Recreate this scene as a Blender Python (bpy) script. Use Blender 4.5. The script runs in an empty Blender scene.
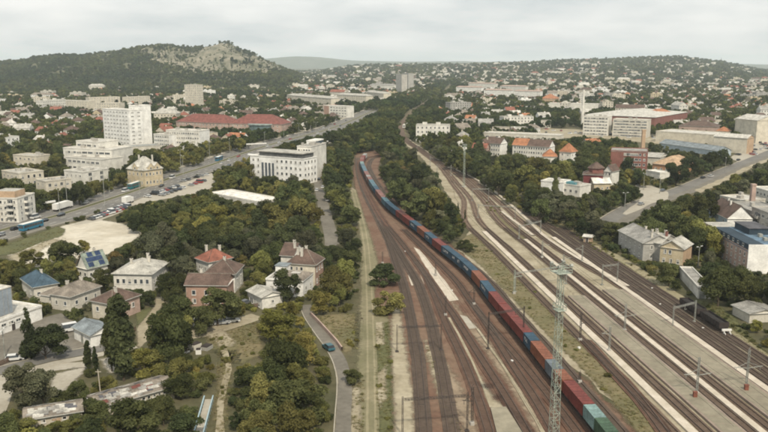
import bpy, math, random
import numpy as np
from mathutils import Vector, Matrix, noise as mnoise

random.seed(7)
rng = np.random.default_rng(7)
D = bpy.data
SC = bpy.context.scene
COL = SC.collection

# ------------------------------------------------------------------ camera
F, H = 780.0, 70.0                       # focal length in photo pixels, camera height in metres
TH = math.atan(154 / F)
CT, ST = math.cos(TH), math.sin(TH)
cam = D.cameras.new("camera")
cam.sensor_width = 36.0
cam.lens = 36.0 * F / 768.0
cam.clip_start = 1.0
cam.clip_end = 60000.0
camo = D.objects.new("camera", cam)
COL.objects.link(camo)
camo.location = (0, 0, H)
camo.rotation_euler = (math.pi / 2 - TH, 0, 0)
SC.camera = camo

# ------------------------------------------------------------------ light
SUN_EL, SUN_AZ = math.radians(48), math.radians(164)     # azimuth clockwise from +Y: behind the camera, a little right
sun = D.lights.new("sun", 'SUN')
sun.energy = 4.9
sun.angle = math.radians(1.2)
sun.color = (1.0, 0.90, 0.74)
suno = D.objects.new("sun", sun)
COL.objects.link(suno)
sd = Vector((math.sin(SUN_AZ) * math.cos(SUN_EL), math.cos(SUN_AZ) * math.cos(SUN_EL), math.sin(SUN_EL)))
suno.rotation_euler = sd.to_track_quat('Z', 'Y').to_euler()

world = D.worlds.new("World")
SC.world = world
world.use_nodes = True
wt = world.node_tree
for n in list(wt.nodes):
    wt.nodes.remove(n)
def wn(t, **k):
    n = wt.nodes.new(t)
    for a, v in k.items():
        setattr(n, a, v)
    return n
wout = wn('ShaderNodeOutputWorld')
wbg = wn('ShaderNodeBackground')
wbg.inputs[1].default_value = 0.1
sky = wn('ShaderNodeTexSky', sky_type='NISHITA', sun_disc=False, sun_elevation=SUN_EL, sun_rotation=SUN_AZ)
sky.dust_density = 3.0
wtc = wn('ShaderNodeTexCoord')
wsep = wn('ShaderNodeSeparateXYZ')
wt.links.new(wtc.outputs['Generated'], wsep.inputs[0])
# thin broken cloud sheet: project the view direction on a flat layer so the clouds flatten towards the horizon
wadd = wn('ShaderNodeMath', operation='ADD'); wadd.inputs[1].default_value = 0.22
wt.links.new(wsep.outputs['Z'], wadd.inputs[0])
wmx = wn('ShaderNodeMath', operation='MAXIMUM'); wmx.inputs[1].default_value = 0.03
wt.links.new(wadd.outputs[0], wmx.inputs[0])
wdx = wn('ShaderNodeMath', operation='DIVIDE'); wdy = wn('ShaderNodeMath', operation='DIVIDE')
wt.links.new(wsep.outputs['X'], wdx.inputs[0]); wt.links.new(wmx.outputs[0], wdx.inputs[1])
wt.links.new(wsep.outputs['Y'], wdy.inputs[0]); wt.links.new(wmx.outputs[0], wdy.inputs[1])
wcmb = wn('ShaderNodeCombineXYZ')
wt.links.new(wdx.outputs[0], wcmb.inputs[0]); wt.links.new(wdy.outputs[0], wcmb.inputs[1])
wno = wn('ShaderNodeTexNoise'); wno.inputs['Scale'].default_value = 1.15; wno.inputs['Detail'].default_value = 8; wno.inputs['Roughness'].default_value = 0.55
wt.links.new(wcmb.outputs[0], wno.inputs['Vector'])
wr = wn('ShaderNodeValToRGB')
wr.color_ramp.elements[0].position = 0.36; wr.color_ramp.elements[0].color = (9.9, 10.5, 10.5, 1)
wr.color_ramp.elements[1].position = 0.66; wr.color_ramp.elements[1].color = (14.6, 14.5, 13.9, 1)
wt.links.new(wno.outputs['Fac'], wr.inputs[0])
wmix = wn('ShaderNodeMix', data_type='RGBA'); wmix.inputs['Factor'].default_value = 0.84
wt.links.new(sky.outputs[0], wmix.inputs['A']); wt.links.new(wr.outputs[0], wmix.inputs['B'])
wt.links.new(wmix.outputs['Result'], wbg.inputs[0])
wt.links.new(wbg.outputs[0], wout.inputs[0])

SC.view_settings.view_transform = 'Standard'
SC.view_settings.look = 'None'
SC.view_settings.exposure = -0.38
SC.view_settings.gamma = 1.0
try:
    SC.cycles.volume_bounces = 2
    SC.cycles.max_bounces = 6
    SC.cycles.transparent_max_bounces = 12
    SC.cycles.filter_width = 1.9
except Exception:
    pass

# ------------------------------------------------------------------ projection helpers
def P(x, y, z=0.0):
    """point of the world at height z that the photograph shows at pixel (x, y)"""
    dx, dy = x - 384.0, y - 216.0
    down = dy * CT + F * ST
    k = (H - z) / down
    return Vector((dx * k, (F * CT - dy * ST) * k))

def Q(X, Y, Z=0.0):
    dz = Z - H
    fw = Y * CT - dz * ST
    up = Y * ST + dz * CT
    return 384 + F * X / fw, 216 - F * up / fw

def ppm(Y, Z=0.0):
    return F / (Y * CT - (Z - H) * ST)

# ------------------------------------------------------------------ picture mask of what must stay in view
PM_W, PM_H, PM_X0, PM_Y0 = 900, 500, -66, -20
DEP = np.zeros((PM_H, PM_W))             # how far back the thing lies that must stay in view
FOOT = []                                 # footprints of buildings in the world
def fill(poly, depth=1e9):
    px = np.array([(p[0] - PM_X0, p[1] - PM_Y0) for p in poly], float)
    y0, y1 = int(max(0, math.floor(px[:, 1].min()))), int(min(PM_H - 1, math.ceil(px[:, 1].max())))
    n = len(px)
    for y in range(y0, y1 + 1):
        yc = y + 0.5
        xs = []
        for i in range(n):
            a, b = px[i], px[(i + 1) % n]
            if (a[1] <= yc) != (b[1] <= yc):
                xs.append(a[0] + (yc - a[1]) / (b[1] - a[1]) * (b[0] - a[0]))
        xs.sort()
        for i in range(0, len(xs) - 1, 2):
            sl = DEP[y, max(0, int(round(xs[i]))):max(0, int(round(xs[i + 1])))]
            np.maximum(sl, depth, out=sl)

def hull(pts):
    pts = sorted(set((round(p[0], 2), round(p[1], 2)) for p in pts))
    def half(ps):
        o = []
        for p in ps:
            while len(o) > 1 and (o[-1][0]-o[-2][0])*(p[1]-o[-2][1]) - (o[-1][1]-o[-2][1])*(p[0]-o[-2][0]) <= 0:
                o.pop()
            o.append(p)
        return o
    a, b = half(pts), half(pts[::-1])
    return a[:-1] + b[:-1]

# ------------------------------------------------------------------ mesh helpers
class MB:
    def __init__(s):
        s.v, s.f, s.m = [], [], []
    def face(s, pts, mi=0):
        b = len(s.v)
        s.v += [tuple(p) for p in pts]
        s.f.append(tuple(range(b, b + len(pts))))
        s.m.append(mi)
    def box(s, x0, x1, y0, y1, z0, z1, mi=0, top=None, bottom=True):
        b = len(s.v)
        s.v += [(x0,y0,z0),(x1,y0,z0),(x1,y1,z0),(x0,y1,z0),(x0,y0,z1),(x1,y0,z1),(x1,y1,z1),(x0,y1,z1)]
        fs = [(0,1,5,4),(1,2,6,5),(2,3,7,6),(3,0,4,7),(4,5,6,7)] + ([(3,2,1,0)] if bottom else [])
        for i, f in enumerate(fs):
            s.f.append(tuple(b + k for k in f)); s.m.append(top if (i == 4 and top is not None) else mi)
    def prism(s, poly, z0, z1, mi=0, top=None, bottom=False):
        n = len(poly); b = len(s.v)
        s.v += [(p[0], p[1], z0) for p in poly] + [(p[0], p[1], z1) for p in poly]
        for i in range(n):
            j = (i + 1) % n
            s.f.append((b+i, b+j, b+n+j, b+n+i)); s.m.append(mi)
        s.f.append(tuple(b+n+i for i in range(n))); s.m.append(mi if top is None else top)
        if bottom:
            s.f.append(tuple(b+n-1-i for i in range(n))); s.m.append(mi)
    def tube(s, p0, p1, r0, r1=None, n=6, mi=0, cap=True):
        r1 = r0 if r1 is None else r1
        p0, p1 = Vector(p0), Vector(p1)
        d = (p1 - p0)
        if d.length < 1e-6: return
        d.normalize()
        a = d.orthogonal().normalized(); c = d.cross(a)
        b = len(s.v)
        for p, r in ((p0, r0), (p1, r1)):
            for k in range(n):
                t = 2 * math.pi * k / n
                s.v.append(tuple(p + (a * math.cos(t) + c * math.sin(t)) * r))
        for k in range(n):
            j = (k + 1) % n
            s.f.append((b+k, b+j, b+n+j, b+n+k)); s.m.append(mi)
        if cap:
            s.f.append(tuple(b+n+k for k in range(n))); s.m.append(mi)
            s.f.append(tuple(b+n-1-k for k in range(n))); s.m.append(mi)
    def bar(s, p0, p1, w, h=None, mi=0):
        """square bar"""
        s.tube(p0, p1, w * 0.7071, None, 4, mi)
    def mesh(s, name, mats, smooth=False):
        me = D.meshes.new(name)
        me.from_pydata(s.v, [], s.f)
        for m in mats if isinstance(mats, (list, tuple)) else [mats]:
            me.materials.append(m)
        me.polygons.foreach_set('material_index', s.m)
        if smooth:
            me.polygons.foreach_set('use_smooth', [True] * len(s.f))
        me.update()
        return me

def obj(name, me, parent=None, loc=None, rz=None, kind=None):
    o = D.objects.new(name, me)
    COL.objects.link(o)
    if parent is not None: o.parent = parent
    if loc is not None: o.location = loc if len(loc) == 3 else (loc[0], loc[1], 0)
    if rz is not None: o.rotation_euler = (0, 0, rz)
    if kind: o['kind'] = kind
    return o

THINGS = []
def tag(o, label, cat, group=None):
    o['label'] = label; o['category'] = cat
    if group: o['group'] = group
    THINGS.append(o)
    return o
def thing(name, label, cat, loc=(0, 0, 0), rz=0.0, group=None):
    o = D.objects.new(name, None)
    COL.objects.link(o)
    o.empty_display_size = 0.5
    o.location = loc if len(loc) == 3 else (loc[0], loc[1], 0)
    o.rotation_euler = (0, 0, rz)
    return tag(o, label, cat, group)

# ------------------------------------------------------------------ materials
MATS = {}
def mat(name, col, rough=0.8, var=0.25, scale=0.5, col2=None, bump=0.0, bscale=None, spec=0.3, metal=0.0, grime=0.0, detail=6, coords='P', rnd=0.0, stretch=None):
    """procedural surface: base colour broken up by two noises (col2 = second colour of the large one)"""
    if name in MATS: return MATS[name]
    m = D.materials.new(name); m.use_nodes = True
    nt = m.node_tree; N, L = nt.nodes, nt.links
    bs = N['Principled BSDF']
    bs.inputs['Roughness'].default_value = rough
    bs.inputs['Metallic'].default_value = metal
    bs.inputs['Specular IOR Level'].default_value = spec
    if coords == 'P':
        g = N.new('ShaderNodeNewGeometry'); vec = g.outputs['Position']
    else:
        g = N.new('ShaderNodeTexCoord'); vec = g.outputs['Object']
    if stretch:
        mp = N.new('ShaderNodeMapping'); mp.inputs['Scale'].default_value = stretch
        L.new(vec, mp.inputs[0]); vec = mp.outputs[0]
    n1 = N.new('ShaderNodeTexNoise'); n1.inputs['Scale'].default_value = scale; n1.inputs['Detail'].default_value = detail; n1.inputs['Roughness'].default_value = 0.65
    L.new(vec, n1.inputs['Vector'])
    r1 = N.new('ShaderNodeValToRGB')
    c2 = col2 if col2 else tuple(c * (1 - var) for c in col)
    c1 = col if col2 else tuple(min(1, c * (1 + var * 0.7)) for c in col)
    r1.color_ramp.elements[0].position = 0.36; r1.color_ramp.elements[0].color = (*c2, 1)
    r1.color_ramp.elements[1].position = 0.64; r1.color_ramp.elements[1].color = (*c1, 1)
    L.new(n1.outputs['Fac'], r1.inputs[0])
    out = r1.outputs[0]
    n2 = N.new('ShaderNodeTexNoise'); n2.inputs['Scale'].default_value = scale * 7.3; n2.inputs['Detail'].default_value = 4
    L.new(vec, n2.inputs['Vector'])
    mm = N.new('ShaderNodeMapRange'); mm.inputs[1].default_value = 0.3; mm.inputs[2].default_value = 0.7
    mm.inputs[3].default_value = 1 - var * 0.6 - grime; mm.inputs[4].default_value = 1 + var * 0.4
    L.new(n2.outputs['Fac'], mm.inputs[0])
    mx = N.new('ShaderNodeMix'); mx.data_type = 'RGBA'; mx.blend_type = 'MULTIPLY'; mx.inputs['Factor'].default_value = 1.0
    L.new(out, mx.inputs['A']); L.new(mm.outputs[0], mx.inputs['B'])
    out = mx.outputs['Result']
    if rnd:
        oi = N.new('ShaderNodeObjectInfo')
        hv = N.new('ShaderNodeHueSaturation')
        mr = N.new('ShaderNodeMapRange'); mr.inputs[3].default_value = 1 - rnd; mr.inputs[4].default_value = 1 + rnd
        L.new(oi.outputs['Random'], mr.inputs[0]); L.new(mr.outputs[0], hv.inputs['Value'])
        L.new(out, hv.inputs['Color']); out = hv.outputs[0]
    L.new(out, bs.inputs['Base Color'])
    if bump:
        bp = N.new('ShaderNodeBump'); bp.inputs['Strength'].default_value = 0.6; bp.inputs['Distance'].default_value = bump
        n3 = N.new('ShaderNodeTexNoise'); n3.inputs['Scale'].default_value = bscale or scale * 5; n3.inputs['Detail'].default_value = 5
        L.new(vec, n3.inputs['Vector']); L.new(n3.outputs['Fac'], bp.inputs['Height']); L.new(bp.outputs[0], bs.inputs['Normal'])
    MATS[name] = m
    return m

def mat_glass(name, col, rough=0.12):
    if name in MATS: return MATS[name]
    m = mat(name, col, rough=rough, var=0.35, scale=0.4, spec=0.7, rnd=.75)
    return m

def leaf_mat(name, a, b, rnd=0.3, patchy=False):
    """foliage: colour wanders between a and b over the crown, and from tree to tree"""
    m = D.materials.new(name); m.use_nodes = True
    nt = m.node_tree; N, L = nt.nodes, nt.links
    N.remove(N['Principled BSDF'])
    out = N['Material Output']
    g = N.new('ShaderNodeTexCoord'); oi = N.new('ShaderNodeObjectInfo')
    ad = N.new('ShaderNodeVectorMath'); ad.operation = 'ADD'
    L.new(g.outputs['Object'], ad.inputs[0])
    mu = N.new('ShaderNodeMath'); mu.operation = 'MULTIPLY'; mu.inputs[1].default_value = 80
    L.new(oi.outputs['Random'], mu.inputs[0]); L.new(mu.outputs[0], ad.inputs[1])
    n1 = N.new('ShaderNodeTexNoise'); n1.inputs['Scale'].default_value = 0.55; n1.inputs['Detail'].default_value = 5; n1.inputs['Roughness'].default_value = 0.7
    L.new(ad.outputs[0], n1.inputs['Vector'])
    rp = N.new('ShaderNodeValToRGB')
    rp.color_ramp.elements[0].position = 0.38; rp.color_ramp.elements[0].color = (*a, 1)
    rp.color_ramp.elements[1].position = 0.68; rp.color_ramp.elements[1].color = (*b, 1)
    L.new(n1.outputs['Fac'], rp.inputs[0])
    hs = N.new('ShaderNodeHueSaturation')
    mr = N.new('ShaderNodeMapRange'); mr.inputs[3].default_value = 1 - rnd; mr.inputs[4].default_value = 1 + rnd
    L.new(oi.outputs['Random'], mr.inputs[0]); L.new(mr.outputs[0], hs.inputs['Value'])
    f2 = N.new('ShaderNodeMath'); f2.operation = 'MULTIPLY'; f2.inputs[1].default_value = 17.31
    f3 = N.new('ShaderNodeMath'); f3.operation = 'FRACT'
    L.new(oi.outputs['Random'], f2.inputs[0]); L.new(f2.outputs[0], f3.inputs[0])
    mh = N.new('ShaderNodeMapRange'); mh.inputs[3].default_value = 0.494; mh.inputs[4].default_value = 0.532
    L.new(f3.outputs[0], mh.inputs[0]); L.new(mh.outputs[0], hs.inputs['Hue'])
    cout = rp.outputs[0]
    if patchy:      # woods change in tone from one stand of trees to the next
        n4 = N.new('ShaderNodeTexNoise'); n4.inputs['Scale'].default_value = 0.0045; n4.inputs['Detail'].default_value = 3
        L.new(oi.outputs['Location'], n4.inputs['Vector'])
        m4 = N.new('ShaderNodeMapRange'); m4.inputs[1].default_value = 0.38; m4.inputs[2].default_value = 0.62
        L.new(n4.outputs['Fac'], m4.inputs[0])
        x4 = N.new('ShaderNodeMix'); x4.data_type = 'RGBA'; x4.blend_type = 'MULTIPLY'; x4.inputs['A'].default_value = (1, 1, 1, 1); x4.inputs['Factor'].default_value = 1
        r4 = N.new('ShaderNodeValToRGB'); r4.color_ramp.elements[0].color = (.62, .72, .70, 1); r4.color_ramp.elements[1].color = (1.35, 1.25, 1.0, 1)
        L.new(m4.outputs[0], r4.inputs[0]); L.new(rp.outputs[0], x4.inputs['A']); L.new(r4.outputs[0], x4.inputs['B'])
        cout = x4.outputs['Result']
    L.new(cout, hs.inputs['Color'])
    df = N.new('ShaderNodeBsdfDiffuse'); tr = N.new('ShaderNodeBsdfTranslucent'); ms = N.new('ShaderNodeMixShader')
    ms.inputs[0].default_value = 0.32
    L.new(hs.outputs[0], df.inputs[0]); L.new(hs.outputs[0], tr.inputs[0])
    L.new(df.outputs[0], ms.inputs[1]); L.new(tr.outputs[0], ms.inputs[2]); L.new(ms.outputs[0], out.inputs[0])
    MATS[name] = m
    return m

M = MATS
mat('ground_green', (0.070, 0.070, 0.034), 0.95, 0.35, 0.06, (0.115, 0.10, 0.055), bump=0.25, bscale=0.8)
mat('dry_grass', (0.19, 0.155, 0.085), 0.95, 0.35, 0.09, (0.115, 0.11, 0.052), bump=0.2, bscale=1.1)
mat('green_grass', (0.115, 0.115, 0.048), 0.95, 0.3, 0.12, (0.085, 0.09, 0.04), bump=0.2, bscale=1.1)
mat('sand', (0.58, 0.54, 0.455), 0.95, 0.2, 0.05, (0.43, 0.385, 0.30), bump=0.12, bscale=0.9)
mat('gravel_pale', (0.38, 0.335, 0.245), 0.95, 0.25, 0.10, (0.24, 0.205, 0.135), bump=0.08, bscale=3)
mat('track_dirt', (0.225, 0.20, 0.125), 0.95, 0.25, 0.10, (0.155, 0.145, 0.08), bump=0.08, bscale=3)
mat('gravel_tan', (0.30, 0.26, 0.17), 0.95, 0.25, 0.10, (0.22, 0.20, 0.12), bump=0.08, bscale=3)
mat('yard_rust', (0.128, 0.068, 0.045), 0.95, 0.42, 0.09, (0.185, 0.125, 0.085), bump=0.08, bscale=3)
mat('yard_dust', (0.30, 0.24, 0.17), 0.95, 0.3, 0.12, (0.19, 0.14, 0.095), bump=0.08, bscale=3)
mat('ballast_rust', (0.092, 0.048, 0.032), 0.95, 0.42, 0.18, (0.142, 0.080, 0.054), bump=0.06, bscale=5)
mat('ballast_dark', (0.066, 0.049, 0.038), 0.95, 0.42, 0.18, (0.108, 0.080, 0.060), bump=0.06, bscale=5)
mat('asphalt', (0.135, 0.13, 0.12), 0.9, 0.2, 0.08, (0.19, 0.18, 0.16), stretch=(1, 1, 1))
mat('asphalt_dark', (0.105, 0.10, 0.095), 0.9, 0.16, 0.1)
mat('asphalt_old', (0.195, 0.178, 0.148), 0.92, 0.3, 0.10, (0.14, 0.128, 0.105))
mat('paving', (0.40, 0.37, 0.31), 0.9, 0.18, 0.15, (0.33, 0.30, 0.24))
mat('platform_top', (0.275, 0.248, 0.185), 0.9, 0.26, 0.10, (0.205, 0.185, 0.135))
mat('platform_edge', (0.27, 0.215, 0.175), 0.9, 0.2, 0.3)
mat('walkway', (0.56, 0.50, 0.42), 0.9, 0.15, 0.3, (0.43, 0.38, 0.30))
mat('rail_steel', (0.17, 0.125, 0.10), 0.55, 0.2, 1.0, metal=0.6)
mat('sleeper', (0.12, 0.09, 0.07), 0.9, 0.3, 1.0)
mat('white_paint', (0.70, 0.69, 0.65), 0.6, 0.08, 0.3)
mat('bark', (0.09, 0.07, 0.05), 0.95, 0.3, 1.2)
mat('rock', (0.275, 0.242, 0.18), 0.95, 0.3, 0.03, (0.085, 0.09, 0.05), bump=5, bscale=0.05, stretch=(1.3, .5, .35))
mat('metal_green', (0.36, 0.40, 0.335), 0.7, 0.35, 0.6)
mat('metal_grey', (0.29, 0.295, 0.265), 0.65, 0.3, 0.8)
mat('metal_dark', (0.06, 0.05, 0.045), 0.7, 0.2, 0.8)
mat('lamp_glass', (0.6, 0.6, 0.56), 0.3, 0.05, 1)
mat('wagon_dark', (0.045, 0.036, 0.033), 0.8, 0.3, 0.8)
mat('wheel_steel', (0.07, 0.05, 0.04), 0.7, 0.2, 0.8)
mat_glass('glass', (0.055, 0.065, 0.075))
mat_glass('glass_blue', (0.09, 0.125, 0.13))
mat('ballast_brown', (0.125, 0.083, 0.058), 0.95, 0.42, 0.18, (0.18, 0.13, 0.092), bump=0.06, bscale=5)
mat('blind', (0.42, 0.40, 0.35), 0.8, 0.15, 0.5)
mat('boards', (0.14, 0.095, 0.07), 0.9, 0.3, 0.8)
mat_glass('glass_pale', (0.20, 0.205, 0.205))
mat('frame_white', (0.62, 0.61, 0.57), 0.6, 0.08, 0.5)
mat('tyre', (0.02, 0.02, 0.02), 0.9, 0.1, 1)
leafspec = {
    'dark green':   ((0.0554, 0.0627, 0.0262), (0.1635, 0.1692, 0.0686)),
    'olive':        ((0.0905, 0.0876, 0.0306), (0.2627, 0.2408, 0.0876)),
    'yellow green': ((0.1284, 0.1167, 0.0351), (0.3283, 0.2802, 0.0934)),
    'grey green':   ((0.0730, 0.0759, 0.0438), (0.1897, 0.1838, 0.1138)),
    'rusty brown':  ((0.1167, 0.0905, 0.0351), (0.2627, 0.2013, 0.0846)),
    'deep green':   ((0.0379, 0.0467, 0.0233), (0.1108, 0.1240, 0.0540)),
}
LEAF = {k: leaf_mat('leaf_' + k.replace(' ', '_'), *v) for k, v in leafspec.items()}
LEAF['far'] = leaf_mat('leaf_far', (0.046, 0.056, 0.023), (0.120, 0.130, 0.050), 0.40, True)

def wallmat(name, c, var=0.18):
    return mat('wall_' + name, c, 0.9, var, 0.25, grime=0.05)
def roofmat(name, c, var=0.36):
    return mat('roof_' + name, c, 0.85, var, 0.35, bump=0.05, bscale=2.5, grime=0.08)
for n_, c_ in dict(white=(0.66,0.64,0.58), cream=(0.57,0.525,0.43), offwhite=(0.56,0.53,0.46), grey=(0.36,0.35,0.32), yellow=(0.52,0.44,0.30), salmon=(0.36,0.235,0.18),
                   pink=(0.42,0.31,0.26), brick=(0.23,0.10,0.08), burgundy=(0.17,0.045,0.045), bluegrey=(0.27,0.31,0.35), orange=(0.46,0.25,0.14), tan=(0.46,0.33,0.22), concrete=(0.42,0.40,0.36),
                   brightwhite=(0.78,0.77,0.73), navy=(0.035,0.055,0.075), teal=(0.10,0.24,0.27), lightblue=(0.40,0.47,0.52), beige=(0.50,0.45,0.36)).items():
    wallmat(n_, c_)
for n_, c_ in dict(red=(0.255,0.10,0.068), orange=(0.37,0.165,0.085), brown=(0.118,0.080,0.064), greybrown=(0.23,0.20,0.165), grey=(0.30,0.29,0.265), lightgrey=(0.42,0.405,0.36), palegrey=(0.52,0.50,0.45), blue=(0.06,0.10,0.135),
                   bluegrey=(0.22,0.25,0.265), white=(0.74,0.72,0.66), teal=(0.30,0.36,0.34), slate=(0.10,0.10,0.11), skyblue=(0.13,0.20,0.27), darkred=(0.20,0.075,0.06), solar=(0.035,0.06,0.13), greengrey=(0.24,0.28,0.235), tan=(0.44,0.31,0.20)).items():
    roofmat(n_, c_)

# ------------------------------------------------------------------ terrain: ground, hills
def sm(t):
    t = np.clip(t, 0, 1); return t * t * (3 - 2 * t)
LX = [-260, -120, -40, 0, 20, 40, 60, 80, 100, 115, 128, 136, 146, 161, 178, 193, 201, 212, 221, 231, 245, 256, 266, 278, 290, 305, 325, 345]
LS = [77, 70, 66, 64.3, 63, 59, 57.2, 57.5, 55.8, 54, 52, 50, 48.6, 47, 48.8, 50.5, 49, 46, 44.5, 45.2, 50.4, 54.3, 60.5, 67, 73, 80, 86, 90]
RX = [300, 350, 400, 460, 500, 540, 560, 600, 640, 660, 680, 700, 720, 735, 750, 768, 800, 860, 930, 1000]
RS = [70, 67.5, 66.6, 66.4, 65.4, 63.7, 62.4, 61.4, 60, 59, 59, 61.5, 63.5, 66.5, 70, 73, 75, 79, 84, 88]
FX = [-400, -100, 100, 200, 240, 270, 300, 325, 350, 400, 450, 560, 700, 768, 900, 1200]
FS = [63, 62, 62.5, 62, 61.5, 58, 56, 57.5, 60.5, 61.6, 61.2, 61.8, 62.5, 64.5, 64, 62]
def hill_l(X, Y):
    px = 384 + 795 * X / Y
    s = np.interp(px, LX, LS)
    yr = 2750.0
    S = np.maximum(0, 70 + (62 - s) / 795 * yr)
    t = (Y - 1800) / (yr - 1800)
    edge = sm((px + 260) / 120) * sm((350 - px) / 40)
    up = sm(t) * 0.55 + 0.45 * np.clip(t, 0, 1) ** 1.3
    dn = 1 - sm((Y - yr) / 900)
    return S * np.where(Y < yr, up, dn) * edge
def hill_r(X, Y):
    px = 384 + 795 * X / Y
    s = np.interp(px, RX, RS)
    yr = 4300.0
    S = np.maximum(0, 70 + (62 - s) / 795 * yr)
    t = (Y - 2350) / (yr - 2350)
    edge = sm((px - 300) / 60) * sm((1000 - px) / 120)
    return S * np.where(Y < yr, np.clip(t, 0, 1) ** 0.9 * 0.5 + 0.5 * sm(t), 1 - sm((Y - yr) / 1500)) * edge
def ground_z(X, Y):
    X = np.asarray(X, float); Y = np.maximum(np.asarray(Y, float), 1.0)
    return np.maximum(hill_l(X, Y), hill_r(X, Y))

ground = MB()
ground.face([(-12500, -300, 0), (12500, -300, 0), (12500, 12500, 0), (-12500, 12500, 0)])
obj('ground', ground.mesh('ground', M['ground_green']), kind='structure')

def grid_mesh(name, pxs, Ys, fn, mats, dz=-1.5, jitter=0.0, rockfn=None):
    v = []; W = len(pxs)
    for Y in Ys:
        for x in pxs:
            X = (x - 384) / 795 * Y
            z = float(fn(X, Y))
            if jitter and z > 3:
                z += (mnoise.fractal(Vector((X, Y, 3.0)) * 0.008, 0.8, 2.2, 5)) * jitter * min(1, z / 40)
            v.append((X, Y, z + dz))
    f = [(j*W+i, j*W+i+1, (j+1)*W+i+1, (j+1)*W+i) for j in range(len(Ys)-1) for i in range(W-1)]
    me = D.meshes.new(name); me.from_pydata(v, [], f)
    for m in mats: me.materials.append(m)
    if rockfn:
        mi = []
        for q in f:
            c = np.mean([v[k] for k in q], axis=0)
            mi.append(1 if rockfn(*c) else 0)
        me.polygons.foreach_set('material_index', mi)
    me.polygons.foreach_set('use_smooth', [True] * len(f))
    me.update()
    return me
mat('hill_scrub', (0.075, 0.075, 0.035), 0.95, 0.35, 0.012, (0.12, 0.115, 0.06), bump=3, bscale=0.06)
mat('far_hill', (0.07, 0.085, 0.05), 0.95, 0.4, 0.004, (0.13, 0.13, 0.10))
def is_rock(X, Y, z):
    px = 384 + 795 * X / Y
    if not (142 < px < 288): return False
    sc = 62 - (z - 70) * 795 / Y                  # roughly the picture row of the point
    lo = np.interp(px, [142, 165, 190, 215, 240, 262, 288], [56, 64, 72, 73, 73, 73, 74])
    hi = np.interp(px, [142, 165, 195, 205, 215, 235, 288], [50, 50, 52, 47, 43, 42, 40])
    n = mnoise.noise(Vector((X, Y, z)) * 0.012) * 5 + mnoise.noise(Vector((X, Y, z)) * 0.04) * 3.5
    return hi + n * 0.7 < sc < lo + n * 0.8 and Y < 2900 and n > -2.6
obj('hill', grid_mesh('hill', list(range(-262, 352, 2)), list(np.linspace(1790, 2750, 60)) + list(np.linspace(2800, 3700, 12)), hill_l,
    [M['hill_scrub'], M['rock']], jitter=16, rockfn=is_rock), kind='structure')
obj('hill', grid_mesh('hill', list(range(296, 1004, 6)), list(np.linspace(2340, 4300, 46)) + list(np.linspace(4400, 5900, 12)), hill_r, [M['hill_scrub']], jitter=6), kind='structure')
def hill_f(X, Y):
    px = 384 + 795 * X / Y
    s = float(np.interp(px, FX, FS))
    S = max(0, 70 + (62 - s) / 795 * 9800.0)
    return S * (float(sm((Y - 8600) / 1200)) if Y < 9800 else float(1 - sm((Y - 9800) / 1800)))
obj('distant_hills', grid_mesh('distant_hills', list(range(-700, 1500, 12)), list(np.linspace(8500, 11800, 18)), hill_f, [M['far_hill']], dz=-2, jitter=8), kind='structure')

# air: pale haze round camera, ground and everything on it
hz = MB(); hz.box(-13000, 13000, -600, 12700, -3.0, 175.0)
hm = D.materials.new('haze'); hm.use_nodes = True
hn = hm.node_tree
hn.nodes.remove(hn.nodes['Principled BSDF'])
pv = hn.nodes.new('ShaderNodeVolumePrincipled')
pv.inputs['Color'].default_value = (0.84, 0.95, 1.0, 1)
pv.inputs['Density'].default_value = 0.000078
pv.inputs['Anisotropy'].default_value = 0.0
hn.links.new(pv.outputs[0], hn.nodes['Material Output'].inputs['Volume'])
obj('haze', hz.mesh('haze', hm), kind='stuff')

# ------------------------------------------------------------------ flat layers: patches and strips
def smooth_line(pts, step=5.0):
    pts = [Vector(p) for p in pts]
    ext = [pts[0] * 2 - pts[1]] + pts + [pts[-1] * 2 - pts[-2]]
    out = []
    for i in range(1, len(ext) - 2):
        p0, p1, p2, p3 = ext[i-1], ext[i], ext[i+1], ext[i+2]
        n = max(1, int((p2 - p1).length / step))
        for k in range(n):
            t = k / n
            out.append(0.5 * ((2*p1) + (p2-p0)*t + (2*p0-5*p1+4*p2-p3)*t*t + (3*p1-p0-3*p2+p3)*t*t*t))
    out.append(pts[-1])
    return out
def pxline(pxs, step=5.0, z=0.0):
    return smooth_line([P(x, y, z) for x, y in pxs], step)
def normals(line):
    ns = []
    for i in range(len(line)):
        a = line[max(0, i-1)]; b = line[min(len(line)-1, i+1)]
        t = (b - a).normalized()
        ns.append(Vector((-t.y, t.x)))
    return ns
def offset(line, d):
    return [p + n * d for p, n in zip(line, normals(line))]
def strip_mesh(name, line, w, z, m, thick=0.0, w1=None, rough=0.0):
    mb = MB(); ns = normals(line)
    def wd(i): return w if w1 is None else w + (w1 - w) * i / (len(line) - 1)
    L, R = [], []
    for i, (p, n) in enumerate(zip(line, ns)):
        j1 = rough * mnoise.noise(Vector((p.x * .21, p.y * .21, z * 90))) ; j2 = rough * mnoise.noise(Vector((p.x * .21, p.y * .21, 9 + z * 90)))
        L.append(p + n * (wd(i) / 2 + j1)); R.append(p - n * (wd(i) / 2 + j2))
    for i in range(len(line) - 1):
        mb.face([(R[i].x, R[i].y, z), (R[i+1].x, R[i+1].y, z), (L[i+1].x, L[i+1].y, z), (L[i].x, L[i].y, z)])
        if thick:
            mb.face([(L[i].x, L[i].y, z), (L[i+1].x, L[i+1].y, z), (L[i+1].x, L[i+1].y, z-thick), (L[i].x, L[i].y, z-thick)])
            mb.face([(R[i+1].x, R[i+1].y, z), (R[i].x, R[i].y, z), (R[i].x, R[i].y, z-thick), (R[i+1].x, R[i+1].y, z-thick)])
    return mb.mesh(name, m), [tuple(q) for q in L + R[::-1]]
def protect_ground(poly, z=0.0):
    fill([Q(x, y, z) for x, y in poly])
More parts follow.
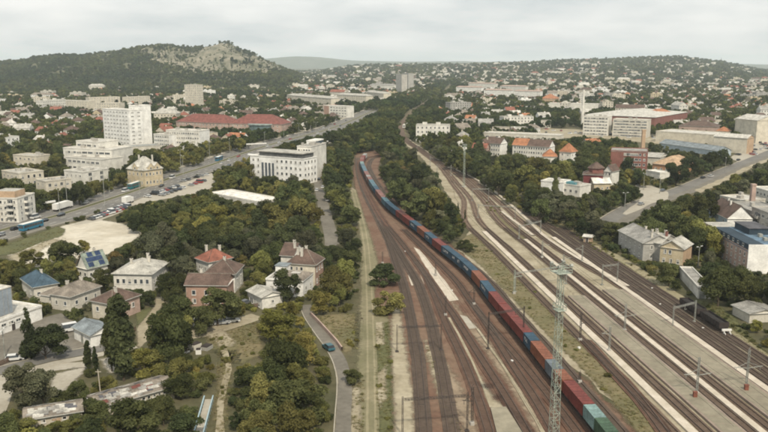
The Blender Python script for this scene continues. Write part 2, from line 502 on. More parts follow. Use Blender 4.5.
def road(name, line, w, z, m, protect=True, w1=None, rough=0.0, thick=0.0):
    me, poly = strip_mesh(name, line, w, z, m, w1=w1, rough=rough, thick=thick)
    o = obj(name, me, kind='structure')
    if protect: protect_ground(poly)
    return o
def soft_mat(m):
    """the same ground, but frayed: towards the rim of its patch it breaks up and lets the ground below show"""
    nm = m.name + '_frayed'
    if nm in M: return M[nm]
    c = m.copy(); c.name = nm; nt = c.node_tree; N, L = nt.nodes, nt.links
    at = N.new('ShaderNodeAttribute'); at.attribute_name = 'rim'
    g = N.new('ShaderNodeNewGeometry'); no = N.new('ShaderNodeTexNoise'); no.inputs['Scale'].default_value = 0.45; no.inputs['Detail'].default_value = 6; no.inputs['Roughness'].default_value = 0.7
    L.new(g.outputs['Position'], no.inputs['Vector'])
    ad = N.new('ShaderNodeMath'); ad.operation = 'MULTIPLY_ADD'; ad.inputs[1].default_value = 1.6; ad.inputs[2].default_value = -0.8
    L.new(no.outputs['Fac'], ad.inputs[0])
    sm_ = N.new('ShaderNodeMath'); sm_.operation = 'ADD'; L.new(at.outputs['Fac'], sm_.inputs[0]); L.new(ad.outputs[0], sm_.inputs[1])
    mr = N.new('ShaderNodeMapRange'); mr.inputs[1].default_value = 0.22; mr.inputs[2].default_value = 0.72; L.new(sm_.outputs[0], mr.inputs[0])
    tr = N.new('ShaderNodeBsdfTransparent'); mx = N.new('ShaderNodeMixShader')
    L.new(mr.outputs[0], mx.inputs[0]); L.new(tr.outputs[0], mx.inputs[1]); L.new(N['Principled BSDF'].outputs[0], mx.inputs[2])
    L.new(mx.outputs[0], N['Material Output'].inputs['Surface'])
    M[nm] = c
    return c
def patch(name, pxs, z, m, jit=0.6, protect=True, step=4.0):
    if name in SOFT: return soft_patch(name, pxs, z, m, jit, protect, SOFT[name])
    return hard_patch(name, pxs, z, m, jit, protect, step)
SOFT = {'dust_patch': 2.2, 'dry_field': 2.6, 'grass_patch': 1.8, 'sand_patch': 1.5, 'sandy_lot': 3.0, 'gravel_bank': 2.0, 'grass_verge': 1.6, 'grass_strip': 1.6, 'grass_lot': 2.2, 'lawn': 1.0, 'railway_yard': 2.0, 'gravel_patch': 1.2, 'gravel_drive': .8}
def soft_patch(name, pxs, z, m, jit, protect, wd):
    """a fine grid over the patch; 'rim' grows from 0 outside its outline to 1 well inside"""
    pts = np.array([tuple(P(x, y)) for x, y in pxs])
    nx_ = np.roll(pts, -1, 0)
    area = abs((pts[:, 0] * nx_[:, 1] - nx_[:, 0] * pts[:, 1]).sum()) / 2
    c = min(3.0, max(.8, math.sqrt(area) / 55))
    lo, hi = pts.min(0) - wd, pts.max(0) + wd
    gx, gy = np.arange(lo[0], hi[0] + c, c), np.arange(lo[1], hi[1] + c, c)
    X, Y = np.meshgrid(gx, gy)
    d = np.full(X.shape, 1e9); ins = np.zeros(X.shape, bool)
    for p, q in zip(pts, nx_):
        e = q - p; L2 = max(1e-9, (e ** 2).sum())
        t = np.clip(((X - p[0]) * e[0] + (Y - p[1]) * e[1]) / L2, 0, 1)
        d = np.minimum(d, np.hypot(X - p[0] - t * e[0], Y - p[1] - t * e[1]))
        with np.errstate(divide='ignore', invalid='ignore'):
            cr = ((p[1] > Y) != (q[1] > Y)) & (X < p[0] + (Y - p[1]) / (e[1] if e[1] else 1e-9) * e[0])
        ins ^= cr
    sd = np.where(ins, d, -d)
    rim = np.clip(.45 + sd / wd * .8, 0, 1.25)
    keep = rim > 0.0
    cell = keep[:-1, :-1] | keep[1:, :-1] | keep[:-1, 1:] | keep[1:, 1:]
    idx = np.full(X.shape, -1); vs, rv, fs = [], [], []
    def vid(j, i):
        if idx[j, i] < 0:
            idx[j, i] = len(vs); vs.append((X[j, i], Y[j, i], z)); rv.append(rim[j, i])
        return int(idx[j, i])
    for j, i in zip(*np.nonzero(cell)):
        fs.append((vid(j, i), vid(j, i+1), vid(j+1, i+1), vid(j+1, i)))
    me = D.meshes.new(name); me.from_pydata(vs, [], fs); me.materials.append(soft_mat(m))
    at = me.attributes.new('rim', 'FLOAT', 'POINT'); at.data.foreach_set('value', rv)
    me.update()
    o = obj(name, me, kind='structure')
    if protect: fill(pxs)
    return o
def hard_patch(name, pxs, z, m, jit=0.6, protect=True, step=4.0):
    pts = [P(x, y) for x, y in pxs]
    out = []
    for i in range(len(pts)):
        a, b = pts[i], pts[(i+1) % len(pts)]
        n = max(1, int((b - a).length / step))
        for k in range(n):
            p = a + (b - a) * (k / n)
            if jit:
                q = Vector((p.x, p.y, z * 50))
                p = p + Vector((mnoise.noise(q * .13) + .6 * mnoise.noise(q * .37), mnoise.noise(q * .13 + Vector((9, 3, 0))) + .6 * mnoise.noise(q * .37 + Vector((5, 1, 0))))) * jit
            out.append((p.x, p.y, z))
    mb = MB(); mb.face(out)
    me = mb.mesh(name, m)
    nz = me.polygons[0].normal.z if len(me.polygons) else 1
    if nz < 0: me.flip_normals()
    o = obj(name, me, kind='structure')
    if protect: fill(pxs)
    return o

# --- railway land
patch('railway_yard', [(356,152),(378,150),(384,153),(378,168),(383,182),(398,203),(413,218),(441,238),(469,258),(491,283),(502,298),(655,450),(345,450),(360,360),(362,292),(365,225),(355,190),(353,170)], 0.02, M['yard_rust'], 1.2)
patch('railway_land', [(404,137),(408,138),(424,149),(446,165),(484,185),(504,202),(548,225),(600,253),(668,287),(702,311),(790,368),(800,450),(672,450),(610,400),(500,298),(471,262),(457,248),(466,236),(470,228),(456,206),(444,190),(438,176),(420,156),(404,143)], 0.026, M['gravel_pale'], 1.0)
patch('grass_strip', [(456,247),(464,237),(476,232),(490,245),(520,277),(560,319),(600,360),(640,405),(672,450),(652,450),(610,398),(575,362),(535,322),(505,292),(480,265)], 0.04, M['dry_grass'], 1.5)
patch('gravel_patch', [(452,182),(462,192),(500,225),(545,268),(585,305),(578,308),(535,282),(500,248),(470,218),(455,198)], 0.045, M['gravel_pale'], 1.2, protect=False)
patch('grass_patch', [(484,200),(500,212),(530,238),(516,240),(500,228),(487,212)], 0.05, M['dry_grass'], 1.6, protect=False)
patch('grass_verge', [(545,224),(562,224),(602,246),(640,270),(668,286),(664,290),(600,257)], 0.035, M['dry_grass'], 1.5)
patch('grass_lot', [(668,290),(690,299),(715,303),(735,316),(748,335),(775,362),(790,372),(702,313)], 0.035, M['green_grass'], 1.5)
# stained and pale ground in the yard
patch('dust_patch', [(392,300),(399,298),(404,340),(412,385),(418,450),(396,450),(393,400),(391,350)], 0.033, M['gravel_pale'], 0.5)
patch('dust_patch', [(425,340),(433,352),(443,385),(455,420),(470,450),(456,450),(446,420),(436,385),(428,360)], 0.037, M['gravel_pale'], 0.5)
patch('dust_patch', [(440,352),(452,372),(468,400),(478,432),(483,450),(470,450),(456,410),(444,380)], 0.043, M['yard_dust'], 0.5)
patch('dust_patch', [(452,300),(460,310),(476,326),(496,352),(530,400),(560,450),(548,450),(518,400),(486,352),(466,328),(452,312)], 0.047, M['yard_dust'], 0.5)
patch('dust_patch', [(470,362),(480,378),(496,400),(508,410),(490,409),(478,392)], 0.053, M['gravel_pale'], 0.5)
patch('concrete_pad', [(414,247),(420,250),(441,276),(452,291),(459,300),(447,301.5),(438,290),(428,270)], 0.06, M['walkway'], 0.3)
patch('concrete_pad', [(458.5,314.5),(467.5,317),(477.5,328),(469.5,329)], 0.06, M['paving'], 0.3)
patch('concrete_pad', [(407,272.5),(410,272),(414.5,285.5),(411.5,285.5)], 0.06, M['walkway'], 0.2)
patch('concrete_pad', [(418.8,272),(421.3,272),(427.0,284.5),(424.6,285)], 0.06, M['walkway'], 0.2)
patch('concrete_pad', [(426,286),(430,286),(436.5,298.5),(432.5,298.5)], 0.06, M['walkway'], 0.2)
lr = MB(); lr.prism([tuple(P(*p)) for p in [(497,436),(523,436),(506,409),(490.5,410)]][::1], 0.0, 0.55, 0, top=1)
obj('loading_ramp', lr.mesh('loading_ramp', [M['platform_edge'], M['platform_top']]), kind='structure')

# --- left of the railway: gravel track with two ruts, paved lane, dirt
patch('gravel_bank', [(351,186),(356,190),(364,216),(372,240),(378,262),(374,300),(390,320),(392,360),(395,450),(346,450),(357,360),(360,300),(361.5,250),(357,215),(350,195)], 0.03, M['track_dirt'], 1.0)
patch('grass_patch', [(374,325),(388,322),(391,370),(393,450),(378,450),(377,380)], 0.05, M['green_grass'], 1.4)
patch('sand_patch', [(351,186),(355,190),(365,222),(368,250),(366,262),(361,230),(355,205)], 0.05, M['gravel_pale'], 0.6, protect=False)
patch('sand_patch', [(374,322),(383,322),(384,345),(376,346)], 0.06, M['gravel_pale'], 0.5, protect=False)
patch('sand_patch', [(377,375),(386,365),(386,398),(378,412)], 0.064, M['gravel_pale'], 0.5, protect=False)
patch('sand_patch', [(352,388),(360,388),(362,450),(350,450)], 0.06, M['gravel_pale'], 0.6)
trk = pxline([(353,190),(359,212),(364.5,235),(367.5,260),(369.5,300),(371,360),(371.5,432),(371.5,455)], 4)
road('gravel_track', trk, 3.0, 0.07, M['track_dirt'], rough=.25)
for d in (-0.8, 0.8):
    road('wheel_rut', offset(trk, d), 0.45, 0.08, M['gravel_tan'], rough=.15, protect=False)
lane = pxline([(306,305),(310,316),(320,331),(334,350),(341,364),(344.5,378),(345,392),(344,410),(343,432),(342,455)], 3)
road('paved_lane', lane, 3.1, 0.07, M['asphalt_old'], rough=.2)
road('lane_kerb', offset(lane, -1.75), 0.25, 0.16, M['paving'], thick=.12)
patch('concrete_pad', [(335,366),(339.5,366),(341,384),(337,384)], 0.06, M['gravel_pale'], 0.3)
patch('dry_field', [(313,318),(330,314),(357,313),(358,342),(352,352),(344,352),(330,336)], 0.03, M['dry_grass'], 1.0)
road('alley', pxline([(314,168),(318,180),(321,195),(325,212),(331,236),(332,246)], 5), 5.6, 0.06, M['asphalt_old'])
road('dirt_road', pxline([(187,336),(215,330),(245,320),(258,316)], 3), 6.0, 0.06, M['gravel_pale'], rough=.5)
patch('dry_field', [(205,337),(256,322),(264,340),(262,356),(240,364),(226,360),(212,350)], 0.03, M['dry_grass'], 1.2)
patch('sand_patch', [(208,335),(222,329),(236,343),(230,347),(220,347)], 0.07, M['gravel_pale'], 0.5)
road('footpath', pxline([(222,345),(226,358),(227.5,370),(224.5,385),(222,393),(221,402),(219,436)], 3), 1.5, 0.06, M['gravel_pale'], rough=.5)
patch('dry_field', [(217,352),(232,352),(232,375),(227,400),(226,450),(214,450),(215,400),(219,375)], 0.03, M['dry_grass'], 1.0)
patch('gravel_drive', [(154,297),(167,296.5),(164,303),(157.5,312),(151.5,322),(151.5,338),(138,349.5),(137,328),(152,310),(156,303)], 0.06, M['gravel_pale'], 0.5)
patch('lawn', [(136,312),(151.5,307),(151.5,312),(137,327)], 0.05, M['green_grass'], 0.5)
# --- yard and street bottom left
patch('concrete_yard', [(-30,350),(18,326),(42,318),(62,313),(75,322),(98,332),(88,347),(55,358),(10,369),(-30,378)], 0.04, M['asphalt_old'], 0.6)
st_l = pxline([(-30,379),(0,371),(20,365.5),(50,358),(80,352.5),(112,346),(128,342)], 4)
road('street', st_l, 5.0, 0.07, M['asphalt'])
road('pavement', offset(st_l, -4.3), 2.6, 0.12, M['paving'], thick=.1)
road('kerb', offset(st_l, 2.65), 0.3, 0.14, M['paving'], thick=.12)
patch('concrete_yard', [(-30,387),(20,372),(60,363),(85,362),(85,367),(43,372),(18,378),(12,393),(7,412),(-30,425)], 0.05, M['paving'], 0.4)
patch('sand_patch', [(50,375),(85,367),(84,371),(72,385),(60,393),(52,389)], 0.05, M['paving'], 0.8)
patch('sand_patch', [(100,359),(113,357),(117,372),(110,374)], 0.05, M['paving'], 0.8)
# --- sandy lot, verge, avenue
patch('sandy_lot', [(8,253),(30,240),(62,226),(84,221),(97,219.5),(120,223),(143,232),(135,240),(122,247),(112,253),(92,259),(62,258),(50,262),(40,268),(20,266)], 0.04, M['sand'], 2.0)
patch('dry_field', [(8,257),(28,249),(52,239),(60,240),(44,248),(30,259),(18,264)], 0.05, M['gravel_pale'], 2.0)
patch('grass_verge', [(-20,258),(-20,252),(20,240),(58,226.5),(66,230),(62,236),(40,243),(14,254)], 0.06, M['green_grass'], 1.0)
AVE = pxline([(-60,250),(-20,237.5),(15,227),(50,218),(80,209),(105,201),(128,193.5),(155,184),(183,174),(212,165),(245,153),(270,145),(300,137),(325,130.5),(345,123.5),(360,117),(375,110)], 10)
road('avenue', AVE, 31, 0.03, M['asphalt_old'], protect=False)
protect_ground(strip_mesh('x', offset(AVE, 1.5), 24, 0, M['asphalt'])[1])
for d in (8.6, -7.4):
    road('carriageway', offset(AVE, d), 11.5, 0.06, M['asphalt'], protect=False)
mdn = MB()
road('median', offset(AVE, 0.6), 2.2, 0.16, M['green_grass'], protect=False, thick=.12)
for d in (14.9, 2.4, -1.2, -13.6):
    road('kerb', offset(AVE, d), 0.4, 0.17, M['paving'], protect=False, thick=.12)
road('pavement', offset(AVE, 17.0), 3.4, 0.15, M['paving'], thick=.12, protect=False)
dm = MB()
for d in (6.7, 10.5, -5.5, -9.3):
    ln = offset(AVE, d)
    s_ = 0.0
    for i in range(len(ln) - 1):
        a, b = ln[i], ln[i+1]; t = (b - a).normalized(); n = Vector((-t.y, t.x))
        c = a + t * 4.0
        dm.face([(*(a + n*.1), .09), (*(a - n*.1), .09), (*(c - n*.1), .09), (*(c + n*.1), .09)][::-1])
obj('lane_markings', dm.mesh('lane_markings', M['white_paint']), kind='structure')
patch('car_park', [(70,226),(88,219),(130,203),(152,194),(185,182),(212,173),(216,184),(205,192),(160,200),(132,206),(122,212),(99,221),(84,224)], 0.045, M['paving'], 0.5)
# --- right: street and square
ST_R = pxline([(613,222),(625,214),(640,206),(660,198.5),(690,188),(720,174.5),(745,164),(768,154.5),(800,141)], 6)
road('avenue', ST_R, 14, 0.04, M['asphalt_old'])
road('carriageway', offset(ST_R, 2.6), 7.5, 0.06, M['asphalt'], protect=False)
road('kerb', offset(ST_R, 7.1), 0.4, 0.17, M['paving'], thick=.12)
patch('paved_square', [(636,184),(652,186),(668,192),(668,199),(650,204),(640,210),(626,215),(622,214),(640,200),(643,194),(634,189)], 0.07, M['paving'], 0.5)
patch('paved_square', [(694,190.5),(722,178.5),(745,167.5),(768,158.5),(780,153),(780,156),(742,173),(722,184),(700,193)], 0.07, M['gravel_pale'], 1.0)
patch('forecourt', [(730,158),(745,146),(790,132),(790,146),(750,160),(738,162)], 0.05, M['paving'], 0.5)
patch('paved_square', [(540,128),(600,130),(655,134),(700,142),(700,148),(650,143),(600,138),(540,138)], 0.05, M['gravel_pale'], 0.5)
path_r = pxline([(560,236),(585,243),(610,253),(640,271),(668,290),(700,310),(735,336),(768,359),(790,374)], 5)
road('gravel_path', path_r, 3.2, 0.08, M['gravel_tan'], rough=.5)
# shared corridor of the line far up, as a light cutting
road('railway_land', pxline([(404,134),(403,126),(405,119),(413,110),(428,101),(445,90.5),(452,84)], 8), 5.5, 0.05, M['dry_grass'], w1=7)
CORR = pxline([(404,137),(403,126),(405,119),(413,110),(428,101),(445,90.5),(452,84)], 8)

# ------------------------------------------------------------------ railway tracks
def resample(line, step):
    d = [0.0]
    for a, b in zip(line, line[1:]): d.append(d[-1] + (b - a).length)
    out = []; s = 0.0; i = 0
    while s <= d[-1]:
        while i < len(d) - 2 and d[i+1] < s: i += 1
        t = (s - d[i]) / max(1e-6, d[i+1] - d[i])
        out.append(line[i] + (line[i+1] - line[i]) * t); s += step
    return out, d[-1]
TRACKS = []
def track(line, ballast='ballast_rust', zb=0.16, w=3.3, sl=True, wires=False):
    z = zb
    bm_, poly = strip_mesh('railway_track', line, w, z, M[ballast], thick=0.12, rough=.3)
    t = obj('railway_track', bm_, kind='structure')
    ns = normals(line)
    for sgn in (-1, 1):
        mb = MB(); c = offset(line, sgn * 0.76)
        for i in range(len(c) - 1):
            a, b = c[i], c[i+1]; n1 = ns[i] * .055; n2 = ns[i+1] * .055
            for h0, h1, o1, o2 in ((z + .05, z + .24, -1, -1), (z + .05, z + .24, 1, 1)):
                q = [(*(a + n1*o1), h0), (*(b + n2*o1), h0), (*(b + n2*o1), h1), (*(a + n1*o1), h1)]
                mb.face(q if o1 < 0 else q[::-1])
            mb.face([(*(a - n1), z + .24), (*(b - n2), z + .24), (*(b + n2), z + .24), (*(a + n1), z + .24)])
        obj('rail', mb.mesh('rail', M['rail_steel']), t)
    if sl:
        near = [p for p in line if p.y < 330]
        if len(near) > 3:
            pts, _ = resample(near, 0.65); nn = normals(pts); mb = MB()
            for p, n in zip(pts, nn):
                tt = Vector((n.y, -n.x)) * .13; m_ = n * 1.25
                a, b, c, d = p - m_ - tt, p + m_ - tt, p + m_ + tt, p - m_ + tt
                zz = z + .06
                mb.face([(*d, zz), (*c, zz), (*b, zz), (*a, zz)] if n.x > 0 else [(*a, zz), (*b, zz), (*c, zz), (*d, zz)])
                mb.face([(*a, zz), (*b, zz), (*b, z - .02), (*a, z - .02)])
            obj('sleepers', mb.mesh('sleepers', M['sleeper']), t, kind='stuff')
    if wires:
        wl = [p for p in line if p.y < 420]
        for zw, sag in ((5.6, 0.0), (6.9, .5)):
            wb = MB()
            for i in range(len(wl) - 1):
                za, zb_ = [zw - sag * abs(math.sin(math.pi * (k * 6.0 / 50.0))) for k in (i, i + 1)]
                wb.tube((*wl[i], za), (*wl[i+1], zb_), .028, None, 3, cap=False)
            obj('overhead_wire', wb.mesh('overhead_wire', M['metal_dark']), t)
    TRACKS.append(line)
    return t
TOPS = [(392,147),(374,151.5),(366.7,152.8),(361.7,160),(365,170),(370.8,180),(375.8,187.5),(381.7,195),(388.3,202.5),(396.7,209.3),(408,217.7),(416.7,224),(425,230.5),(432.5,236.7),(440.8,243.3),(450,250),(458,256),(466,262.3),(471.7,267.7),(480,276.2),(488,286.4),(498.3,299),(516.7,320),(528,333),(535,341.2),(546.7,355.5),(555,366),(570,383),(583,398),(595,412),(605,424),(630,455)]
TRAIN = smooth_line([P(x, y, 3.9) for x, y in TOPS], 3.0)
for _ in range(3):
    TRAIN = [TRAIN[0]] + [(a + b * 2 + c) / 4 for a, b, c in zip(TRAIN, TRAIN[1:], TRAIN[2:])] + [TRAIN[-1]]
track(TRAIN)
track(offset(TRAIN, 4.9)[6:], 'ballast_dark')
yl = [
 ([(357.5,158),(357.6,168),(360,180),(366.5,197),(378,219),(388,240),(396,262),(402,280),(407,300),(413,330),(418,360),(421.5,395),(424,432),(426,455)], 'ballast_dark'),
 ([(378,219),(391,239),(405,262),(416,280),(421,292),(428,312),(435,340),(440.5,365),(446.5,400),(452,432),(456,455)], 'ballast_dark'),
 ([(359.5,160),(359.6,169),(362.5,181),(369.5,197),(382,219),(399,240),(416,262),(430,281),(443,301),(452,313),(463,330),(480,357),(505,396),(526,432),(539,455)], 'ballast_rust'),
 ([(416,262),(424,273),(430,285),(437,302),(446,324),(456,345),(464,362),(478,398),(489,432),(496,455)], 'ballast_rust'),
 ([(404,230),(428,253),(455,280),(470,301),(489,328),(509,360),(534,398),(554,432),(567,455)], 'ballast_rust'),
 ([(470,301),(484,319),(502,340),(521,362),(550,398),(576,432),(593,455)], 'ballast_rust'),
]
for k_, (p_, b_) in enumerate(yl):
    track(pxline(p_, 5), b_, 0.14 + .012 * k_, wires=k_ in (0, 2, 4))
# light walkway between two of the yard tracks
road('walkway', pxline([(449,318),(463,343),(472,362),(486,393),(491,408)], 5), 0.6, 0.19, M['gravel_pale'], rough=.2, thick=.1)
road('walkway', pxline([(477,329),(498,359),(520,394),(542,432),(552,450)], 5), 0.7, 0.2, M['gravel_pale'], rough=.2, thick=.1)

def sline(s, yfar=None, upto=True):
    """main line at lateral coordinate s (straight towards the vanishing point, then round the far bend)"""
    t = min(1.0, max(0.0, (s - 1.0) / 0.42))
    tab = [(90,447,449),(100,429.5,432.5),(110,413.5,417.5),(120,403.5,408),(130,399.5,404.5),(140,404,410),(150,418,424.5),(165,437.5,447),(175,446,469),(185,453,484),(200,463.5,504)]
    pts = [(L + (R - L) * t, y) for y, L, R in tab]
    pts += [(312 + s * (y - 66), y) for y in (222,250,285,325,370,410,455)]
    return pts
main_tracks = [(0.985, 'ballast_brown'), (1.078, 'ballast_brown'), (1.197, 'ballast_brown'), (1.262, 'ballast_brown'), (1.345, 'ballast_brown')]
for k_, (s_, b_) in enumerate(main_tracks[:4]):
    track(pxline(sline(s_)[(0 if k_ < 1 else 3):], 6), b_, 0.17 + .012 * k_, wires=True, w=2.9)
# far pair keeps to the outside of the bend and ends as the platform begins
track(pxline(sline(1.345)[7:13] + [(618,285),(668,318)], 6), 'ballast_brown', 0.22)
track(pxline([(585,341),(612,370),(640,401),(663,432),(680,455)], 5), 'ballast_rust', 0.23)
track(pxline([(512,207),(530,217)] + [(312 + 1.435 * (y - 66), y) for y in (226,250,285,325,370,430)], 6), 'ballast_dark', 0.20)
track(pxline([(525,212)] + [(312 + 1.487 * (y - 66), y) for y in (226,250,285,325,370,430)], 6), 'ballast_dark', 0.21)
SIDING = pxline([(312 + 1.541 * (y - 66), y) for y in (228,250,285,325,370,430)], 6)
track(SIDING, 'ballast_dark', 0.22)
# pale concrete walkways between tracks
def straight(s, y0, y1, w, name, m, z, thick):
    ln = pxline([(312 + s * (y - 66), y) for y in (y0, (y0 + y1) / 2, y1)], 8)
    return road(name, ln, w, z, M[m], thick=thick)
straight(1.036, 232, 455, 1.9, 'walkway', 'walkway', 0.42, .4)
straight(1.226, 240, 455, 1.5, 'walkway', 'walkway', 0.44, .4)
straight(1.402, 238, 430, 1.8, 'walkway', 'walkway', 0.46, .4)
straight(1.30, 212, 236, 1.6, 'walkway', 'walkway', 0.42, .4)
road('walkway', pxline([(448,166.5),(470,176.5),(487,186.5),(507,202),(527,220),(546,238),(575,257),(600,271),(628,287)], 6), 1.4, 0.40, M['walkway'], thick=.3)
def platform(s0, s1, y0, y1):
    pts = [(312 + s0 * (y0 - 66), y0), (312 + s0 * (y1 - 66), y1), (312 + s1 * (y1 - 66), y1), (312 + s1 * (y0 - 66), y0)]
    w = [P(*p) for p in pts]
    o = thing_struct = None
    mb = MB(); mb.prism([tuple(p) for p in w], 0.0, 0.55)
    o = obj('platform', mb.mesh('platform', M['platform_edge']), kind='structure')
    ins = 0.55
    c = sum(w, Vector((0, 0))) / 4
    e1 = (w[3] - w[0]).normalized(); 
    q = [w[0] + e1 * ins, w[1] + e1 * ins, w[2] - e1 * ins, w[3] - e1 * ins]
    # paved top laid in large slabs
    n = 30
    mb = MB()
    for i in range(n):
        a0, a1 = q[0] + (q[1] - q[0]) * (i / n), q[0] + (q[1] - q[0]) * ((i + 1) / n - .0015)
        b0, b1 = q[3] + (q[2] - q[3]) * (i / n), q[3] + (q[2] - q[3]) * ((i + 1) / n - .0015)
        mb.face([(*a0, .57), (*a1, .57), (*b1, .57), (*b0, .57)])
    obj('platform_paving', mb.mesh('platform_paving', M['platform_top']), o, kind='stuff')
platform(1.108, 1.180, 297, 460)
platform(1.290, 1.384, 291, 445)

# ------------------------------------------------------------------ buildings
WINCACHE = {}
def window_mesh(w, h, dark='glass', frame='frame_white', blind=0):
    k = (round(w, 2), round(h, 2), dark, frame, blind)
    if k in WINCACHE: return WINCACHE[k]
    mb = MB(); f = min(.12, w * .12); x0, x1 = -w/2, w/2; yo, yi = -.08, -.015
    o = [(x0, yo, 0), (x1, yo, 0), (x1, yo, h), (x0, yo, h)]
    i_ = [(x0+f, yo, f), (x1-f, yo, f), (x1-f, yo, h-f), (x0+f, yo, h-f)]
    b_ = [(x0+f, yi, f), (x1-f, yi, f), (x1-f, yi, h-f), (x0+f, yi, h-f)]
    w_ = [(p[0], .0, p[2]) for p in o]
    for a in range(4):
        c = (a + 1) % 4
        mb.face([o[a], o[c], i_[c], i_[a]]); mb.face([i_[a], i_[c], b_[c], b_[a]]); mb.face([w_[a], w_[c], o[c], o[a]])
    mb.face(b_, 1)
    if blind:            # roller blind or curtain behind the pane
        zb = h * (.42 if blind == 1 else .15)
        mb.face([(x0+f+.02, yi-.006, zb), ((x1-f-.02) if blind == 1 else (x0 + w*.52), yi-.006, zb), ((x1-f-.02) if blind == 1 else (x0 + w*.52), yi-.006, h-f-.02), (x0+f+.02, yi-.006, h-f-.02)], 2)
    n = int(w / 1.6)
    for q in range(1, n + 1 if n else 1):
        x = x0 + w * q / (n + 1)
        mb.box(x-.035, x+.035, yo+.01, yi, f, h-f)
    mb.box(x0-.08, x1+.08, -.16, 0, -.1, 0)
    WINCACHE[k] = mb.mesh('window', [M[frame], M[dark], M['blind']])
    return WINCACHE[k]
LAND = []          # landmarks for the labels of trees and cars
def wmat(n): return M['wall_' + n] if 'wall_' + n in M else M[n]
mat('roof_pinkish', (0.36, 0.27, 0.225), .85, .3, .35)
def rmat(n): return M[n] if n in M and n.startswith('roof_') else M['roof_' + n] if 'roof_' + n in M else M[n]
def face_frame(f, W, d):
    return {'F': ((0, 0), (1, 0), W, 0), 'R': ((W, 0), (0, 1), d, math.pi/2), 'L': ((0, d), (0, -1), d, -math.pi/2), 'K': ((W, d), (-1, 0), W, math.pi)}[f]
def roof_mb(kind, W, d, h, rh, ov, base=0.0):
    """roof shell with its own thickness; returns MB and a function giving the surface height"""
    mb = MB(); x0, x1, y0, y1 = -ov, W + ov, -ov, d + ov; e = h - .12
    lo = h + .06
    cx, cy = W / 2, d / 2
    if kind == 'flat':
        mb.box(-.12, W+.12, -.12, d+.12, h+.002, h+.28, 0)
        t = .22
        for b in ((-.12, W+.12, -.12, t-.12), (-.12, W+.12, d+.12-t, d+.12)):
            mb.box(*b, h+.282, h+.75, 1, bottom=False)
        for b in ((-.12, t-.12, t-.118, d+.118-t), (W+.12-t, W+.12, t-.118, d+.118-t)):
            mb.box(*b, h+.282, h+.75, 1, bottom=False)
        return mb, (lambda x, y: h + .28)
    if kind == 'hip':
        if W >= d: r = [(d/2, cy), (W - d/2, cy)] if W - d > .5 else [(cx-.2, cy), (cx+.2, cy)]
        else: r = [(cx, W/2), (cx, d - W/2)]
        R0, R1 = (*r[0], h + rh), (*r[1], h + rh)
        A, B, C, D_ = (x0, y0, lo), (x1, y0, lo), (x1, y1, lo), (x0, y1, lo)
        if W >= d: fs = [[A, B, R1, R0], [B, C, R1], [C, D_, R0, R1], [D_, A, R0]]
        else: fs = [[A, B, R0], [B, C, R1, R0], [C, D_, R1], [D_, A, R0, R1]]
        for f in fs: mb.face(f)
        def hz_(x, y):
            m = min((x + ov), (W + ov - x), (y + ov), (d + ov - y)); return lo + rh * min(1, m / (min(W, d) / 2 + ov))
    elif kind == 'gable':     # ridge along x
        A, B, C, D_ = (x0, y0, lo), (x1, y0, lo), (x1, y1, lo), (x0, y1, lo)
        R0, R1 = (x0, cy, h + rh), (x1, cy, h + rh)
        mb.face([A, B, R1, R0]); mb.face([C, D_, R0, R1])
        u = .14
        mb.face([(x0, y0, e), A, R0, (x0, cy, h+rh-u)][::1]); mb.face([(x0, cy, h+rh-u), R0, D_, (x0, y1, e)])
        mb.face([(x1, cy, h+rh-u), R1, B, (x1, y0, e)]); mb.face([(x1, y1, e), C, R1, (x1, cy, h+rh-u)])
        def hz_(x, y): return lo + rh * (1 - abs(y - cy) / (d / 2 + ov))
    else:                     # 'gabley' ridge along y, gable towards the viewer
        A, B, C, D_ = (x0, y0, lo), (x1, y0, lo), (x1, y1, lo), (x0, y1, lo)
        R0, R1 = (cx, y0, h + rh), (cx, y1, h + rh)
        mb.face([B, C, R1, R0]); mb.face([D_, A, R0, R1])
        u = .14
        mb.face([(cx, y0, h+rh-u), R0, A, (x0, y0, e)]); mb.face([(x1, y0, e), B, R0, (cx, y0, h+rh-u)])
        mb.face([(x0, y1, e), D_, R1, (cx, y1, h+rh-u)]); mb.face([(cx, y1, h+rh-u), R1, C, (x1, y1, e)])
        def hz_(x, y): return lo + rh * (1 - abs(x - cx) / (W / 2 + ov))
    # eave fascia and underside
    ring = [(x0, y0), (x1, y0), (x1, y1), (x0, y1)]
    for i in range(4):
        a, b = ring[i], ring[(i+1) % 4]
        if kind == 'gable' and i in (1, 3): continue
        if kind == 'gabley' and i in (0, 2): continue
        mb.face([(*a, e), (*b, e), (*b, lo), (*a, lo)], 1)
    mb.face([(*p, e) for p in ring[::-1]], 1)
    return mb, hz_

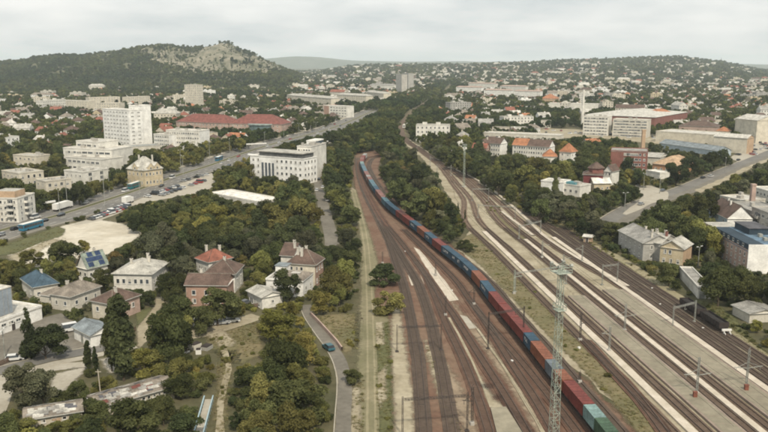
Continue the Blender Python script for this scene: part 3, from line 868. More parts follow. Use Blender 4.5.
def building(label, cat, A, B, C=None, d=None, h=6.0, roof='hip', rh=2.5, wall='white', roofm='red', wins=(), chim=(), group=None, name='house',
             land=None, ov=.45, rwall=None, vis=.35, at='eave', vents=0, balc=(), doors=(), z0=0.0, register=True, trim='white_paint', dark='glass', bandz=None):
    zz = h if at == 'eave' else 0.0
    a, b = P(*A, zz), P(*B, zz)
    e = (b - a); W = e.length; e.normalize(); n = Vector((-e.y, e.x))
    if C is not None: d = max(4.0, (P(*C, zz) - b).dot(n))
    root = thing(name, label, cat, (a.x, a.y, z0), math.atan2(e.y, e.x), group)
    # wall body
    mb = MB(); H_ = h
    mb.box(0, W, 0, d, -.3, H_, 0, bottom=False)
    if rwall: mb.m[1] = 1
    cx, cy = W/2, d/2
    if roof == 'gable':
        mb.face([(0, d, H_), (0, 0, H_), (0, cy, H_ + rh - .1)][::-1][::-1]); mb.face([(W, 0, H_), (W, d, H_), (W, cy, H_ + rh - .1)], 1 if rwall else 0)
    if roof == 'gabley':
        mb.face([(0, 0, H_), (W, 0, H_), (cx, 0, H_ + rh - .1)]); mb.face([(W, d, H_), (0, d, H_), (cx, d, H_ + rh - .1)])
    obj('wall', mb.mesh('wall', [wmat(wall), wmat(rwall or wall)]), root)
    rb, hf = roof_mb(roof, W, d, H_, rh, ov)
    ro = obj('roof', rb.mesh('roof', [rmat(roofm), wmat(wall) if roof == 'flat' else M[trim]]), root)
    if roof != 'flat':
        tb_ = MB(); t = .11
        if roof == 'hip':
            if W >= d: R0, R1 = ((d/2, cy), (W - d/2, cy)) if W - d > .5 else ((cx-.2, cy), (cx+.2, cy))
            else: R0, R1 = (cx, W/2), (cx, d - W/2)
            prs = [((-ov, -ov), R0), ((W+ov, d+ov), R1)] + ([((W+ov, -ov), R1), ((-ov, d+ov), R0)] if W >= d else [((W+ov, -ov), R0), ((-ov, d+ov), R1)])
            for q, R_ in prs: tb_.bar((*q, H_+.08), (*R_, H_+rh+.02), t*1.4)
        else: R0, R1 = ((-ov, cy), (W+ov, cy)) if roof == 'gable' else ((cx, -ov), (cx, d+ov))
        tb_.bar((*R0, H_+rh+.02), (*R1, H_+rh+.02), t*1.6)
        obj('ridge_tiles', tb_.mesh('ridge_tiles', rmat({'brown': 'greybrown', 'red': 'brown', 'darkred': 'brown'}.get(roofm, roofm))), ro)
        gm = MB()
        if roof != 'gabley':
            for yy in (-ov-.14, d+ov+.02): gm.box(-ov, W+ov, yy, yy+.12, H_-.1, H_+.02)
        if roof != 'gable':
            for xx in (-ov-.14, W+ov+.02): gm.box(xx, xx+.12, -ov, d+ov, H_-.1, H_+.02)
        gm.box(.05, .14, -.12, -.02, 0, H_-.1)
        obj('gutter', gm.mesh('gutter', M['metal_grey']), ro)
    for k in chim:
        x, y = k[0] * W, k[1] * d
        cb = MB(); t = k[2] if len(k) > 2 else 1.3; w = .38
        zb, zt = hf(x, y) - .5, max(hf(x, y) + t * .6, H_ + rh + .5 * t)
        cb.box(x-w, x+w, y-w*.8, y+w*.8, zb, zt, 0); cb.box(x-w-.08, x+w+.08, y-w*.8-.08, y+w*.8+.08, zt+.002, zt+.18, 0)
        cb.box(x-w*.5, x+w*.5, y-.14, y+.14, zt+.182, zt+.4, 1)
        obj('chimney', cb.mesh('chimney', [wmat('offwhite') if len(k) < 4 else wmat(k[3]), M['metal_dark']]), ro)
    for k in range(vents):
        r = random.Random(hash((round(W, 1), k)) & 0xffff)
        cb = MB(); x, y = W * r.uniform(.12, .88), d * r.uniform(.2, .8); q = r.uniform(.5, 1.6); t = r.uniform(.7, 1.9)
        zb = H_ + .285
        cb.box(x-q, x+q, y-q*.7, y+q*.7, zb, zb + t); cb.box(x-q-.1, x+q+.1, y-q*.7-.1, y+q*.7+.1, zb+t+.002, zb+t+.12)
        obj('roof_vent', cb.mesh('roof_vent', M['wall_concrete']), ro)
    for wspec in wins:
        f, rows, cols, ww, wh = wspec[:5]
        zs = wspec[5] if len(wspec) > 5 else None
        u0, u1 = wspec[6] if len(wspec) > 6 else (0.04, .96)
        dk = wspec[7] if len(wspec) > 7 else dark
        (ox, oy), (dx, dy), Ln, rot = face_frame(f, W, d)
        step = (H_ / rows)
        mes = [window_mesh(ww, wh, dk), window_mesh(ww, wh, dk), window_mesh(ww, wh, dk, blind=1), window_mesh(ww, wh, dk, blind=2)]
        for r_ in range(rows):
            z = (zs[0] + zs[1] * r_) if zs else step * r_ + (step - wh) * .5
            for c_ in range(cols):
                u = Ln * (u0 + (u1 - u0) * (c_ + .5) / cols)
                obj('window', random.choice(mes), root, (ox + dx*u, oy + dy*u, z), rot)
    for f, u, ww, wh, mname in doors:
        (ox, oy), (dx, dy), Ln, rot = face_frame(f, W, d)
        k = ('door', ww, wh, mname)
        if k not in WINCACHE:
            q = MB(); q.box(-ww/2, ww/2, -.07, 0, 0, wh, 0); q.box(-ww/2-.1, -ww/2-.002, -.1, 0, 0, wh+.1, 1); q.box(ww/2+.002, ww/2+.1, -.1, 0, 0, wh+.1, 1)
            WINCACHE[k] = q.mesh('door', [M[mname], M['frame_white']])
        obj('door', WINCACHE[k], root, (ox + dx*u*Ln, oy + dy*u*Ln, .02), rot)
    for f, rows, cols, ww, dep in balc:
        (ox, oy), (dx, dy), Ln, rot = face_frame(f, W, d)
        k = ('balc', ww, dep, wall)
        if k not in WINCACHE:
            q = MB(); q.box(-ww/2, ww/2, -dep, -.002, 0, .16, 0); q.box(-ww/2, ww/2, -dep-.07, -dep-.002, 0, 1.05, 0)
            q.box(-ww/2-.07, -ww/2-.002, -dep, -.002, 0, 1.05, 0); q.box(ww/2+.002, ww/2+.07, -dep, -.002, 0, 1.05, 0)
            q.box(-ww/2+.3, ww/2-.3, -.05, -.003, .17, 2.3, 1)
            WINCACHE[k] = q.mesh('balcony', [wmat(wall), M['glass']])
        for r_ in range(1, rows):
            for c_ in range(cols):
                u = Ln * (c_ + .5) / cols
                obj('balcony', WINCACHE[k], root, (ox + dx*u, oy + dy*u, H_ / rows * r_ + .1), rot)
    corners = [a, a + e*W, a + e*W + n*d, a + n*d]
    if register:
        FOOT.append([tuple(p) for p in corners])
        top = H_ + (rh if roof != 'flat' else .6)
        pts = [Q(p.x, p.y, z0 + H_ * vis) for p in corners] + [Q(p.x, p.y, z0 + H_) for p in corners]
        c0 = a + e*W/2 + n*d/2
        if roof == 'hip': pts += [Q(c0.x, c0.y, z0 + top)]
        if roof == 'gable': pts += [Q(*(a + n*d/2), z0 + top), Q(*(b + n*d/2), z0 + top)]
        if roof == 'gabley': pts += [Q(*(a + e*W/2), z0 + top), Q(*(a + e*W/2 + n*d), z0 + top)]
        c0 = a + e*W/2 + n*d/2
        fill(hull(pts), c0.y)
        if land: LAND.append((land, c0))
    root['_W'] = W; root['_d'] = d
    return root, W, d
def add_box_part(root, name, m, *boxes, top=None):
    mb = MB()
    for b in boxes: mb.box(*b, 0, top=1 if top else None)
    return obj(name, mb.mesh(name, [m] + ([top] if top else [])), root)

# ---- left foreground: works building, sheds, villas
r, W, d = building('white low workshop wing with a dark door and flat roof at the yard edge', 'workshop', (-14, 327.5), (41.5, 307.5), d=15, h=3.4, roof='flat', wall='brightwhite', roofm='tan' if False else 'palegrey',
    wins=[('F', 1, 4, 1.6, .9, (1.9, 0), (.1, .62)), ('R', 1, 3, 1.2, .8, (1.9, 0))], doors=[('F', .46, 1.1, 2.2, 'metal_dark'), ('F', .74, 1.3, 1.1, 'metal_dark')], name='workshop', land='the blue-grey hall', vis=.1)
hall = MB(); hall.box(-8, W * .62, 3.0, 14.0, 3.75, 10.8, 0, top=1)
obj('upper_block', hall.mesh('upper_block', [wmat('bluegrey'), rmat('white')]), r)
pc = MB(); pc.box(-8.1, W*.62+.12, 2.86, 2.995, 10.81, 11.1); pc.box(W*.62+.003, W*.62+.14, 2.998, 14.0, 10.81, 11.1)
obj('parapet', pc.mesh('parapet', wmat('offwhite')), r)
pb = MB()
for k in range(14): pb.box(-7.6 + k*1.45, -7.6 + k*1.45 + .06, 2.94, 2.997, 3.8, 10.7)
for k in range(7): pb.box(W*.62+.003, W*.62+.05, 3.6+k*1.5, 3.66+k*1.5, 3.8, 10.7)
obj('panel_joints', pb.mesh('panel_joints', wmat('grey')), r)
fill(hull([Q(*(Matrix.Rotation(r.rotation_euler.z, 2) @ Vector((x, y)) + Vector(r.location[:2])), z) for x in (-8, W*.62) for y in (3, 14) for z in (3, 10.8)]))

building('small white shed with a blue-grey gable roof and grey door', 'shed', (73.5, 327), (90.5, 335.5), d=6.5, h=3.2, roof='gabley' if False else 'gable', rh=1.6, wall='brightwhite', roofm='bluegrey', wins=[('R', 1, 1, .9, .9)], doors=[('F', .5, 1.3, 2.2, 'metal_grey')], name='shed', land='the small white shed', vis=.1)
building('small house with a brown hipped roof and pink side wall', 'house', (91.5, 300.5), (112.5, 304.5), (126, 292.5), h=5.0, rh=2.6, wall='cream', rwall='pink', roofm='brown', wins=[('F', 1, 2, 1.1, 1.4, (2.2, 0)), ('R', 1, 2, 1.1, 1.4, (2.2, 0))], chim=[(.62, .42)], land='the brown hipped house', vis=.25)
r, W, d = building('grey roofed bungalow with pale walls and a side porch', 'house', (50.5, 294), (70, 297), (95, 285.5), h=4.4, rh=2.6, wall='offwhite', roofm='greybrown', wins=[('F', 1, 2, 1.1, 1.3), ('R', 1, 3, 1.1, 1.3)], chim=[(.42, .3), (.5, .7)], land='the grey roofed bungalow', vis=.2)
pm, _ = roof_mb('hip', 5.2, 6.5, 3.4, 1.7, .4); mo = obj('porch_roof', pm.mesh('porch_roof', [rmat('greybrown'), M['white_paint']]), r, (-5.1, 1.0, 0))
add_box_part(r, 'porch_wall', wmat('offwhite'), (-5.1, -.01, 1.0, 7.5, -.2, 3.35))
building('white walled house with a dark blue hipped roof', 'house', (21.7, 278.5), (33.5, 287.3), (50, 278), h=4.6, rh=2.9, wall='offwhite', roofm='blue', wins=[('R', 1, 3, 1.1, 1.3), ('F', 1, 2, 1.1, 1.3)], chim=[(.5, .6, .9)], land='the blue roofed house', vis=.3)
r, W, d = building('house with a red front roof slope and solar panels on its side slope', 'house', (77.5, 266.5), (87.5, 269), (113, 265.5), h=4.2, roof='gabley', rh=4.6, wall='white', roofm='greengrey', wins=[('F', 1, 2, 1.1, 1.3), ('R', 1, 4, 1.0, 1.2)], chim=[(.35, .7)], land='the house with solar panels', vis=.3)
# red slope laid over the left half
ov = .45; lo, hi = 4.2 + .09, 4.2 + 4.6 + .03
rs = MB(); rs.face([(-ov-.02, d+ov, lo), (-ov-.02, -ov-.02, lo), (W/2, -ov-.02, hi), (W/2, d+ov, hi)]); rs.face([(-ov-.02, -ov-.03, lo-.15), (W/2, -ov-.03, hi-.15), (W/2, -ov-.03, hi), (-ov-.02, -ov-.03, lo)])
obj('red_roof_slope', rs.mesh('red_roof_slope', rmat('orange')), r)['label'] = 'red tiled roof slope'
L_ = math.hypot(W/2 + ov, 4.54); ang = math.atan2(4.54, W/2 + ov)
pan = MB(); pan.box(0, 1.55, 0, .95, .06, .11); sp = pan.mesh('solar_panel', rmat('solar'))
for i_ in range(6):
    for j_ in range(3):
        if (i_, j_) in ((2, 0), (3, 0), (0, 2), (3, 2)): continue
        t = .5 + j_ * 1.75
        o = obj('solar_panel', sp, r, (W + ov - t * math.cos(ang), .6 + i_ * (d - 1.5) / 6, 4.26 + t * math.sin(ang)))
        o.rotation_euler = (0, -math.pi + ang, 0); o.scale = (1, 1, -1)
r, W, d = building('large white villa with a pale grey hipped roof beside the sandy lot', 'house', (113, 273.5), (151.3, 274.3), d=15, h=5.6, rh=2.9, wall='white', roofm='lightgrey', wins=[('F', 1, 6, 1.1, 1.6, (2.4, 0)), ('R', 1, 5, 1.1, 1.6, (2.4, 0))], chim=[(.35, .3), (.55, .8), (.7, .55)], land='the large white villa', vis=.12)
building('house with a red hipped roof and twin pale chimneys', 'house', (196, 258), (208.5, 262.3), d=9, h=5.4, rh=3.2, wall='white', roofm='red', wins=[('F', 1, 2, 1.1, 1.4)], chim=[(.2, .35, 1.8), (.6, .7, 1.8)], land='the red roofed house', vis=.2)
building('white house with a steep brown pyramid roof', 'house', (204.5, 273.5), (234.5, 274), d=10.5, h=6.0, rh=3.5, wall='white', roofm='brown', wins=[('F', 1, 1, 1.3, 1.5, (3.2, 0), (.6, .95)), ('R', 2, 2, 1.1, 1.4)], chim=[(.55, .45, 1.2)], land='the pyramid roofed house', vis=.15)
building('salmon walled house with a dark brown roof', 'house', (185.5, 285), (226.5, 285.5), d=8.5, h=6.4, roof='gable', rh=2.4, wall='salmon', roofm='brown', wins=[('F', 1, 3, 1.2, 1.5, (3.4, 0)), ('L', 2, 2, 1.1, 1.4), ('F', 1, 3, 1.2, 1.4, (.9, 0))], chim=[(.28, .62, 2.0)], land='the salmon house', vis=.05)
r, W, d = building('big two storey house with a brown roof, cream front and salmon side wall', 'house', (287.5, 263.2), (315, 265), (325, 258.8), h=7.4, rh=4.0, wall='cream', rwall='salmon', roofm='brown', wins=[('F', 1, 3, 1.0, 1.3, (5.2, 0), (.05, .6)), ('R', 2, 3, 1.0, 1.5)], chim=[(.3, .3), (.45, .25), (.5, .6)], land='the big cream and salmon house', vis=.05)
building('white walled annex with a brown roof behind the cream and salmon house', 'house', (280.5, 255.3), (293, 256), d=11, h=6.4, roof='gable', rh=3.2, wall='white', roofm='brown', wins=[('F', 1, 2, 1.0, 1.3)], chim=[(.7, .5), (.9, .3)], vis=.3)
r, W, d = building('modern flat roofed white house with a small roof tower', 'house', (266, 280.5), (303, 283), d=9.5, h=4.6, roof='flat', wall='brightwhite', roofm='grey', wins=[('F', 1, 4, 1.3, 1.5), ('R', 1, 2, 1.1, 1.3), ('L', 1, 2, 1.1, 1.3)], land='the modern white house', vis=.1, vents=1)
tw = MB(); tw.box(W*.10, W*.40, 5.0, 8.8, 4.9, 8.0); obj('roof_tower', tw.mesh('roof_tower', wmat('brightwhite')), r)
tw = MB(); tw.box(W*.10-.25, W*.40+.25, 4.75, 9.05, 8.002, 8.2); obj('tower_roof', tw.mesh('tower_roof', rmat('bluegrey')), r)
obj('window', window_mesh(1.0, 1.2), r, (W*.32, 5.0, 6.2))
rs = MB(); rs.face([(W*.42, -.2, 5.36), (W+.2, -.2, 5.36), (W*.88, 4.7, 7.0), (W*.42, 4.7, 7.0)]); rs.face([(W+.2, -.2, 5.36), (W+.2, 9.6, 5.36), (W*.88, 4.7, 7.0)]); rs.face([(W*.42, 4.7, 7.0), (W*.88, 4.7, 7.0), (W+.2, 9.6, 5.36), (W*.42, 9.6, 5.36)])
obj('hipped_roof_part', rs.mesh('hipped_roof_part', rmat('greybrown')), r)
building('garage with a pale grey roof in front of the modern white house', 'garage', (247.5, 290.5), (262, 297.5), (270.5, 288), h=3.6, roof='gable', rh=1.2, wall='white', roofm='lightgrey', wins=[('F', 1, 2, 2.0, 1.8, (.3, 0)), ('R', 1, 1, 1.0, 1.0)], land='the pale roofed garage', vis=.05, name='garage')
# derelict long sheds
for lab, A, B, C, cols, seed in (('derelict white shed with a rotten grey sheet roof and boarded opening', (24.5, 420), (82, 410.8), (84, 399), 5, 3), ('longer derelict white shed with patched rusty roof and a row of small windows', (100, 407.3), (174, 386), (160, 376), 13, 5)):
    r, W, d = building(lab, 'shed', A, B, C, h=2.7, roof='gable', rh=1.1, wall='beige', roofm='greybrown', wins=[('F', 1, cols, .8, .7, (1.5, 0), (.04, .96), 'tyre')], name='derelict_shed', land='the derelict shed', vis=.5, ov=.35)
    rr = random.Random(seed); mats_ = [rmat('lightgrey'), rmat('grey'), rmat('darkred'), rmat('slate'), rmat('palegrey')]
    pm = [None] * 5
    for k in range(46):
        i_ = rr.choices(range(5), (4, 4, .9 if seed == 5 else .3, 3, 2))[0]
        u = rr.uniform(.2, W - 2.2); v = rr.uniform(-.2, d/2 - 1.1); ww, hh = rr.uniform(.8, 2.0), rr.uniform(.6, 1.1)
        back = rr.random() < .3
        sl_ = 1.1 / (d/2 + .35)
        def zf(y): return 2.76 + sl_ * (y + .35) + .03 + k * .0009
        q = MB(); y0, y1 = v, v + hh
        a_ = rr.uniform(-.25, .25)
        if back:
            y0, y1 = d - v, d - v - hh
            q.face([(u, y0, zf(v)), (u, y1, zf(v+hh)), (u+ww, y1+a_, zf(v+hh)), (u+ww, y0+a_, zf(v))])
        else:
            q.face([(u, y0, zf(y0)), (u+ww, y0+a_, zf(y0+a_)), (u+ww, y1+a_, zf(y1+a_)), (u, y1, zf(y1))])
        obj('roof_sheet', q.mesh('roof_sheet', mats_[i_]), r)
    if seed == 3:
        add_box_part(r, 'boarded_opening', wmat('tan'), (W*.46, W*.46+1.6, -.08, -.003, .3, 2.0))
# pale blue railed walkway
a, b = P(209, 402), P(196, 450)
e = (b - a).normalized(); n = Vector((-e.y, e.x)); Ln = (b - a).length
wk = thing('walkway_bridge', 'narrow raised walkway with pale blue rails among the bushes', 'walkway', (*a, 0), math.atan2(e.y, e.x))
add_box_part(wk, 'deck', M['paving'], (0, Ln, -.8, .8, .5, .65))
mat('pale_blue', (0.33, 0.44, 0.48), 0.6, 0.15, 1.0)
for s_ in (-.9, .9):
    q = MB(); q.box(0, Ln, s_-.12, s_+.12, 1.35, 1.5); q.box(0, Ln, s_-.03, s_+.03, .95, 1.03)
    for k in range(int(Ln / 1.5) + 1): q.box(k*1.5, k*1.5+.08, s_-.04, s_+.04, 0, 1.345)
    obj('railing', q.mesh('railing', M['pale_blue']), wk)
fill([(206, 398), (214, 398), (207, 450), (192, 450)])

# ---- left middle distance
r, W, d = building('white hotel block with a rounded corner and green-grey glazed roof storey', 'hotel', (250, 156), (303, 160), d=14, h=14.5, roof='flat', wall='brightwhite', roofm='lightgrey', name='hotel', land='the white hotel', vis=.22,
    wins=[('F', 4, 2, 1.5, 1.7, None, (.02, .2)), ('F', 4, 6, 1.5, 1.7, None, (.48, .99)), ('L', 4, 4, 1.5, 1.7), ('R', 4, 4, 1.5, 1.7)])
add_box_part(r, 'glazed_bay', M['glass'], *[(W*(.225 + k*.066), W*(.225 + k*.066) + 1.4, -.22, -.004, 2.5, 11.3) for k in range(4)])
add_box_part(r, 'roof_storey', M['glass_pale'], (W*.12, W*.93, 3.0, 14.5, 14.8, 17.4))
add_box_part(r, 'upper_roof', rmat('lightgrey'), (W*.10, W*.95, 2.0, 15.5, 17.402, 17.9))
cv = MB(); cv.prism([(-.01 + 4.2*math.cos(t) * 1.0, 4.2 + 4.2*math.sin(t)) for t in [math.pi + k * math.pi/2/8 for k in range(9)]] + [(4.2, 4.2)], 14.81, 15.3)
obj('corner_cornice', cv.mesh('corner_cornice', wmat('brightwhite')), r)
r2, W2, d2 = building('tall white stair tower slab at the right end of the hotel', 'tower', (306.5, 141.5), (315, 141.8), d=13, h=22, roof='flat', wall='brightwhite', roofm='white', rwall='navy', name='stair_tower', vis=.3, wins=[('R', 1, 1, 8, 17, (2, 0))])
building('white hotel rear block with stacked roof plant', 'hotel', (297, 147), (311, 147.5), d=24, h=20, roof='flat', wall='white', roofm='grey', name='hotel_block', vents=7, vis=.4, wins=[('F', 5, 5, 1.4, 1.6)])
building('long low hall with a flat white membrane roof among the trees', 'hall', (209.5, 193.5), (259.5, 203), d=14, h=2.6, roof='flat', wall='white', roofm='white', name='hall', land='the white roofed hall', vis=.9)
building('white four storey apartment block with balconies and an orange penthouse', 'apartment block', (-12, 199), (17, 199.5), (28.5, 194), h=10.5, roof='flat', wall='white', roofm='lightgrey', name='apartment_block', land='the balcony apartment block', vis=.15, wins=[('F', 4, 6, 1.2, 1.5), ('R', 4, 3, 1.2, 1.5)], balc=[('R', 4, 1, 3.5, 1.3), ('F', 4, 2, 3.0, 1.2)])
pr = THINGS[-1]
add_box_part(pr, 'penthouse', wmat('tan'), (1.5, pr['_W']*.8, 3.0, pr['_d']*.8, 10.8, 13.6), top=rmat('lightgrey'))
building('white flat roofed house block beside dark trees, furthest left of three', 'apartment block', (1.5, 171.3), (18.5, 174.3), (34.5, 170), h=7.6, roof='flat', wall='cream', roofm='lightgrey', name='apartment_block', vents=4, vis=.3, wins=[('F', 2, 4, 1.2, 1.5), ('R', 2, 4, 1.4, 2.0)])
building('white flat roofed house block with garage openings, middle of three', 'apartment block', (35.5, 180), (45.5, 182.3), (62, 177.5), h=7.2, roof='flat', wall='cream', roofm='lightgrey', name='apartment_block', vents=3, vis=.3, wins=[('F', 2, 2, 1.2, 1.3), ('R', 2, 4, 1.6, 1.9)])
building('white flat roofed house block with two dark bays, right of three', 'apartment block', (64, 171), (83, 173), (99, 168.5), h=8.0, roof='flat', wall='white', roofm='lightgrey', name='apartment_block', vents=4, vis=.3, wins=[('F', 2, 4, 1.2, 1.3), ('R', 3, 2, 2.4, 2.0)])
building('white stepped terrace building, lowest tier', 'apartment block', (66, 157.5), (101, 160.5), d=18, h=8, roof='flat', wall='white', roofm='lightgrey', name='terrace_building', vents=3, vis=.2, wins=[('F', 2, 7, 3.2, 1.5)], land='the stepped terrace building')
building('white stepped terrace building, middle tier', 'apartment block', (63, 148.5), (112, 150.5), d=22, h=13, roof='flat', wall='white', roofm='palegrey', name='terrace_building', vents=5, vis=.4, wins=[('F', 3, 8, 4.0, 1.5)])
building('white stepped terrace building, top tier', 'apartment block', (76, 141.5), (97, 143), d=18, h=17, roof='flat', wall='white', roofm='palegrey', name='terrace_building', vents=2, vis=.6, wins=[('F', 4, 4, 4.0, 1.5)])
building('small white flat roofed house among trees left of the terrace building', 'house', (13, 155.5), (36, 157), d=12, h=7, roof='flat', wall='cream', roofm='lightgrey', vents=2, vis=.3, wins=[('F', 2, 5, 1.6, 1.5)])
r, W, d = building('old yellow villa with a steep patched grey mansard roof beside the avenue', 'villa', (127, 168.5), (144, 170.6), d=13, h=9.5, rh=7, wall='yellow', roofm='lightgrey', name='villa', land='the yellow villa', vis=.12, wins=[('F', 2, 4, 1.1, 1.8), ('R', 2, 5, 1.1, 1.8)], chim=[(.3, .4), (.7, .75)])
for f, u in (('F', .5), ('R', .35), ('R', .7)):
    (ox, oy), (dx, dy), Ln, rot = face_frame(f, W, d)
    g = MB(); g.box(-2.0, 2.0, -.3, 3.5, 9.2, 11.2, 0, bottom=False); g.face([(-2.0, -.3, 11.2), (2.0, -.3, 11.2), (0, -.3, 13.4)], 0)
    g.face([(2.2, -.5, 11.1), (2.2, 4.2, 11.1), (0, 4.2, 13.5), (0, -.5, 13.5)], 1); g.face([(-2.2, 4.2, 11.1), (-2.2, -.5, 11.1), (0, -.5, 13.5), (0, 4.2, 13.5)], 1)
    gb = obj('dormer', g.mesh('dormer', [wmat('yellow'), rmat('palegrey')]), r, (ox + dx*u*Ln, oy + dy*u*Ln, 0), rot)
    obj('window', window_mesh(1.1, 1.5), gb, (0, -.3, 9.5))
def bands(face, floors, ww, wh, n=1, u=(.03, .97), dk='glass'): return (face, floors, n, ww, wh, None, u, dk)
r, W, d = building('tall white slab tower block with rows of ribbon windows', 'tower block', (102.3, 109.3), (128.3, 111.0), d=13, h=31, roof='flat', wall='brightwhite', roofm='palegrey', name='tower_block', land='the white tower block', vis=.12, wins=[('F', 10, 8, 2.7, .95, None, (.03, .97), 'glass_pale'), ('R', 10, 2, 2.6, .95, None, (.05, .95), 'glass_pale')])
r, W, d = building('white windowless stair core on the right of the tall slab tower', 'tower block', (128.6, 106.0), (134.5, 106.4), d=15, h=34, roof='flat', wall='brightwhite', roofm='palegrey', name='stair_core', vents=3, vis=.12, wins=[('F', 9, 1, .5, 1.4, None, (.42, .58))])
building('long low blue-grey roofed wing at the foot of the white tower', 'hall', (110, 148.5), (160, 145.5), d=12, h=4, roof='flat', wall='offwhite', roofm='bluegrey', name='hall', vis=.3)
building('white office block with window rows, lower front wing', 'office block', (153.5, 134.5), (169, 135.4), d=14, h=12, roof='flat', wall='white', rwall='brightwhite', roofm='palegrey', name='office_block', land='the white office block', vents=2, vis=.2, wins=[bands('F', 4, 1.5, 1.4, 8)])
building('white office block with window rows, taller rear wing', 'office block', (166, 130.5), (199.5, 131.6), d=15, h=15, roof='flat', wall='white', rwall='brightwhite', roofm='palegrey', name='office_block', vents=3, vis=.4, wins=[bands('F', 4, 1.6, 1.5, 14)])
building('beige tower block below the rocky hill', 'tower block', (184.3, 85), (196.5, 85.2), d=15, h=35, roof='flat', wall='cream', roofm='grey', name='tower_block', land='the beige tower block', vis=.12, wins=[('F', 10, 6, 1.4, 1.5), ('R', 10, 4, 1.4, 1.5)], vents=3)
for A, B, lab in (((60, 100.5), (88, 101.5), 'long cream apartment slab left of the white tower'), ((89, 98), (120, 97), 'long cream apartment slab behind the white tower'), ((93, 103), (119, 103.5), 'second cream apartment slab in front of the rear one'), ((127, 97.5), (150, 96.5), 'pale apartment slab right of the white tower')):
    building(lab, 'apartment block', A, B, d=13, h=12, roof='flat', wall='cream', roofm='palegrey', name='apartment_block', vis=.2, wins=[('F', 4, 10, 1.6, 1.5)], group='cream apartment slabs under the hill')
building('long building with a red tiled roof left of the glass entrance', 'school', (176, 121.5), (228, 123.5), d=26, h=8, rh=8, wall='pink', roofm='darkred', name='school_building', land='the long red roof', vis=.3, wins=[('F', 2, 14, 1.6, 1.7)], chim=[(.2, .5), (.5, .5), (.8, .5)])
r, W, d = building('red roofed building wing around a turquoise glass entrance', 'school', (229, 123.5), (281.5, 124.5), d=30, h=8, rh=9, wall='pink', roofm='darkred', name='school_building', vis=.3, wins=[('F', 2, 12, 1.6, 1.7)])
ge = MB(); ge.prism([(W*.62 + 12*math.cos(t), -3 + 7*math.sin(t)) for t in [math.pi + k*math.pi/10 for k in range(11)]], 0, 7.5)
obj('glass_entrance', ge.mesh('glass_entrance', M['glass_blue']), r)
ge = MB(); ge.prism([(W*.62 + 13*math.cos(t), -3 + 8*math.sin(t)) for t in [math.pi + k*math.pi/10 for k in range(11)]], 7.502, 8.6)
obj('entrance_roof', ge.mesh('entrance_roof', rmat('teal')), r)
fill([(254, 119), (276, 119), (276, 128), (254, 128)])
r, W, d = building('white block with ribbon windows and a red end bay', 'office block', (324, 105.8), (347, 106.8), d=14, h=14, roof='flat', wall='white', roofm='palegrey', name='office_block', vis=.1, wins=[bands('F', 4, 3.2, 1.6, 6, (.26, .98))], land='the white block with a red bay')
add_box_part(r, 'red_bay', wmat('salmon'), (.0, W*.22, -.5, -.003, 0, 14.2))
building('white bridge-like footbridge building over the avenue', 'footbridge', (246.5, 143.5), (266.5, 144), d=4, h=5.5, roof='flat', wall='white', roofm='white', name='footbridge_deck', vis=.5) if False else None
for A, B, lab in (((287, 95), (331, 98.5), 'long beige institute block, left of the row'), ((337, 94.5), (366, 96), 'long beige institute block, middle of the row'), ((367.5, 92), (383.5, 93.5), 'pale beige institute block, right of the row')):
    building(lab, 'institute block', A, B, d=15, h=15, roof='hip', rh=3, wall='cream', roofm='lightgrey', name='institute_block', vis=.4, wins=[('F', 4, 12, 1.6, 1.8)], group='beige institute blocks in a row')
for A, B, lab, wl in (((396, 74.5), (401.7, 74.7), 'pale half of the twin grey tower on the skyline', 'concrete'), ((402, 73.2), (408.3, 73.5), 'dark half of the twin grey tower on the skyline', 'grey')):
    building(lab, 'tower block', A, B, d=14, h=42, roof='flat', wall=wl, roofm='grey', name='tower_block', vis=.1, wins=[('F', 10, 3, 2.2, 1.8)])
for i_, (A, B) in enumerate((((456, 87), (482, 87.5)), ((468, 83.3), (496, 83.8)), ((484, 90), (512, 90.5)), ((500, 86), (526, 86.6)), ((514, 91), (541, 91.5)), ((370, 84.5), (394, 85), ))):
    building(('white apartment row with pinkish roofs, ' + ['front left', 'rear left', 'front middle', 'rear right', 'front right', 'alone left of the twin towers'][i_]), 'apartment block', A, B, d=11, h=14, roof='hip', rh=2.6, wall='white' if i_ % 2 else 'brightwhite', roofm='roof_pinkish' if i_ < 5 else 'grey', name='apartment_block', vis=.25, wins=[('F', 4, 16, 1.7, 1.7)], group='white apartment rows with pinkish roofs')

# ---- right side
r, W, d = building('three storey pink office block with a blue roof and blank white end wall', 'office block', (703, 227.5), (748.5, 252), d=21, h=7.4, roof='flat', wall='pink', rwall='brightwhite', roofm='skyblue', name='office_block', land='the blue roofed pink block', vis=.12, wins=[('F', 3, 11, 1.0, 1.4, (.5, 2.45), (.02, .98))])
add_box_part(r, 'mansard_band', wmat('navy'), (W*.28, W+.1, -.2, 5.0, 8.16, 10.0))
add_box_part(r, 'end_wall', wmat('brightwhite'), (W+.105, W+.4, -.2, 21, 0, 10.0))
add_box_part(r, 'blue_roof', rmat('skyblue'), (W*.28, W+.1, 5.003, 21, 8.16, 10.02))
add_box_part(r, 'raised_pink_bay', wmat('pink'), (0.0, W*.278, .0, 10, 8.16, 9.6), top=rmat('lightgrey'))
add_box_part(r, 'roof_penthouse', wmat('navy'), (W*.32, W*.62, 6.5, 13.5, 10.03, 12.2))
add_box_part(r, 'penthouse_roof', rmat('slate'), (W*.31, W*.63, 6.2, 13.8, 12.203, 12.4))
for k in range(7): obj('skylight', window_mesh(1.2, 1.0, 'glass'), r, (W*(.3 + .1*k), -.2, 8.6), 0)
for p in ((.7, 9), (.78, 12), (.85, 8), (.92, 14)):
    add_box_part(r, 'roof_unit', M['metal_grey'], (W*p[0]-.8, W*p[0]+.8, p[1]-.6, p[1]+.6, 10.03, 11.1))
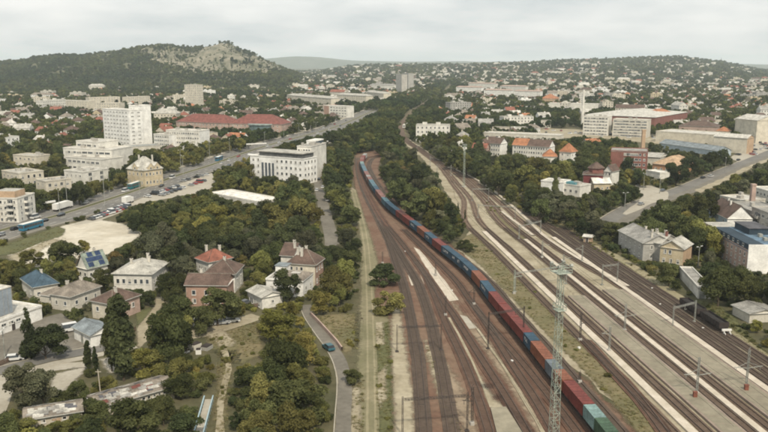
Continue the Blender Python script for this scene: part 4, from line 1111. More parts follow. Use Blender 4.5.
building('white gable-ended house with a brown roof behind the pink block', 'house', (709, 209.5), (727.5, 218.5), d=10.5, h=6.4, roof='gable', rh=5.4, wall='lightblue', rwall='brightwhite', roofm='brown', land='the white gable-ended house', vis=.2, chim=[(.35, .5, 1.2, 'white'), (.6, .4, 1.2, 'white')], wins=[('F', 2, 3, 1.0, 1.2)])
building('low white flat roofed building left of the brick chimney', 'workshop', (720, 196.5), (741, 201.5), d=14, h=5, roof='flat', wall='offwhite', roofm='palegrey', name='workshop', vis=.4, vents=2)
building('long grey works building behind the white gable', 'workshop', (726, 203), (775, 221), d=16, h=7, roof='flat', wall='grey', roofm='grey', name='workshop', vis=.3, vents=4, wins=[('F', 2, 12, 2.0, 1.6)], land='the grey works building')
building('grey apartment block with balconies at the right edge', 'apartment block', (752, 208), (790, 222), d=14, h=10, roof='flat', wall='concrete', roofm='grey', name='apartment_block', vis=.2, wins=[('F', 3, 8, 2.2, 1.4)], balc=[('F', 3, 3, 4.0, 1.2)])
building('white flat roofed house at the right edge above the grey block', 'house', (752, 187.5), (775, 194), d=12, h=7, roof='flat', wall='white', roofm='palegrey', vis=.3, wins=[('F', 2, 6, 1.4, 1.4)])
building('yellow gable-fronted house by the railway', 'house', (660.2, 246.3), (683.5, 249.5), d=10.5, h=6.2, roof='gabley', rh=2.6, wall='yellow', rwall='tan', roofm='lightgrey', land='the yellow gable house', vis=.12, wins=[('F', 1, 2, 1.0, 1.5, (3.9, 0), (.12, .55)), ('F', 1, 3, 1.0, 1.5, (.8, 0))])
building('long drab house with a grey roof beside the railway', 'house', (619, 230.5), (643.5, 243.2), (660, 236), h=6.5, roof='gable', rh=2.8, wall='grey', roofm='grey', land='the long grey roofed house', vis=.25, chim=[(.5, .5), (.75, .5), (.95, .3)], wins=[('F', 2, 5, 1.0, 1.4), ('R', 2, 2, 1.0, 1.4)])
building('patched pale roofed house with many chimneys between grey and yellow houses', 'house', (646.5, 241), (661, 243.8), d=11, h=6.6, roof='gable', rh=2.6, wall='grey', roofm='lightgrey', vis=.4, chim=[(.1, .5, 1.8), (.35, .3, 1.8), (.6, .6, 1.8), (.9, .4, 1.8, 'brick')])
building('low garage with a wide flat grey roof and white end', 'garage', (698.5, 289), (712, 289.5), d=24, h=3.0, roof='flat', wall='white', roofm='grey', name='garage', land='the flat roofed garage', vis=.2, doors=[('F', .3, 1.6, 2.2, 'metal_grey')])
building('low grey shed with a sloping roof at the edge of the grass lot', 'shed', (733, 305), (750, 313.5), d=9, h=2.8, roof='gable', rh=1.0, wall='offwhite', roofm='grey', name='shed', land='the low grey shed', vis=.1)
building('small hut with a pale roof beside the tracks', 'hut', (583.5, 236.5), (591, 237.3), d=3.2, h=2.4, roof='gable', rh=.7, wall='tan', roofm='palegrey', name='hut', vis=.0, doors=[('F', .5, .9, 1.9, 'metal_dark')])
r, W, d = building('burgundy walled house with a polygonal turret roof', 'house', (583.3, 174.5), (603, 175.3), d=12, h=9, rh=2.6, wall='burgundy', roofm='brown', land='the burgundy house', vis=.2, wins=[('R', 2, 2, 1.0, 1.4)])
tb = MB(); tb.prism([(W*.62 + 4.2*math.cos(k*math.pi/4+.39), 5.0 + 4.2*math.sin(k*math.pi/4+.39)) for k in range(8)], 9.5, 12.6); obj('turret', tb.mesh('turret', wmat('brick')), r)
tb = MB()
ring = [(W*.62 + 5.0*math.cos(k*math.pi/4+.39), 5.0 + 5.0*math.sin(k*math.pi/4+.39), 12.4) for k in range(8)]
for k in range(8): tb.face([ring[k], ring[(k+1) % 8], (W*.62, 5.0, 16.0)])
tb.face(ring[::-1]); obj('turret_roof', tb.mesh('turret_roof', rmat('brown')), r)
building('narrow white gabled house right of the burgundy one', 'house', (604, 171), (612, 171.8), d=9, h=9, roof='gabley', rh=3.5, wall='white', roofm='brown', vis=.2, wins=[('F', 3, 2, 1.2, 1.5)])
building('small ochre house with a white gable wall below the burgundy house', 'house', (594, 183.5), (611, 183.3), d=8, h=5, roof='gable', rh=2.6, wall='yellow', roofm='white', vis=.3, wins=[('F', 1, 3, 1.0, 1.3)])
building('white cubic flat roofed building above the railway bend', 'workshop', (541, 181.5), (563, 183.5), d=11, h=6.5, roof='flat', wall='brightwhite', roofm='palegrey', name='workshop', land='the white cubic building', vis=.45, vents=2)
building('white workshop with a small teal roof light', 'workshop', (562, 184.5), (580, 187), d=10, h=5.5, roof='flat', wall='white', roofm='palegrey', name='workshop', vis=.1, vents=2, wins=[('F', 1, 3, 1.6, 1.6)])
add_box_part(THINGS[-1], 'teal_rooflight', wmat('teal'), (1.0, 7.0, 2, 7, 5.79, 7.0))
building('white apartment house with a brown roof, smaller of the two', 'apartment house', (490.5, 143.3), (500.3, 144.0), d=11, h=9.5, roof='gable', rh=4.2, wall='white', rwall='brightwhite', roofm='brown', name='apartment_house', land='the smaller white apartment house', vis=.15, wins=[('F', 3, 4, 1.3, 1.6)])
r, W, d = building('long white apartment house with a half orange half brown roof', 'apartment house', (512.5, 145), (549, 147.2), d=12, h=9.5, roof='gable', rh=4.6, wall='white', rwall='brightwhite', roofm='brown', name='apartment_house', land='the long white apartment house', vis=.12, wins=[('F', 3, 14, 1.3, 1.6)], chim=[(.5, .5), (.75, .5)])
rs = MB(); lo, hi = 9.5 + .09, 9.5 + 4.8 + .03
rs.face([(-.47, -.47, lo), (W*.4, -.47, lo), (W*.4, d/2, hi), (-.47, d/2, hi)]); obj('orange_roof_slope', rs.mesh('orange_roof_slope', rmat('orange')), r)['label'] = 'orange tiled half of the roof'
building('small house with a bright orange hipped roof', 'house', (543, 156.5), (557, 156.8), d=11, h=4.5, rh=5, wall='white', roofm='orange', land='the orange roofed house', vis=.3, wins=[('F', 1, 3, 1.2, 1.4)])
building('taller house with an orange gable roof and white right wall', 'house', (559.5, 151.5), (571, 152.5), d=9, h=7.5, roof='hip', rh=6, wall='white', rwall='brightwhite', roofm='orange', vis=.15, wins=[('F', 2, 2, 1.2, 1.5), ('R', 2, 2, 1.2, 1.5)])
r, W, d = building('red brick office building with grey window bays and a flat grey roof', 'office building', (611, 151.3), (648, 152.5), d=20, h=13, roof='flat', wall='brick', roofm='grey', name='office_building', land='the red brick building', vis=.12, wins=[bands('F', 4, 3.2, 1.7, 4, (.38, .72)), ('F', 4, 2, 1.4, 1.6, None, (.74, .97))])
building('long low house with a broad orange-tan hipped roof', 'hall', (652.5, 163.5), (676, 166), d=26, h=6, rh=5, wall='orange', roofm='tan', name='hall', land='the broad orange roof', vis=.2, wins=[('F', 1, 4, 1.6, 1.6)])
building('low grey roofed hall between brick building and orange roof', 'hall', (644, 156.5), (660, 157.5), d=22, h=5.5, roof='gable', rh=2.0, wall='offwhite', roofm='lightgrey', name='hall', vis=.2)
building('low white shed in front of the orange roof', 'shed', (646, 171), (660, 173.5), d=8, h=3.5, roof='flat', wall='white', roofm='white', name='shed', vis=.1)
building('white slab office with ribbon windows beside the slim chimney', 'office block', (583.5, 116.5), (608.5, 117.3), d=16, h=18, roof='flat', wall='white', roofm='palegrey', name='office_block', land='the pair of white slab offices', vis=.1, wins=[bands('F', 6, 2.6, 1.5, 8)], vents=3)
building('wider white slab office with grey ribbon windows, right of the pair', 'office block', (613, 119.6), (648, 120.8), d=16, h=16, roof='flat', wall='offwhite', roofm='palegrey', name='office_block', vis=.1, wins=[bands('F', 6, 2.8, 1.4, 11)], vents=3)
r, W, d = building('huge low arena hall with a white roof and red fascia', 'arena', (584, 114.5), (655, 117.5), d=115, h=12, roof='hip', rh=5, wall='brick', roofm='palegrey', name='arena', land='the arena hall', vis=.3, wins=[('F', 1, 14, 3.2, 3.0, (3, 0))])
building('round-backed hall with an orange-red roof beside the arena', 'hall', (637, 115.5), (657, 117), d=40, h=9, rh=8, wall='brick', roofm='orange', name='hall', vis=.4)
building('tall cream mill block with a pale ridge roof', 'mill', (735.5, 118.5), (757.5, 120.5), d=26, h=20, roof='gable', rh=4, wall='cream', roofm='palegrey', name='mill_block', land='the tall cream mill', vis=.1)
building('cream mill hall with a blank wall and end gable', 'mill', (714, 136.3), (747.5, 138.5), d=14, h=12, roof='gable', rh=2.5, wall='cream', rwall='tan', roofm='palegrey', name='mill_hall', vis=.1)
building('long low cream warehouse wall', 'warehouse', (656, 131.5), (715, 135.5), d=30, h=9, roof='flat', wall='cream', roofm='palegrey', name='warehouse', vis=.15, land='the cream warehouse')
building('long hall with a pale blue glazed roof', 'hall', (659.5, 143), (718, 151), d=13, h=4, roof='gable', rh=3, wall='lightblue', roofm='bluegrey', name='hall', vis=.1)
building('row of workshops under a brown tiled roof behind the cream warehouse', 'workshop', (679, 125.5), (717, 127), d=24, h=7, roof='hip', rh=5, wall='pink', roofm='brown', name='workshop', vis=.2, chim=[(.2, .5), (.5, .5), (.7, .5)])
building('small house with an orange roof beside the cream mill', 'house', (716, 131), (728, 131.6), d=11, h=8, rh=4, wall='cream', roofm='orange', vis=.3)
building('flat white building right of the mill', 'office block', (758, 122), (790, 124), d=18, h=13, roof='flat', wall='white', roofm='palegrey', name='office_block', vis=.2, wins=[bands('F', 4, 3, 1.5, 6)])
building('long low white shop row above the orange roofed houses', 'shop row', (482, 133), (560, 136), d=16, h=5, roof='flat', wall='offwhite', roofm='palegrey', name='shop_row', vis=.2, wins=[('F', 1, 14, 3.0, 1.8, (1, 0))])
building('long low white warehouse with skylights', 'warehouse', (548, 103.5), (598, 104.5), d=20, h=8, roof='flat', wall='white', roofm='palegrey', name='warehouse', vis=.2, vents=5)
building('hall with a steep orange roof in the mid distance', 'hall', (541, 98.5), (556, 98.8), d=24, h=7, rh=8, wall='tan', roofm='orange', name='hall', vis=.2)
building('long white terrace on the far right slope', 'apartment block', (666, 78.4), (696, 79.2), d=18, h=10, roof='flat', wall='lightblue', roofm='palegrey', name='apartment_block', vis=.1, z0=38, register=False) if False else None

# tall chimneys
def stack(label, px, hgt, r0, r1, m, square=False):
    p = P(*px)
    t = thing('chimney_stack', label, 'chimney', (p.x, p.y, 0))
    mb = MB(); mb.tube((0, 0, 0), (0, 0, hgt), r0, r1, 4 if square else 14)
    obj('shaft', mb.mesh('shaft', m), t)
    mb = MB(); mb.tube((0, 0, hgt+.002), (0, 0, hgt+.8), r1*1.15, r1*1.15, 4 if square else 14); obj('rim', mb.mesh('rim', m), t)
    x, y = Q(p.x, p.y, hgt); x1, y1 = Q(p.x, p.y, hgt*.2); w = r0 * ppm(p.y) + .5
    fill([(x-w, y), (x+w, y), (x1+w, y1), (x1-w, y1)])
    return t
stack('slim white chimney rising beside the white slab offices', (582, 128), 40, 1.5, 1.1, wmat('white'))
stack('tan square chimney in front of the red brick building', (641.5, 168), 25, 1.6, 1.5, wmat('tan'), True)
stack('brick chimney behind the white gable-ended house', (751, 214), 13.5, 1.5, 1.3, wmat('pink'), True)

# low boundary wall along the lane, and a leaning pole by the derelict sheds
wl = pxline([(311, 316), (318, 323), (328, 334), (337, 344), (342, 351)], 3)
me_, _ = strip_mesh('boundary_wall', wl, .35, 1.1, wmat('pink'), thick=1.15)
tag(obj('boundary_wall', me_), 'low reddish boundary wall along the right edge of the paved lane', 'wall')
p = P(101, 397); t = thing('utility_pole', 'pale utility pole standing between the derelict sheds', 'pole', (p.x, p.y, 0))
q = MB(); q.tube((0, 0, 0), (-.25, 0, 6.2), .13, .09, 7); obj('pole', q.mesh('pole', wmat('beige')), t)
q = MB(); q.bar((-.8, 0, 5.7), (.4, 0, 5.7), .1); obj('crossarm', q.mesh('crossarm', wmat('beige')), t)
def fence(pxs, h, label, m='boards'):
    """board fence: every board and post its own piece"""
    ln = pxline(pxs, 2.4); a = ln[0]
    t = thing('wooden_fence', label, 'fence', (a.x, a.y, 0))
    bd = MB(); bd.box(0, 2.2, -.02, .02, 0, .26); bm_ = bd.mesh('board', M[m]); pq = MB(); pq.box(-.06, .06, -.06, .06, 0, h + .1); pm_ = pq.mesh('post', M[m])
    for i in range(len(ln) - 1):
        b, c = ln[i], ln[i+1]; e = c - b; rz = math.atan2(e.y, e.x)
        obj('post', pm_, t, (b.x - a.x, b.y - a.y, 0), rz)
        for k in range(int(h / .32)):
            o = obj('board', bm_, t, (b.x - a.x, b.y - a.y, .12 + k * .32), rz); o.scale = (e.length / 2.2, 1, 1)
fence([(0, 366.5), (12, 361), (24, 357.5), (40, 354)], 1.3, 'low brown board fence between the street and the concrete yard')
fence([(112, 343), (128, 336.5), (136, 331)], 1.3, 'brown board fence running from the street towards the gravel drive')
fence([(240, 312), (247, 309), (262, 307)], 1.4, 'brown board fence beside the pale roofed garage')
fence([(165, 287), (178, 282), (188, 312)][:2], 1.4, 'brown board fence behind the large white villa')

# ------------------------------------------------------------------ freight train
def arc_table(line):
    d = [0.0]
    for a, b in zip(line, line[1:]): d.append(d[-1] + (b - a).length)
    return d
TD = arc_table(TRAIN)
def at_arc(line, dtab, s):
    s = max(0, min(dtab[-1], s))
    i = max(0, min(len(line) - 2, int(np.searchsorted(dtab, s)) - 1))
    t = (s - dtab[i]) / max(1e-6, dtab[i+1] - dtab[i])
    return line[i] + (line[i+1] - line[i]) * t
def arc_of(line, dtab, p):
    return dtab[min(range(len(line)), key=lambda i: (line[i] - p).length)]
CCOL = dict(red=(0.30,0.075,0.06), orange=(0.36,0.135,0.075), blue=(0.055,0.125,0.19), paleblue=(0.16,0.25,0.31), cyan=(0.30,0.45,0.43), green=(0.095,0.17,0.105), grey=(0.22,0.26,0.29), brown=(0.19,0.075,0.06), palered=(0.38,0.19,0.16), white=(0.55,0.55,0.53), skyblue=(0.14,0.27,0.33))
CCOL = {k: tuple(v * .68 for v in c) for k, c in CCOL.items()}
for k, c in CCOL.items(): mat('container_' + k, c, 0.6, 0.34, 0.6, grime=0.14, coords='O', rnd=.1)
def container_mesh(L):
    x = L / 2; w, h = 1.219, 2.59
    body, frame, door = MB(), MB(), MB()
    n = int(L / .56); step = (L - .3) / n
    for s in (-1, 1):
        X = -x + .15
        for k in range(n):
            q = [(X, w-.02), (X+step*.35, w-.02), (X+step*.5, w-.07), (X+step*.85, w-.07), (X+step, w-.02)]
            for a, b in zip(q, q[1:]):
                f = [(a[0], s*a[1], .15), (b[0], s*b[1], .15), (b[0], s*b[1], h-.1), (a[0], s*a[1], h-.1)]
                body.face(f if s < 0 else f[::-1])
            X += step
    body.box(-x+.05, -x+.12, -w+.1, w-.1, .15, h-.1)
    m = int(L / 1.1); st = (L - .2) / m
    for k in range(m):
        X = -x + .1 + k * st
        body.box(X, X + st - .1, -w+.1, w-.1, h-.1, h-.015, 0); body.face([(X+st-.1, -w+.1, h-.05), (X+st, -w+.1, h-.05), (X+st, w-.1, h-.05), (X+st-.1, w-.1, h-.05)])
    for sx in (-1, 1):
        for sy in (-1, 1):
            frame.box(sx*x-.075+(-sx*.075), sx*x+.075-(sx*.075), sy*(w-.075)-.075, sy*(w-.075)+.075, 0, h)
    for sy in (-1, 1):
        frame.box(-x+.151, x-.151, sy*(w-.05)-.05, sy*(w-.05)+.05, 0, .15); frame.box(-x+.151, x-.151, sy*(w-.05)-.05, sy*(w-.05)+.05, h-.1, h-.001)
    for sx in (-1, 1):
        frame.box(sx*(x-.06)-.06, sx*(x-.06)+.06, -w+.151, w-.151, 0, .15); frame.box(sx*(x-.06)-.06, sx*(x-.06)+.06, -w+.151, w-.151, h-.1, h-.001)
    for sy in (-1, 1):
        y0 = .02 if sy > 0 else -w+.16
        door.box(x-.1, x-.04, y0, y0 + w - .18, .16, h-.11)
        for yy in (.25, .75): door.tube((x-.02, y0 + (w-.18)*yy, .2), (x-.02, y0 + (w-.18)*yy, h-.15), .02, None, 5)
    return body, frame, door
CM = {}
for key, L in ((40, 11.5), (20, 5.72)):
    b_, f_, d_ = container_mesh(L)
    m0 = M['container_red']
    CM[key] = (b_.mesh('body', m0), f_.mesh('frame', m0), d_.mesh('door', m0), L)
wag = {}
def wagon_meshes(L):
    if L in wag: return wag[L]
    fr = MB(); x = L / 2
    for s in (-1, 1):
        fr.box(-x, x, s*.95-.1, s*.95+.1, .72, 1.05)
    for k in range(5):
        X = -x + .25 + k * (L - .5) / 4
        fr.box(X-.2, X+.2, -1.2, 1.2, .8, 1.14)
    fr.box(-x, x, -.25, .25, .60, .9)
    for s in (-1, 1):
        fr.tube((s*x, .75, .98), (s*(x+.5), .75, .98), .12); fr.tube((s*x, -.75, .98), (s*(x+.5), -.75, .98), .12)
    bg = MB(); 
    for s in (-1, 1): bg.box(-1.2, 1.2, s*1.0-.08, s*1.0+.08, .38, .68)
    bg.box(-.2, .2, -.92, .92, .4, .71)
    wh = MB(); wh.tube((0, -.07, 0), (0, .07, 0), .46, None, 12); wh.tube((0, -.10, 0), (0, -.071, 0), .16, None, 8); wh.tube((0, .071, 0), (0, .10, 0), .16, None, 8)
    wag[L] = (fr.mesh('underframe', M['wagon_dark']), bg.mesh('bogie', M['wagon_dark']), wh.mesh('wheel', M['wheel_steel']))
    return wag[L]
RAILTOP = 0.40
def wagon(line, dtab, s, L, label, group, name='flat_wagon'):
    c = at_arc(line, dtab, s); t = (at_arc(line, dtab, s + 3) - at_arc(line, dtab, s - 3)).normalized()
    rz = math.atan2(t.y, t.x)
    r = thing(name, label, 'wagon', (c.x, c.y, RAILTOP), rz, group)
    fr, bg, wh = wagon_meshes(L)
    obj('underframe', fr, r)
    for sx in (-1, 1):
        b = obj('bogie', bg, r, (sx * (L/2 - 2.1), 0, 0))
        if c.y < 320:
            for a in (-.9, .9):
                for sy in (-.76, .76): obj('wheel', wh, b, (a, sy, .46))
    return r, c, rz
def container(c, rz, L, col, label):
    me = CM[L]; m = M['container_' + col]
    r = thing('shipping_container', label, 'container', (c.x, c.y, RAILTOP + 1.15), rz, 'containers on the freight train')
    for n_, q in zip(('body', 'frame', 'door'), me[:3]):
        o = obj(n_, q, r)
        o.material_slots[0].link = 'OBJECT'; o.material_slots[0].material = m
    if col in ('blue', 'skyblue') and c.y < 330:
        rr = random.Random(int(c.y * 10)); q = MB(); X = -me[3] * .30
        for k in range(6 if L == 40 else 3):        # worn white lettering, too small to read
            ww = rr.uniform(.45, .8); h0 = rr.uniform(1.0, 1.2)
            q.box(X, X+.16, -1.232, -1.205, h0, h0+.95); q.box(X+.162, X+ww, -1.232, -1.205, h0 + rr.choice((0, .4, .78)), h0 + .17 + rr.choice((0, .4, .78)))
            X += ww + .3
        obj('lettering', q.mesh('lettering', M['white_paint']), r)
    return r
seq = [('green', 20), ('cyan', 20), ('red', 40), ('orange', 20), ('grey', 20), ('orange', 40), ('blue', 20), ('red', 40), ('red', 40), ('red', 40), ('blue', 40), ('orange', 40),
       ('blue', 40), ('blue', 20), ('blue', 20), ('blue', 40), ('red', 40), ('blue', 40), ('orange', 40), ('blue', 40), ('red', 40), ('brown', 20), ('red', 20), ('blue', 40), ('blue', 40), ('skyblue', 40), ('palered', 40), ('palered', 40),
       ('blue', 40), ('skyblue', 20), ('paleblue', 20), ('skyblue', 40), ('palered', 40), ('white', 20), ('palered', 20), ('palered', 40), ('paleblue', 40), ('skyblue', 40), ('paleblue', 40), ('cyan', 40), ('red', 40), ('palered', 40), ('red', 40), ('white', 40)]
ORD = ['first', 'second', 'third', 'fourth', 'fifth', 'sixth', 'seventh', 'eighth', 'ninth', 'tenth', 'eleventh', 'twelfth', 'thirteenth', 'fourteenth', 'fifteenth', 'sixteenth', 'seventeenth', 'eighteenth', 'nineteenth', 'twentieth']
s_now = arc_of(TRAIN, TD, P(607.5, 428, 3.9))
CNAME = dict(paleblue='pale-blue', palered='faded-red', skyblue='sky-blue')
cnt = {}
i = 0; wk_ = 0
while i < len(seq):
    col, L = seq[i]; items = [seq[i]]
    if L == 20 and i + 1 < len(seq) and seq[i+1][1] == 20: items.append(seq[i+1])
    tot = sum(CM[l][3] for _, l in items) + .22 * (len(items) - 1)
    lab = 'dark flat wagon carrying ' + ' and '.join(f"{'short ' if l == 20 else 'long '}{CNAME.get(c, c)}" for c, l in items) + ' container on the freight train'
    wl_ = round(tot - .55, 2)
    wr, c, rz = wagon(TRAIN, TD, s_now - tot / 2, wl_, lab, 'flat wagons of the freight train')
    s = s_now
    for q, (cc, l) in enumerate(items):
        ln = CM[l][3]
        k = i + q
        nx = CNAME.get(seq[k+1][0], seq[k+1][0]) if k + 1 < len(seq) else None
        pv_ = CNAME.get(seq[k-1][0], seq[k-1][0]) if k else None
        key = (cc, l); cnt[key] = cnt.get(key, 0) + 1
        n_ = cnt[key]
        base = f"{'short' if l == 20 else 'long'} {CNAME.get(cc, cc)} container"
        where = (f"between {'another' if pv_ == nx == CNAME.get(cc, cc) else 'a ' + pv_} and {'another' if False else 'a ' + nx} one" if pv_ and nx else ('at the near end of the train' if not pv_ else 'at the far end of the train'))
        tot_k = sum(1 for z in seq if z == (cc, l))
        lab = f"{base} {where}" + (f", {ORD[n_-1]} such from near end" if tot_k > 1 else ' on the freight train')
        cpos = at_arc(TRAIN, TD, s - ln / 2); tv = (at_arc(TRAIN, TD, s - ln/2 + 3) - at_arc(TRAIN, TD, s - ln/2 - 3)).normalized()
        container(cpos, math.atan2(tv.y, tv.x), l, cc, lab)
        s -= ln + .22
    s_now -= tot + .34
    i += len(items)
# dark wagons on the siding
SD = arc_table(SIDING)
def open_wagon(s, label):
    L = 10.5
    r, c, rz = wagon(SIDING, SD, s, L, label, 'dark wagons parked on the siding', 'open_wagon')
    q = MB(); w, x = 1.35, L / 2
    for b in ((-x, x, -w, -w+.08), (-x, x, w-.08, w), (-x, -x+.08, -w+.081, w-.081), (x-.08, x, -w+.081, w-.081)): q.box(*b, 1.15, 2.5)
    for k in range(8):
        X = -x + .3 + k * (L - .6) / 7
        q.box(X-.06, X+.06, -w-.08, -w-.001, 1.15, 2.45); q.box(X-.06, X+.06, w+.001, w+.08, 1.15, 2.45)
    obj('side_wall', q.mesh('side_wall', M['wagon_dark']), r)
    q = MB()
    nx, ny = 10, 5; rr = random.Random(int(s))
    g = [[(-x+.09 + (L-.18)*i_/nx, -w+.09 + (2*w-.18)*j_/ny, 1.9 + .35*math.sin(math.pi*j_/ny) + rr.uniform(-.12, .12)) for j_ in range(ny+1)] for i_ in range(nx+1)]
    for i_ in range(nx):
        for j_ in range(ny): q.face([g[i_][j_], g[i_+1][j_], g[i_+1][j_+1], g[i_][j_+1]])
    obj('load', q.mesh('load', mat('coal', (0.03, 0.027, 0.025), .95, .4, 2)), r)
    return r
s0 = arc_of(SIDING, SD, P(720, 331)); 
for k in range(2):
    open_wagon(s0 - 5.6 - k * 11.9, f"{['nearer', 'farther'][k]} of two dark open wagons parked on the siding by the grass lot")
eb = thing('buffer_stop', 'white painted buffer stop behind the parked dark wagons', 'buffer stop', (*at_arc(SIDING, SD, s0 + 1.0), RAILTOP - .2), math.atan2(*(lambda t: (t.y, t.x))((at_arc(SIDING, SD, s0+2) - at_arc(SIDING, SD, s0)))))
q = MB(); q.box(-.2, .2, -1.3, 1.3, .9, 1.4); obj('beam', q.mesh('beam', M['white_paint']), eb)
q = MB()
for sy in (-.76, .76): q.box(-.1, .1, sy-.1, sy+.1, 0, .899); q.bar((1.2, sy, 0), (.1, sy, .85), .14)
obj('bracket', q.mesh('bracket', M['white_paint']), eb)

# locomotive far up the main line
lp = P(405.5, 127.5)
lo = thing('rail_vehicle', 'distant white fronted train on the main line beyond the bend', 'train', (lp.x, lp.y, .45), math.radians(82))
q = MB(); q.box(-16, 16, -1.5, 1.5, .5, 3.4); q.box(-15.5, 15.5, -1.2, 1.2, 3.402, 3.9); obj('body', q.mesh('body', M['wall_white']), lo)
q = MB(); q.box(-16.05, -16.001, -1.2, 1.2, 1.9, 3.0); obj('windscreen', q.mesh('windscreen', M['glass']), lo)

# ------------------------------------------------------------------ masts, gantries, pylons
def along(px):     # direction of the straight main tracks at any place
    a = P(*px); 
    return math.atan2(1.0, -0.128)
ROT_MAIN = math.atan2(1.0, -0.128)
def lattice(mb, h, w0, w1, n, t=.07, z0=0.0):
    """square lattice column"""
    def c(k, f):
        w = w0 + (w1 - w0) * f
        return [(-w/2, -w/2), (w/2, -w/2), (w/2, w/2), (-w/2, w/2)][k]
    for k in range(4):
        a, b = c(k, 0), c(k, 1)
        mb.bar((*a, z0), (*b, z0 + h), t * 1.5)
    for i_ in range(n):
        f0, f1 = i_ / n, (i_ + 1) / n
        for k in range(4):
            j = (k + 1) % 4
            a, b = (c(k, f0), c(j, f1)) if i_ % 2 else (c(j, f0), c(k, f1))
            mb.bar((*a, z0 + h*f0), (*b, z0 + h*f1), t)
            mb.bar((*c(k, f1), z0 + h*f1), (*c(j, f1), z0 + h*f1), t)
def catenary_mast(px, h, arms, label, m='metal_grey', za=None, rz=None, group='catenary masts of the railway'):
    p = P(*px)
    r = thing('catenary_mast', label, 'mast', (p.x, p.y, 0), (ROT_MAIN - math.pi/2) if rz is None else rz, group)
    q = MB(); q.box(-.4, .4, -.4, .4, -.1, .7); obj('foundation', q.mesh('foundation', M['wall_concrete']), r)
    q = MB()
    for s_ in (-1, 1): q.box(s_*.17-.05, s_*.17+.05, -.12, .12, .7, h)
    for k in range(int(h / .8)):
        z = .9 + k * .8; q.bar((-.17, 0, z), (.17, 0, z + .5), .06)
    obj('post', q.mesh('post', M[m]), r)
    za = za or h * .62
    for a in arms:
        q = MB(); q.bar((0, 0, za), (a, 0, za + .35), .13); q.bar((0, 0, za + 1.4), (a * .8, 0, za + .3), .08); q.bar((a*.85, 0, za + .3), (a*.85, 0, za - .5), .07)
        obj('arm', q.mesh('arm', M[m]), r)
    return r
def gantry(p1, p2, h, label, m='metal_grey', group='catenary portals across the tracks'):
    a, b = P(*p1), P(*p2); e = b - a; L = e.length
    r = thing('catenary_portal', label, 'portal', (a.x, a.y, 0), math.atan2(e.y, e.x), group)
    for X in (0, L):
        q = MB(); lattice(q, h + .4, .28, .24, int(h / .9), .03); q.box(X*0-.4, .4, -.4, .4, -.1, .3)
        obj('post', q.mesh('post', M[m]), r, (X, 0, 0))
    q = MB(); n = max(4, int(L / 1.2)); hh = .36
    for y in (-.2, .2):
        for z in (0, hh): q.bar((.26, y, h - hh + z), (L - .26, y, h - hh + z), .055)
    for k in range(n):
        x0, x1 = .26 + (L - .52) * k / n, .26 + (L - .52) * (k + 1) / n
        for y in (-.2, .2): q.bar((x0, y, h - hh if k % 2 else h), (x1, y, h if k % 2 else h - hh), .04)
    obj('beam', q.mesh('beam', M[m]), r)
    for k in range(max(1, int(L / 5))):
        X = L * (k + .5) / max(1, int(L / 5)); q = MB(); q.bar((X, 0, h - hh - .05), (X, 0, h - hh - 1.1), .07); q.bar((X, 0, h - hh - 1.1), (X + .9, 0, h - hh - 1.0), .06)
        obj('hanger', q.mesh('hanger', M[m]), r)
    return r
for px, hh, arms, lab, za in (
    ((696.5, 394.5), 8.4, (-3.2, 3.2), 'grey catenary mast with two arms on the near platform edge, nearest to the camera', 4.4),
    ((746, 388), 8.8, (-3.2, 3.4), 'grey catenary mast with two arms beside the far platform, nearest to the camera', 4.6),
    ((624.5, 331.5), 7.5, (-3.0, 3.0), 'grey catenary mast with two arms between the platforms, farther one', 4.2),
    ((609, 352), 6.5, (-2.2,), 'thin grey mast beside the white walkway', 4.6),
    ((563, 272), 6.2, (2.6,), 'thin grey mast where the gravel widens between the main tracks', 4.6),
    ((582, 262), 6.2, (-2.6,), 'thin grey mast beside the outer walkway', 4.6),
    ((542, 258), 6.4, (2.6,), 'grey catenary mast between the middle main tracks', 4.6),
    ((514, 294), 7.5, (2.4,), 'pale green mast on the dry grass strip beside the main line', 5.4),
    ((430, 166), 7.0, (2.4,), 'thin mast at the head of the railway bend', 5.2),
    ((451, 176), 7.0, (-2.4,), 'thin mast beside the tall floodlight tower at the bend', 5.2),
    ((417, 152), 7.0, (2.4,), 'farthest thin mast on the main line bend', 5.2),
    ((437, 175), 7.0, (2.0,), 'thin mast by the wood inside the bend', 5.2)):
    catenary_mast(px, hh, arms, lab, za=za, m='metal_green' if 'green' in lab else 'metal_grey')
for px in ((694, 397.5), (745, 390.5)):
    p = P(*px); b = thing('platform_bin', 'small rust-red cabinet at the foot of the ' + ('near' if px[0] < 700 else 'far') + ' platform mast', 'cabinet', (p.x - .2, p.y - .9, .57))
    q = MB(); q.box(-.4, .4, -.3, .3, 0, 1.1); q.box(-.45, .45, -.35, .35, 1.102, 1.2); obj('body', q.mesh('body', mat('cabinet_red', (0.20, 0.075, 0.05), .7, .2, 1)), b)
for px, hh, arms, lab in (
    ((445.5, 316), 5.8, (), 'dark post standing at the end of the white concrete pad'),
    ((474, 305), 6.0, (-1.8,), 'dark mast with one arm left of the freight train'),
    ((435.5, 276), 4.8, (), 'dark post on the white concrete pad'),
    ((382.5, 264), 4.4, (), 'dark post beside the round dark bush'),
    ((580, 341), 7.4, (1.5,), 'dark mast at the edge of the white walkway'),
    ((579.5, 383), 2.6, (), 'short dark signal post right of the freight train'),
    ((472, 425), 8.0, (-2.0,), 'dark mast on pale ballast left of the loading ramp')):
    catenary_mast(px, hh, arms, lab, m='metal_dark', group='dark yard masts')
gantry((672.5, 328), (694.5, 322), 5.8, 'grey catenary portal by the parked dark wagons')
gantry((602, 285), (617, 283), 6.4, 'grey catenary portal near the gravel path')
gantry((515, 292), (566, 284), 6.2, 'wide grey catenary portal behind the floodlight tower')
gantry((519, 239), (540.5, 233.5), 5.4, 'grey catenary portal where the sidings begin')
